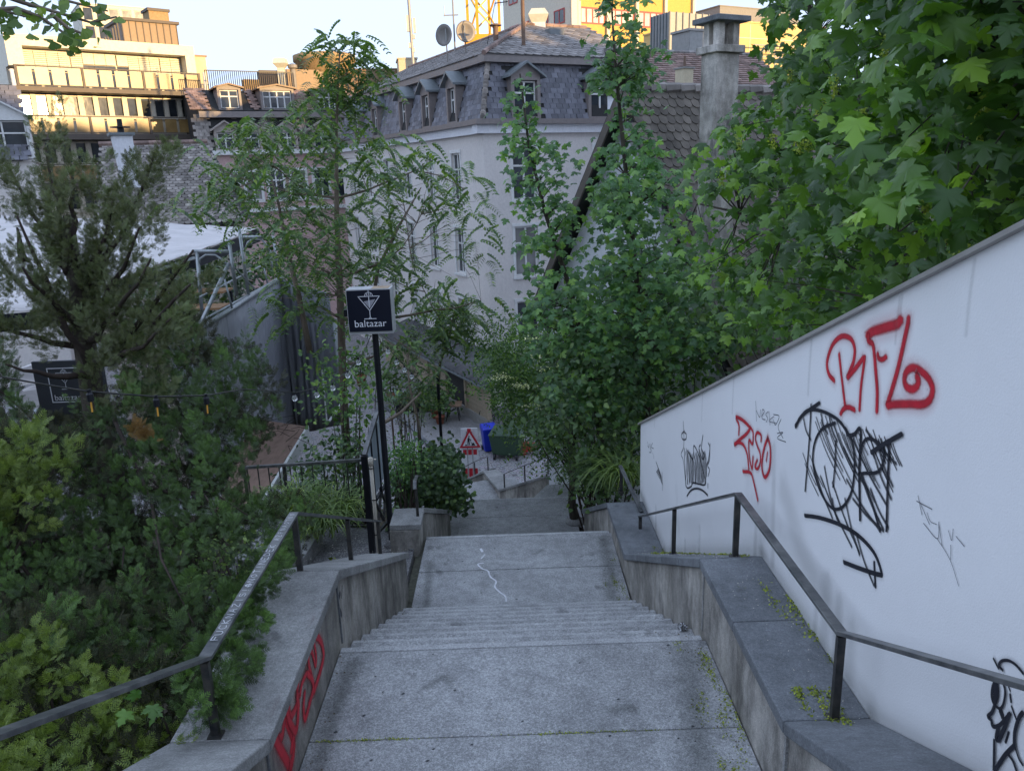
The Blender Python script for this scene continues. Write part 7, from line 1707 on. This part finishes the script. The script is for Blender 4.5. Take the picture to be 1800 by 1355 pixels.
def flames(t, C, axes, L, rad, per, size, mat, name='foliage', win=True):
    """upright tongue shaped clumps of sprays, fresh growth at the tips"""
    x_, y_, _z = topx(C)
    if win:
        k_ = ~inpoly(x_, y_, [(25, 632), (165, 630), (175, 722), (20, 740)]) | (C[:, 1] > 7.7)
        k_ &= ~(inpoly(x_, y_, [(-80, 392), (50, 402), (125, 462), (60, 478), (-80, 452)]) | (inpoly(x_, y_, [(285, 370), (440, 390), (420, 450), (270, 540)]) & (C[:, 1] > 5.2)))
        C = C[k_]; axes = axes[k_]; L = L[k_]; rad = rad[k_]
    axes = axes/np.linalg.norm(axes, axis=1, keepdims=True)
    n = len(C)*per; a = np.repeat(axes, per, axis=0); u = rng.uniform(0, 1, n)**.8
    rv = rng.normal(size=(n, 3)); rv -= a*(rv*a).sum(1, keepdims=True); rv /= np.linalg.norm(rv, axis=1, keepdims=True)
    r_ = np.repeat(rad, per)*(1-u)**.55*rng.uniform(.45, 1.0, n)
    P = np.repeat(C, per, axis=0)+a*(u*np.repeat(L, per))[:, None]+rv*r_[:, None]
    d = a*(.55+.7*u[:, None])+rv*.75+rng.normal(size=(n, 3))*.15; nn_ = np.cross(d, np.cross(a, d)+1e-3)*.6+rv*.5+rng.normal(size=(n, 3))*.25+[0, -.35, .2]
    V, FF = scatter(SPRAY[0], SPRAY[1], rot_from(d, nn_), P, rng.uniform(*size, n))
    fresh = np.clip((.08+.95*u)*rng.uniform(.5, 1, n)*np.repeat(rng.uniform(.35, 1, len(C)), per), 0, 1)
    return tag(mobj(name, V, FF, mat, t, attrs={'tip': ((SPRAY[2][None]*.7+.3)*fresh[:, None]).ravel()}), kind='stuff')
def cypress():
    root = atY(185, 1000, 6.6); t = thing('cypress_tree', (root[0], 6.6, ground_z(root[0], 6.6)), 'big dark dishevelled cypress filling the left side', 'conifer')
    tr = [atY(230, 1000, 6.2), atY(200, 860, 6.3), atY(170, 740, 6.4), atY(150, 610, 6.5), atY(140, 520, 6.5), atY(125, 440, 6.6), atY(120, 380, 6.7)]
    MB().tube(tr, [.13, .12, .10, .09, .08, .06, .04], 10).build('trunk', M['bark'], t, True)
    tips = [((135, 500, 6.5), (10, 285, 7.0), .20, 12), ((135, 520, 6.5), (80, 262, 6.8), .22, 13), ((130, 470, 6.5), (125, 290, 6.5), .2, 10), ((140, 520, 6.5), (205, 330, 6.3), .24, 13), ((140, 520, 6.5), (272, 268, 6.4), .17, 14), ((150, 560, 6.5), (245, 400, 6.0), .24, 11), ((120, 480, 6.5), (60, 400, 6.6), .22, 9),
            ((150, 600, 6.5), (-40, 420, 6.8), .22, 12), ((150, 610, 6.5), (-30, 560, 6.2), .26, 11), ((150, 600, 6.5), (265, 455, 5.8), .2, 9), ((165, 640, 6.4), (340, 440, 6.0), .13, 12), ((170, 640, 6.4), (335, 500, 5.7), .17, 10), ((160, 640, 6.4), (300, 560, 5.6), .24, 10),
            ((160, 650, 6.4), (30, 380, 6.0), .10, 8), ((40, 460, 6.0), (30, 400, 6.0), .1, 3), ((150, 580, 6.5), (40, 470, 5.8), .10, 10), ((160, 660, 6.4), (10, 640, 5.8), .22, 9), ((150, 560, 6.5), (170, 440, 6.6), .26, 8), ((150, 560, 6.5), (100, 360, 6.9), .26, 9), ((150, 560, 6.5), (200, 400, 6.9), .26, 9)]
    C = []; Rr = []
    for a, b, r_, n in tips:
        p0 = atY(*a); p1 = atY(*b); pts = limb(p0, p1, -.06, 6, .08); MB().tube(pts, list(np.linspace(.035, .008, 7)), 6).build('branch', M['twig'], t, True)
        pp = np.array(pts)
        for u in np.linspace(.22, 1, n): i = min(5, int(u*6)); f_ = u*6-i; q = pp[i]+(pp[i+1]-pp[i])*f_; C.append(q+rng.normal(size=3)*.05); Rr.append(r_*(1.15-.75*u))
    up_ = spaced(fill_poly([(-60, 290), (30, 250), (95, 238), (130, 262), (160, 300), (200, 290), (262, 255), (292, 272), (280, 340), (268, 430), (300, 440), (345, 428), (345, 490), (310, 560), (250, 610), (200, 640), (120, 640), (60, 600), (-60, 600), (-60, 490), (60, 480), (130, 520), (120, 460), (50, 395), (-60, 385)], 1500, lambda x, y: 6.1, lambda x, y: 7.0), .25)
    up_ = np.vstack([up_, spaced(fill_poly([(150, 560), (310, 550), (330, 700), (240, 740), (172, 735), (168, 640)], 120, lambda x, y: 5.7, lambda x, y: 6.3), .22)])
    C = list(C)+list(up_); Rr = list(np.array(Rr)*.8)+list(rng.uniform(.09, .15, len(up_)))
    C = np.array(C); ax_ = np.stack([np.clip((C[:, 0]-tr[4][0])*.7, -.8, .8), np.full(len(C), -.15), np.full(len(C), 1.0)], 1)+rng.normal(size=(len(C), 3))*.22
    flames(t, C-[0, 0, .08], ax_, rng.uniform(.18, .36, len(C)), rng.uniform(.07, .11, len(C)), 52, (.038, .066), M['lf_cypdark'])
    # lower dense body with greener tips
    poly = [(0, 600), (90, 760), (200, 700), (240, 620), (300, 600), (330, 560), (360, 600), (370, 640), (430, 600), (455, 640), (480, 680), (480, 760), (450, 810), (405, 845), (430, 885), (530, 885), (550, 912), (500, 960), (520, 1010), (500, 1060), (440, 1080), (440, 1160), (400, 1200), (340, 1180), (250, 1160), (0, 1120), (-150, 1100), (-150, 600)]
    def dn(x, y): return lerp(6.3, 3.9, (y-600)/560.)+(.6 if x > 400 else 0)
    C = spaced(fill_poly(poly, 5000, dn, lambda x, y: dn(x, y)+.8), .20)
    C = C[~((C[:, 0] > -1.62) & (C[:, 1] < 7.8))]
    ov = np.array([atZ(x, y, -2.42) for x, y in ((500, 1015), (478, 1050), (452, 1095), (440, 1140), (425, 1180), (400, 1215), (505, 965), (388, 1240), (462, 1075))]); ov = np.vstack([ov+[-.06, 0, .0], ov+[-.16, .05, .04], ov+[-.12, -.08, -.02]]); flames(t, ov, rng.normal(size=(len(ov), 3))*.3+[.5, -.5, .7], rng.uniform(.14, .22, len(ov)), rng.uniform(.08, .12, len(ov)), 60, (.045, .075), M['lf_cyp'], 'overhanging_foliage')
    ax_ = rng.normal(size=(len(C), 3))*.3+[0, -.25, 1.0]
    flames(t, C-[0, 0, .1], ax_, rng.uniform(.20, .36, len(C)), rng.uniform(.075, .115, len(C)), 46, (.038, .066), M['lf_cyp'])
    C2 = fill_poly(poly, 480, lambda x, y: dn(x, y)+1.0, lambda x, y: dn(x, y)+1.8); C2 = C2[~((C2[:, 0] > -1.72) & (C2[:, 1] < 7.8))]
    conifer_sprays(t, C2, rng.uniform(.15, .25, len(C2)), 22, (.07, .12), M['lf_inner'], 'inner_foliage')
    mb = MB(); 
    for i in range(14): p1 = C[rng.integers(len(C))]; p0 = tr[rng.integers(0, 3)]+rng.normal(size=3)*.1; mb.tube(limb(p0, p1, .05, 4, .12), [.02, .016, .012, .008, .004], 5)
    tag(mb.build('twigs', M['twig'], t, True), kind='stuff')
    C3 = np.array([atY(x, y, v) for x, y, v in ((245, 755, 4.9), (255, 768, 4.9), (262, 772, 4.9), (210, 760, 5.0), (300, 850, 4.8), (340, 900, 4.9), (330, 760, 5.2))]); conifer_sprays(t, C3[:3], np.full(3, .05), 24, (.04, .07), M['lf_brown'], 'dead_foliage')
cypress()
def dwarf(label, poly, n, a, b, per, rad, size, mat, name='arborvitae_shrub'):
    C = spaced(fill_poly(poly, n*4, a, b), .13); C = C[~((C[:, 0] > -1.60) & (C[:, 2] < -1.5) & (C[:, 1] > 2.6))]; c0 = C.mean(0); t = thing(name, (c0[0], c0[1], ground_z(c0[0], c0[1])), label, 'conifer')
    mb = MB(); [mb.tube(limb((c0[0]+rng.normal()*.2, c0[1]+rng.normal()*.2, C[:, 2].min()-.3), C[i], .04, 3), [.016, .012, .008, .004], 5) for i in range(0, len(C), 6)]; tag(mb.build('twigs', M['twig'], t, True), kind='stuff')
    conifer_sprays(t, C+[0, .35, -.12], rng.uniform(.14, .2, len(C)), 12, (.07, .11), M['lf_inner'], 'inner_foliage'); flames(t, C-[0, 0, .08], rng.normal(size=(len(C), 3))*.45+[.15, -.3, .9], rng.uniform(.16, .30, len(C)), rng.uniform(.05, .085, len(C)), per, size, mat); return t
dwarf('yellow green feathery arborvitae under the handrail in the lower left corner', [(-200, 1150), (0, 1130), (60, 1120), (180, 1190), (260, 1230), (300, 1260), (310, 1330), (330, 1400), (330, 1500), (-200, 1500)], 190, lambda x, y: lerp(3.6, 2.7, (y-1130)/300.), lambda x, y: lerp(4.2, 3.2, (y-1130)/300.), 30, (.06, .12), (.04, .08), M['lf_thuja'])
dwarf('dull green feathery conifer between the yellow arborvitae and the cypress', [(60, 1090), (200, 1080), (330, 1130), (380, 1180), (360, 1230), (260, 1230), (120, 1180), (0, 1140), (-100, 1100)], 90, lambda x, y: 3.9, lambda x, y: 4.6, 28, (.06, .12), (.045, .085), M['lf_cyp'])
dwarf('pale green conifer bush at the left edge below the black banner', [(-120, 760), (30, 760), (110, 790), (100, 860), (40, 880), (0, 960), (-120, 980)], 46, lambda x, y: 4.6, lambda x, y: 5.2, 30, (.08, .14), (.05, .09), M['lf_thuja'], 'conifer_bush')
# maple seedling leaves beside the left post
ms = thing('maple_seedling', atY(300, 1300, 3.3), 'small maple seedling growing beside the left coping', 'plant'); MB().tube([atY(310, 1330, 3.3), atY(285, 1250, 3.25)], .006, 5).build('stem', M['twig'], ms)
pp = np.array([atY(x, y, v) for x, y, v in ((240, 1225, 3.2), (268, 1240, 3.2), (275, 1250, 3.25), (335, 1285, 3.3), (352, 1268, 3.35), (360, 1300, 3.3), (320, 1310, 3.2), (345, 1320, 3.2), (222, 1250, 3.2), (375, 1290, 3.3))])
foliage(ms, 'foliage', M['lf_maple'], *MAPLE, rand_rot(len(pp), np.array([0, -.5, 1.0]), .4, np.array([0, -.5, -.5])), pp, np.full(len(pp), .07), 10)
shrub('weed_patch', 'dry flowering weeds behind the left handrail', [(350, 960), (480, 930), (500, 990), (430, 1060), (360, 1060)], 40, 5.0, 5.6, 14, .07, (.02, .045), M['lf_grass'])
# weed on the left coping
wd = thing('weed', atY(588, 1000, 7.0), 'small yellow green weed growing on the left coping', 'plant'); pp = atY(588, 995, 6.6)+rng.normal(size=(30, 3))*[.02, .03, .04]; foliage(wd, 'leaves', M['moss'], *BROAD, rand_rot(30, None, 1), pp, rng.uniform(.02, .05, 30), 0)

# ---------- ginkgo branch ----------
gk = thing('ginkgo_branch', atY(-20, 0, 3.0), 'ginkgo twigs with fan shaped leaves hanging into the upper left corner', 'branch')
half = [(0, 0)]+[(.55*math.sin(t)*1.15, .12+.78*math.cos(t*.85)) for t in np.linspace(1.25, .12, 7)]+[(0.02, .72)]
T_ = [(0, 0, 0)]+[(x, y, .05*math.sin(9*x)) for x, y in half[1:]]+[(-x, y, .05*math.sin(9*x)) for x, y in half[:0:-1]]+[(-.01, 0, 0), (.01, 0, 0), (0, -.9, .12)]
k_ = len(T_)-3; F_ = [(0, i, i+1) for i in range(1, k_-1)]+[(k_, k_+1, k_+2)]; GINK = (np.array(T_, float), np.array(F_))
tw_ = [[(-60, -30, 3.0), (40, 5, 3.0), (110, 25, 3.05), (160, 40, 3.1), (205, 30, 3.1)], [(-40, 20, 2.9), (30, 15, 2.9), (70, 30, 2.95), (115, 60, 3.0), (122, 78, 3.0)], [(0, -40, 3.1), (70, -10, 3.1), (130, 5, 3.1), (190, 20, 3.15)], [(90, 25, 3.0), (120, 50, 3.0), (160, 65, 3.0)], [(-60, 40, 2.95), (10, 20, 2.9), (45, 30, 2.9)]]
P_ = []
for tw__ in tw_:
    pts = [atY(*p) for p in tw__]; MB().tube(pts, list(np.linspace(.009, .003, len(pts))), 5).build('twig', M['bark_pale'], gk, True)
    for a, b in zip(pts[:-1], pts[1:]):
        for k in range(7): u = rng.uniform(); P_.append(a+(b-a)*u+rng.normal(size=3)*[.035, .03, .03]-[0, 0, .02])
P_ = np.array(P_); foliage(gk, 'leaves', M['lf_ginkgo'], *GINK, rand_rot(len(P_), np.array([0, -.8, .4]), .6, np.array([.2, 0, -1.0])), P_, rng.uniform(.026, .044, len(P_)), 300)

# ---------- moss, petals, dirt ----------
def tufts(name, label, P, size, mat=None, kind='stuff'):
    n = len(P); V, FF = scatter(*BROAD, rand_rot(n, None, .9), P, size); o = mobj(name, V, FF, mat or M['moss']); tag(o, label, None, None, 'stuff'); return o
def strip(n, xa, xb, ya, yb, zf, skew=2.0, clump=14):
    P = []
    cs = [(rng.uniform(0, 1), rng.uniform(0, 1)) for _ in range(clump)]
    for i in range(n):
        c = cs[rng.integers(clump)]; y = ya+(yb-ya)*c[1]+rng.normal()*.05; x = xb-(xb-xa)*(c[0]**skew)+rng.normal()*.016
        if ya < y < yb: P.append((min(x, xb), y, zf(y)+.004))
    return np.array(P)
zc_ = lambda y: profile(y, PR)+.001
P_ = np.vstack([strip(900, 1.50, 1.612, 3.15, 8.0, zc_, 2.5, 30), strip(420, 1.28, 1.60, 3.0, 3.35, zc_, 1, 9), strip(260, 1.28, 1.6, 6.9, 8.0, zc_, 1, 8)]); tufts('moss', 'yellow green moss on the dark coping along the white wall', P_, rng.uniform(.008, .018, len(P_)))
P_ = np.vstack([strip(900, 1.0, 1.225, 3.15, 4.6, lambda y: Z1, 1.6, 22), strip(300, .95, 1.18, 7.3, 8.6, lambda y: Z2, 1.6, 10)]); tufts('moss', 'patchy moss and dirt in the right corner of the landings', P_, rng.uniform(.006, .014, len(P_)))
P_ = np.array([(rng.uniform(-1.2, 1.2), 3.755+rng.normal()*.006, Z1+.002) for _ in range(900)]); P_ = P_[np.sin(P_[:, 0]*5)+rng.normal(size=len(P_))*.6 > .1]; tufts('moss', 'moss growing in the joint across the first landing', P_, rng.uniform(.005, .012, len(P_)))
P_ = []
for i in range(9):
    y0 = 4.7+.32*i
    for k in range(40): P_.append((1.2-abs(rng.normal())*.07-.004*i, y0+abs(rng.normal())*.05+.05, Z1-.155*(i+1)+.003))
P_ = np.array(P_); tufts('moss', 'moss in the corners of the upper flight against the right parapet', P_[(P_[:, 1] < 7.2)], rng.uniform(.006, .013, int((P_[:, 1] < 7.2).sum())))
M['petal'] = plain('petal', (.5, .46, .40), .7); M['debris'] = plain('leaf_litter', (.12, .09, .05), .9)
def on_stairs(n, region):
    P = []
    while len(P) < n:
        y = rng.uniform(3.1, 13.4); 
        if y < 4.65: z = Z1; w = 1.2
        elif y < 7.23: z = Z1-.155*(int((y-4.67)/.32)+1); w = 1.18
        elif y < 9.15: z = Z2; w = 1.12
        elif y > 11.8: z = Z3; w = .95
        else: continue
        P.append((region(w), y, z+.003))
    return np.array(P)
P_ = on_stairs(180, lambda w: rng.uniform(-w, w)); V, FF = scatter(*BROAD, rand_rot(len(P_), None, .15), P_, rng.uniform(.006, .016, len(P_))); tag(mobj('fallen_petals', V, FF, M['petal']), 'tiny pale petals scattered over the stairs', kind='stuff')
P_ = np.stack([rng.uniform(-2.9, -1.3, 500), rng.uniform(7.9, 9.2, 500), np.full(500, -4.385)], 1); V, FF = scatter(*BROAD, rand_rot(len(P_), None, .15), P_, rng.uniform(.008, .018, len(P_))); tag(mobj('fallen_petals', V, FF, M['petal']), 'pale petals sprinkled over the dark side path', kind='stuff')
P_ = on_stairs(500, lambda w: w-abs(rng.normal())*.12 if rng.uniform() < .6 else -w+abs(rng.normal())*.05); V, FF = scatter(*BROAD, rand_rot(len(P_), None, .3), P_, rng.uniform(.006, .016, len(P_))); tag(mobj('leaf_litter', V, FF, M['debris']), 'brown leaf litter gathered in the corners of the stairs', kind='stuff')
P_ = np.stack([1.3+rng.uniform(0, .3, 260), rng.uniform(3.0, 8, 260), np.zeros(260)], 1); P_[:, 2] = [zc_(y)+.004 for y in P_[:, 1]]; V, FF = scatter(*BROAD, rand_rot(len(P_), None, .2), P_, rng.uniform(.004, .011, len(P_))); tag(mobj('fallen_petals', V, FF, M['petal']), 'pale flecks on the dark coping', kind='stuff')
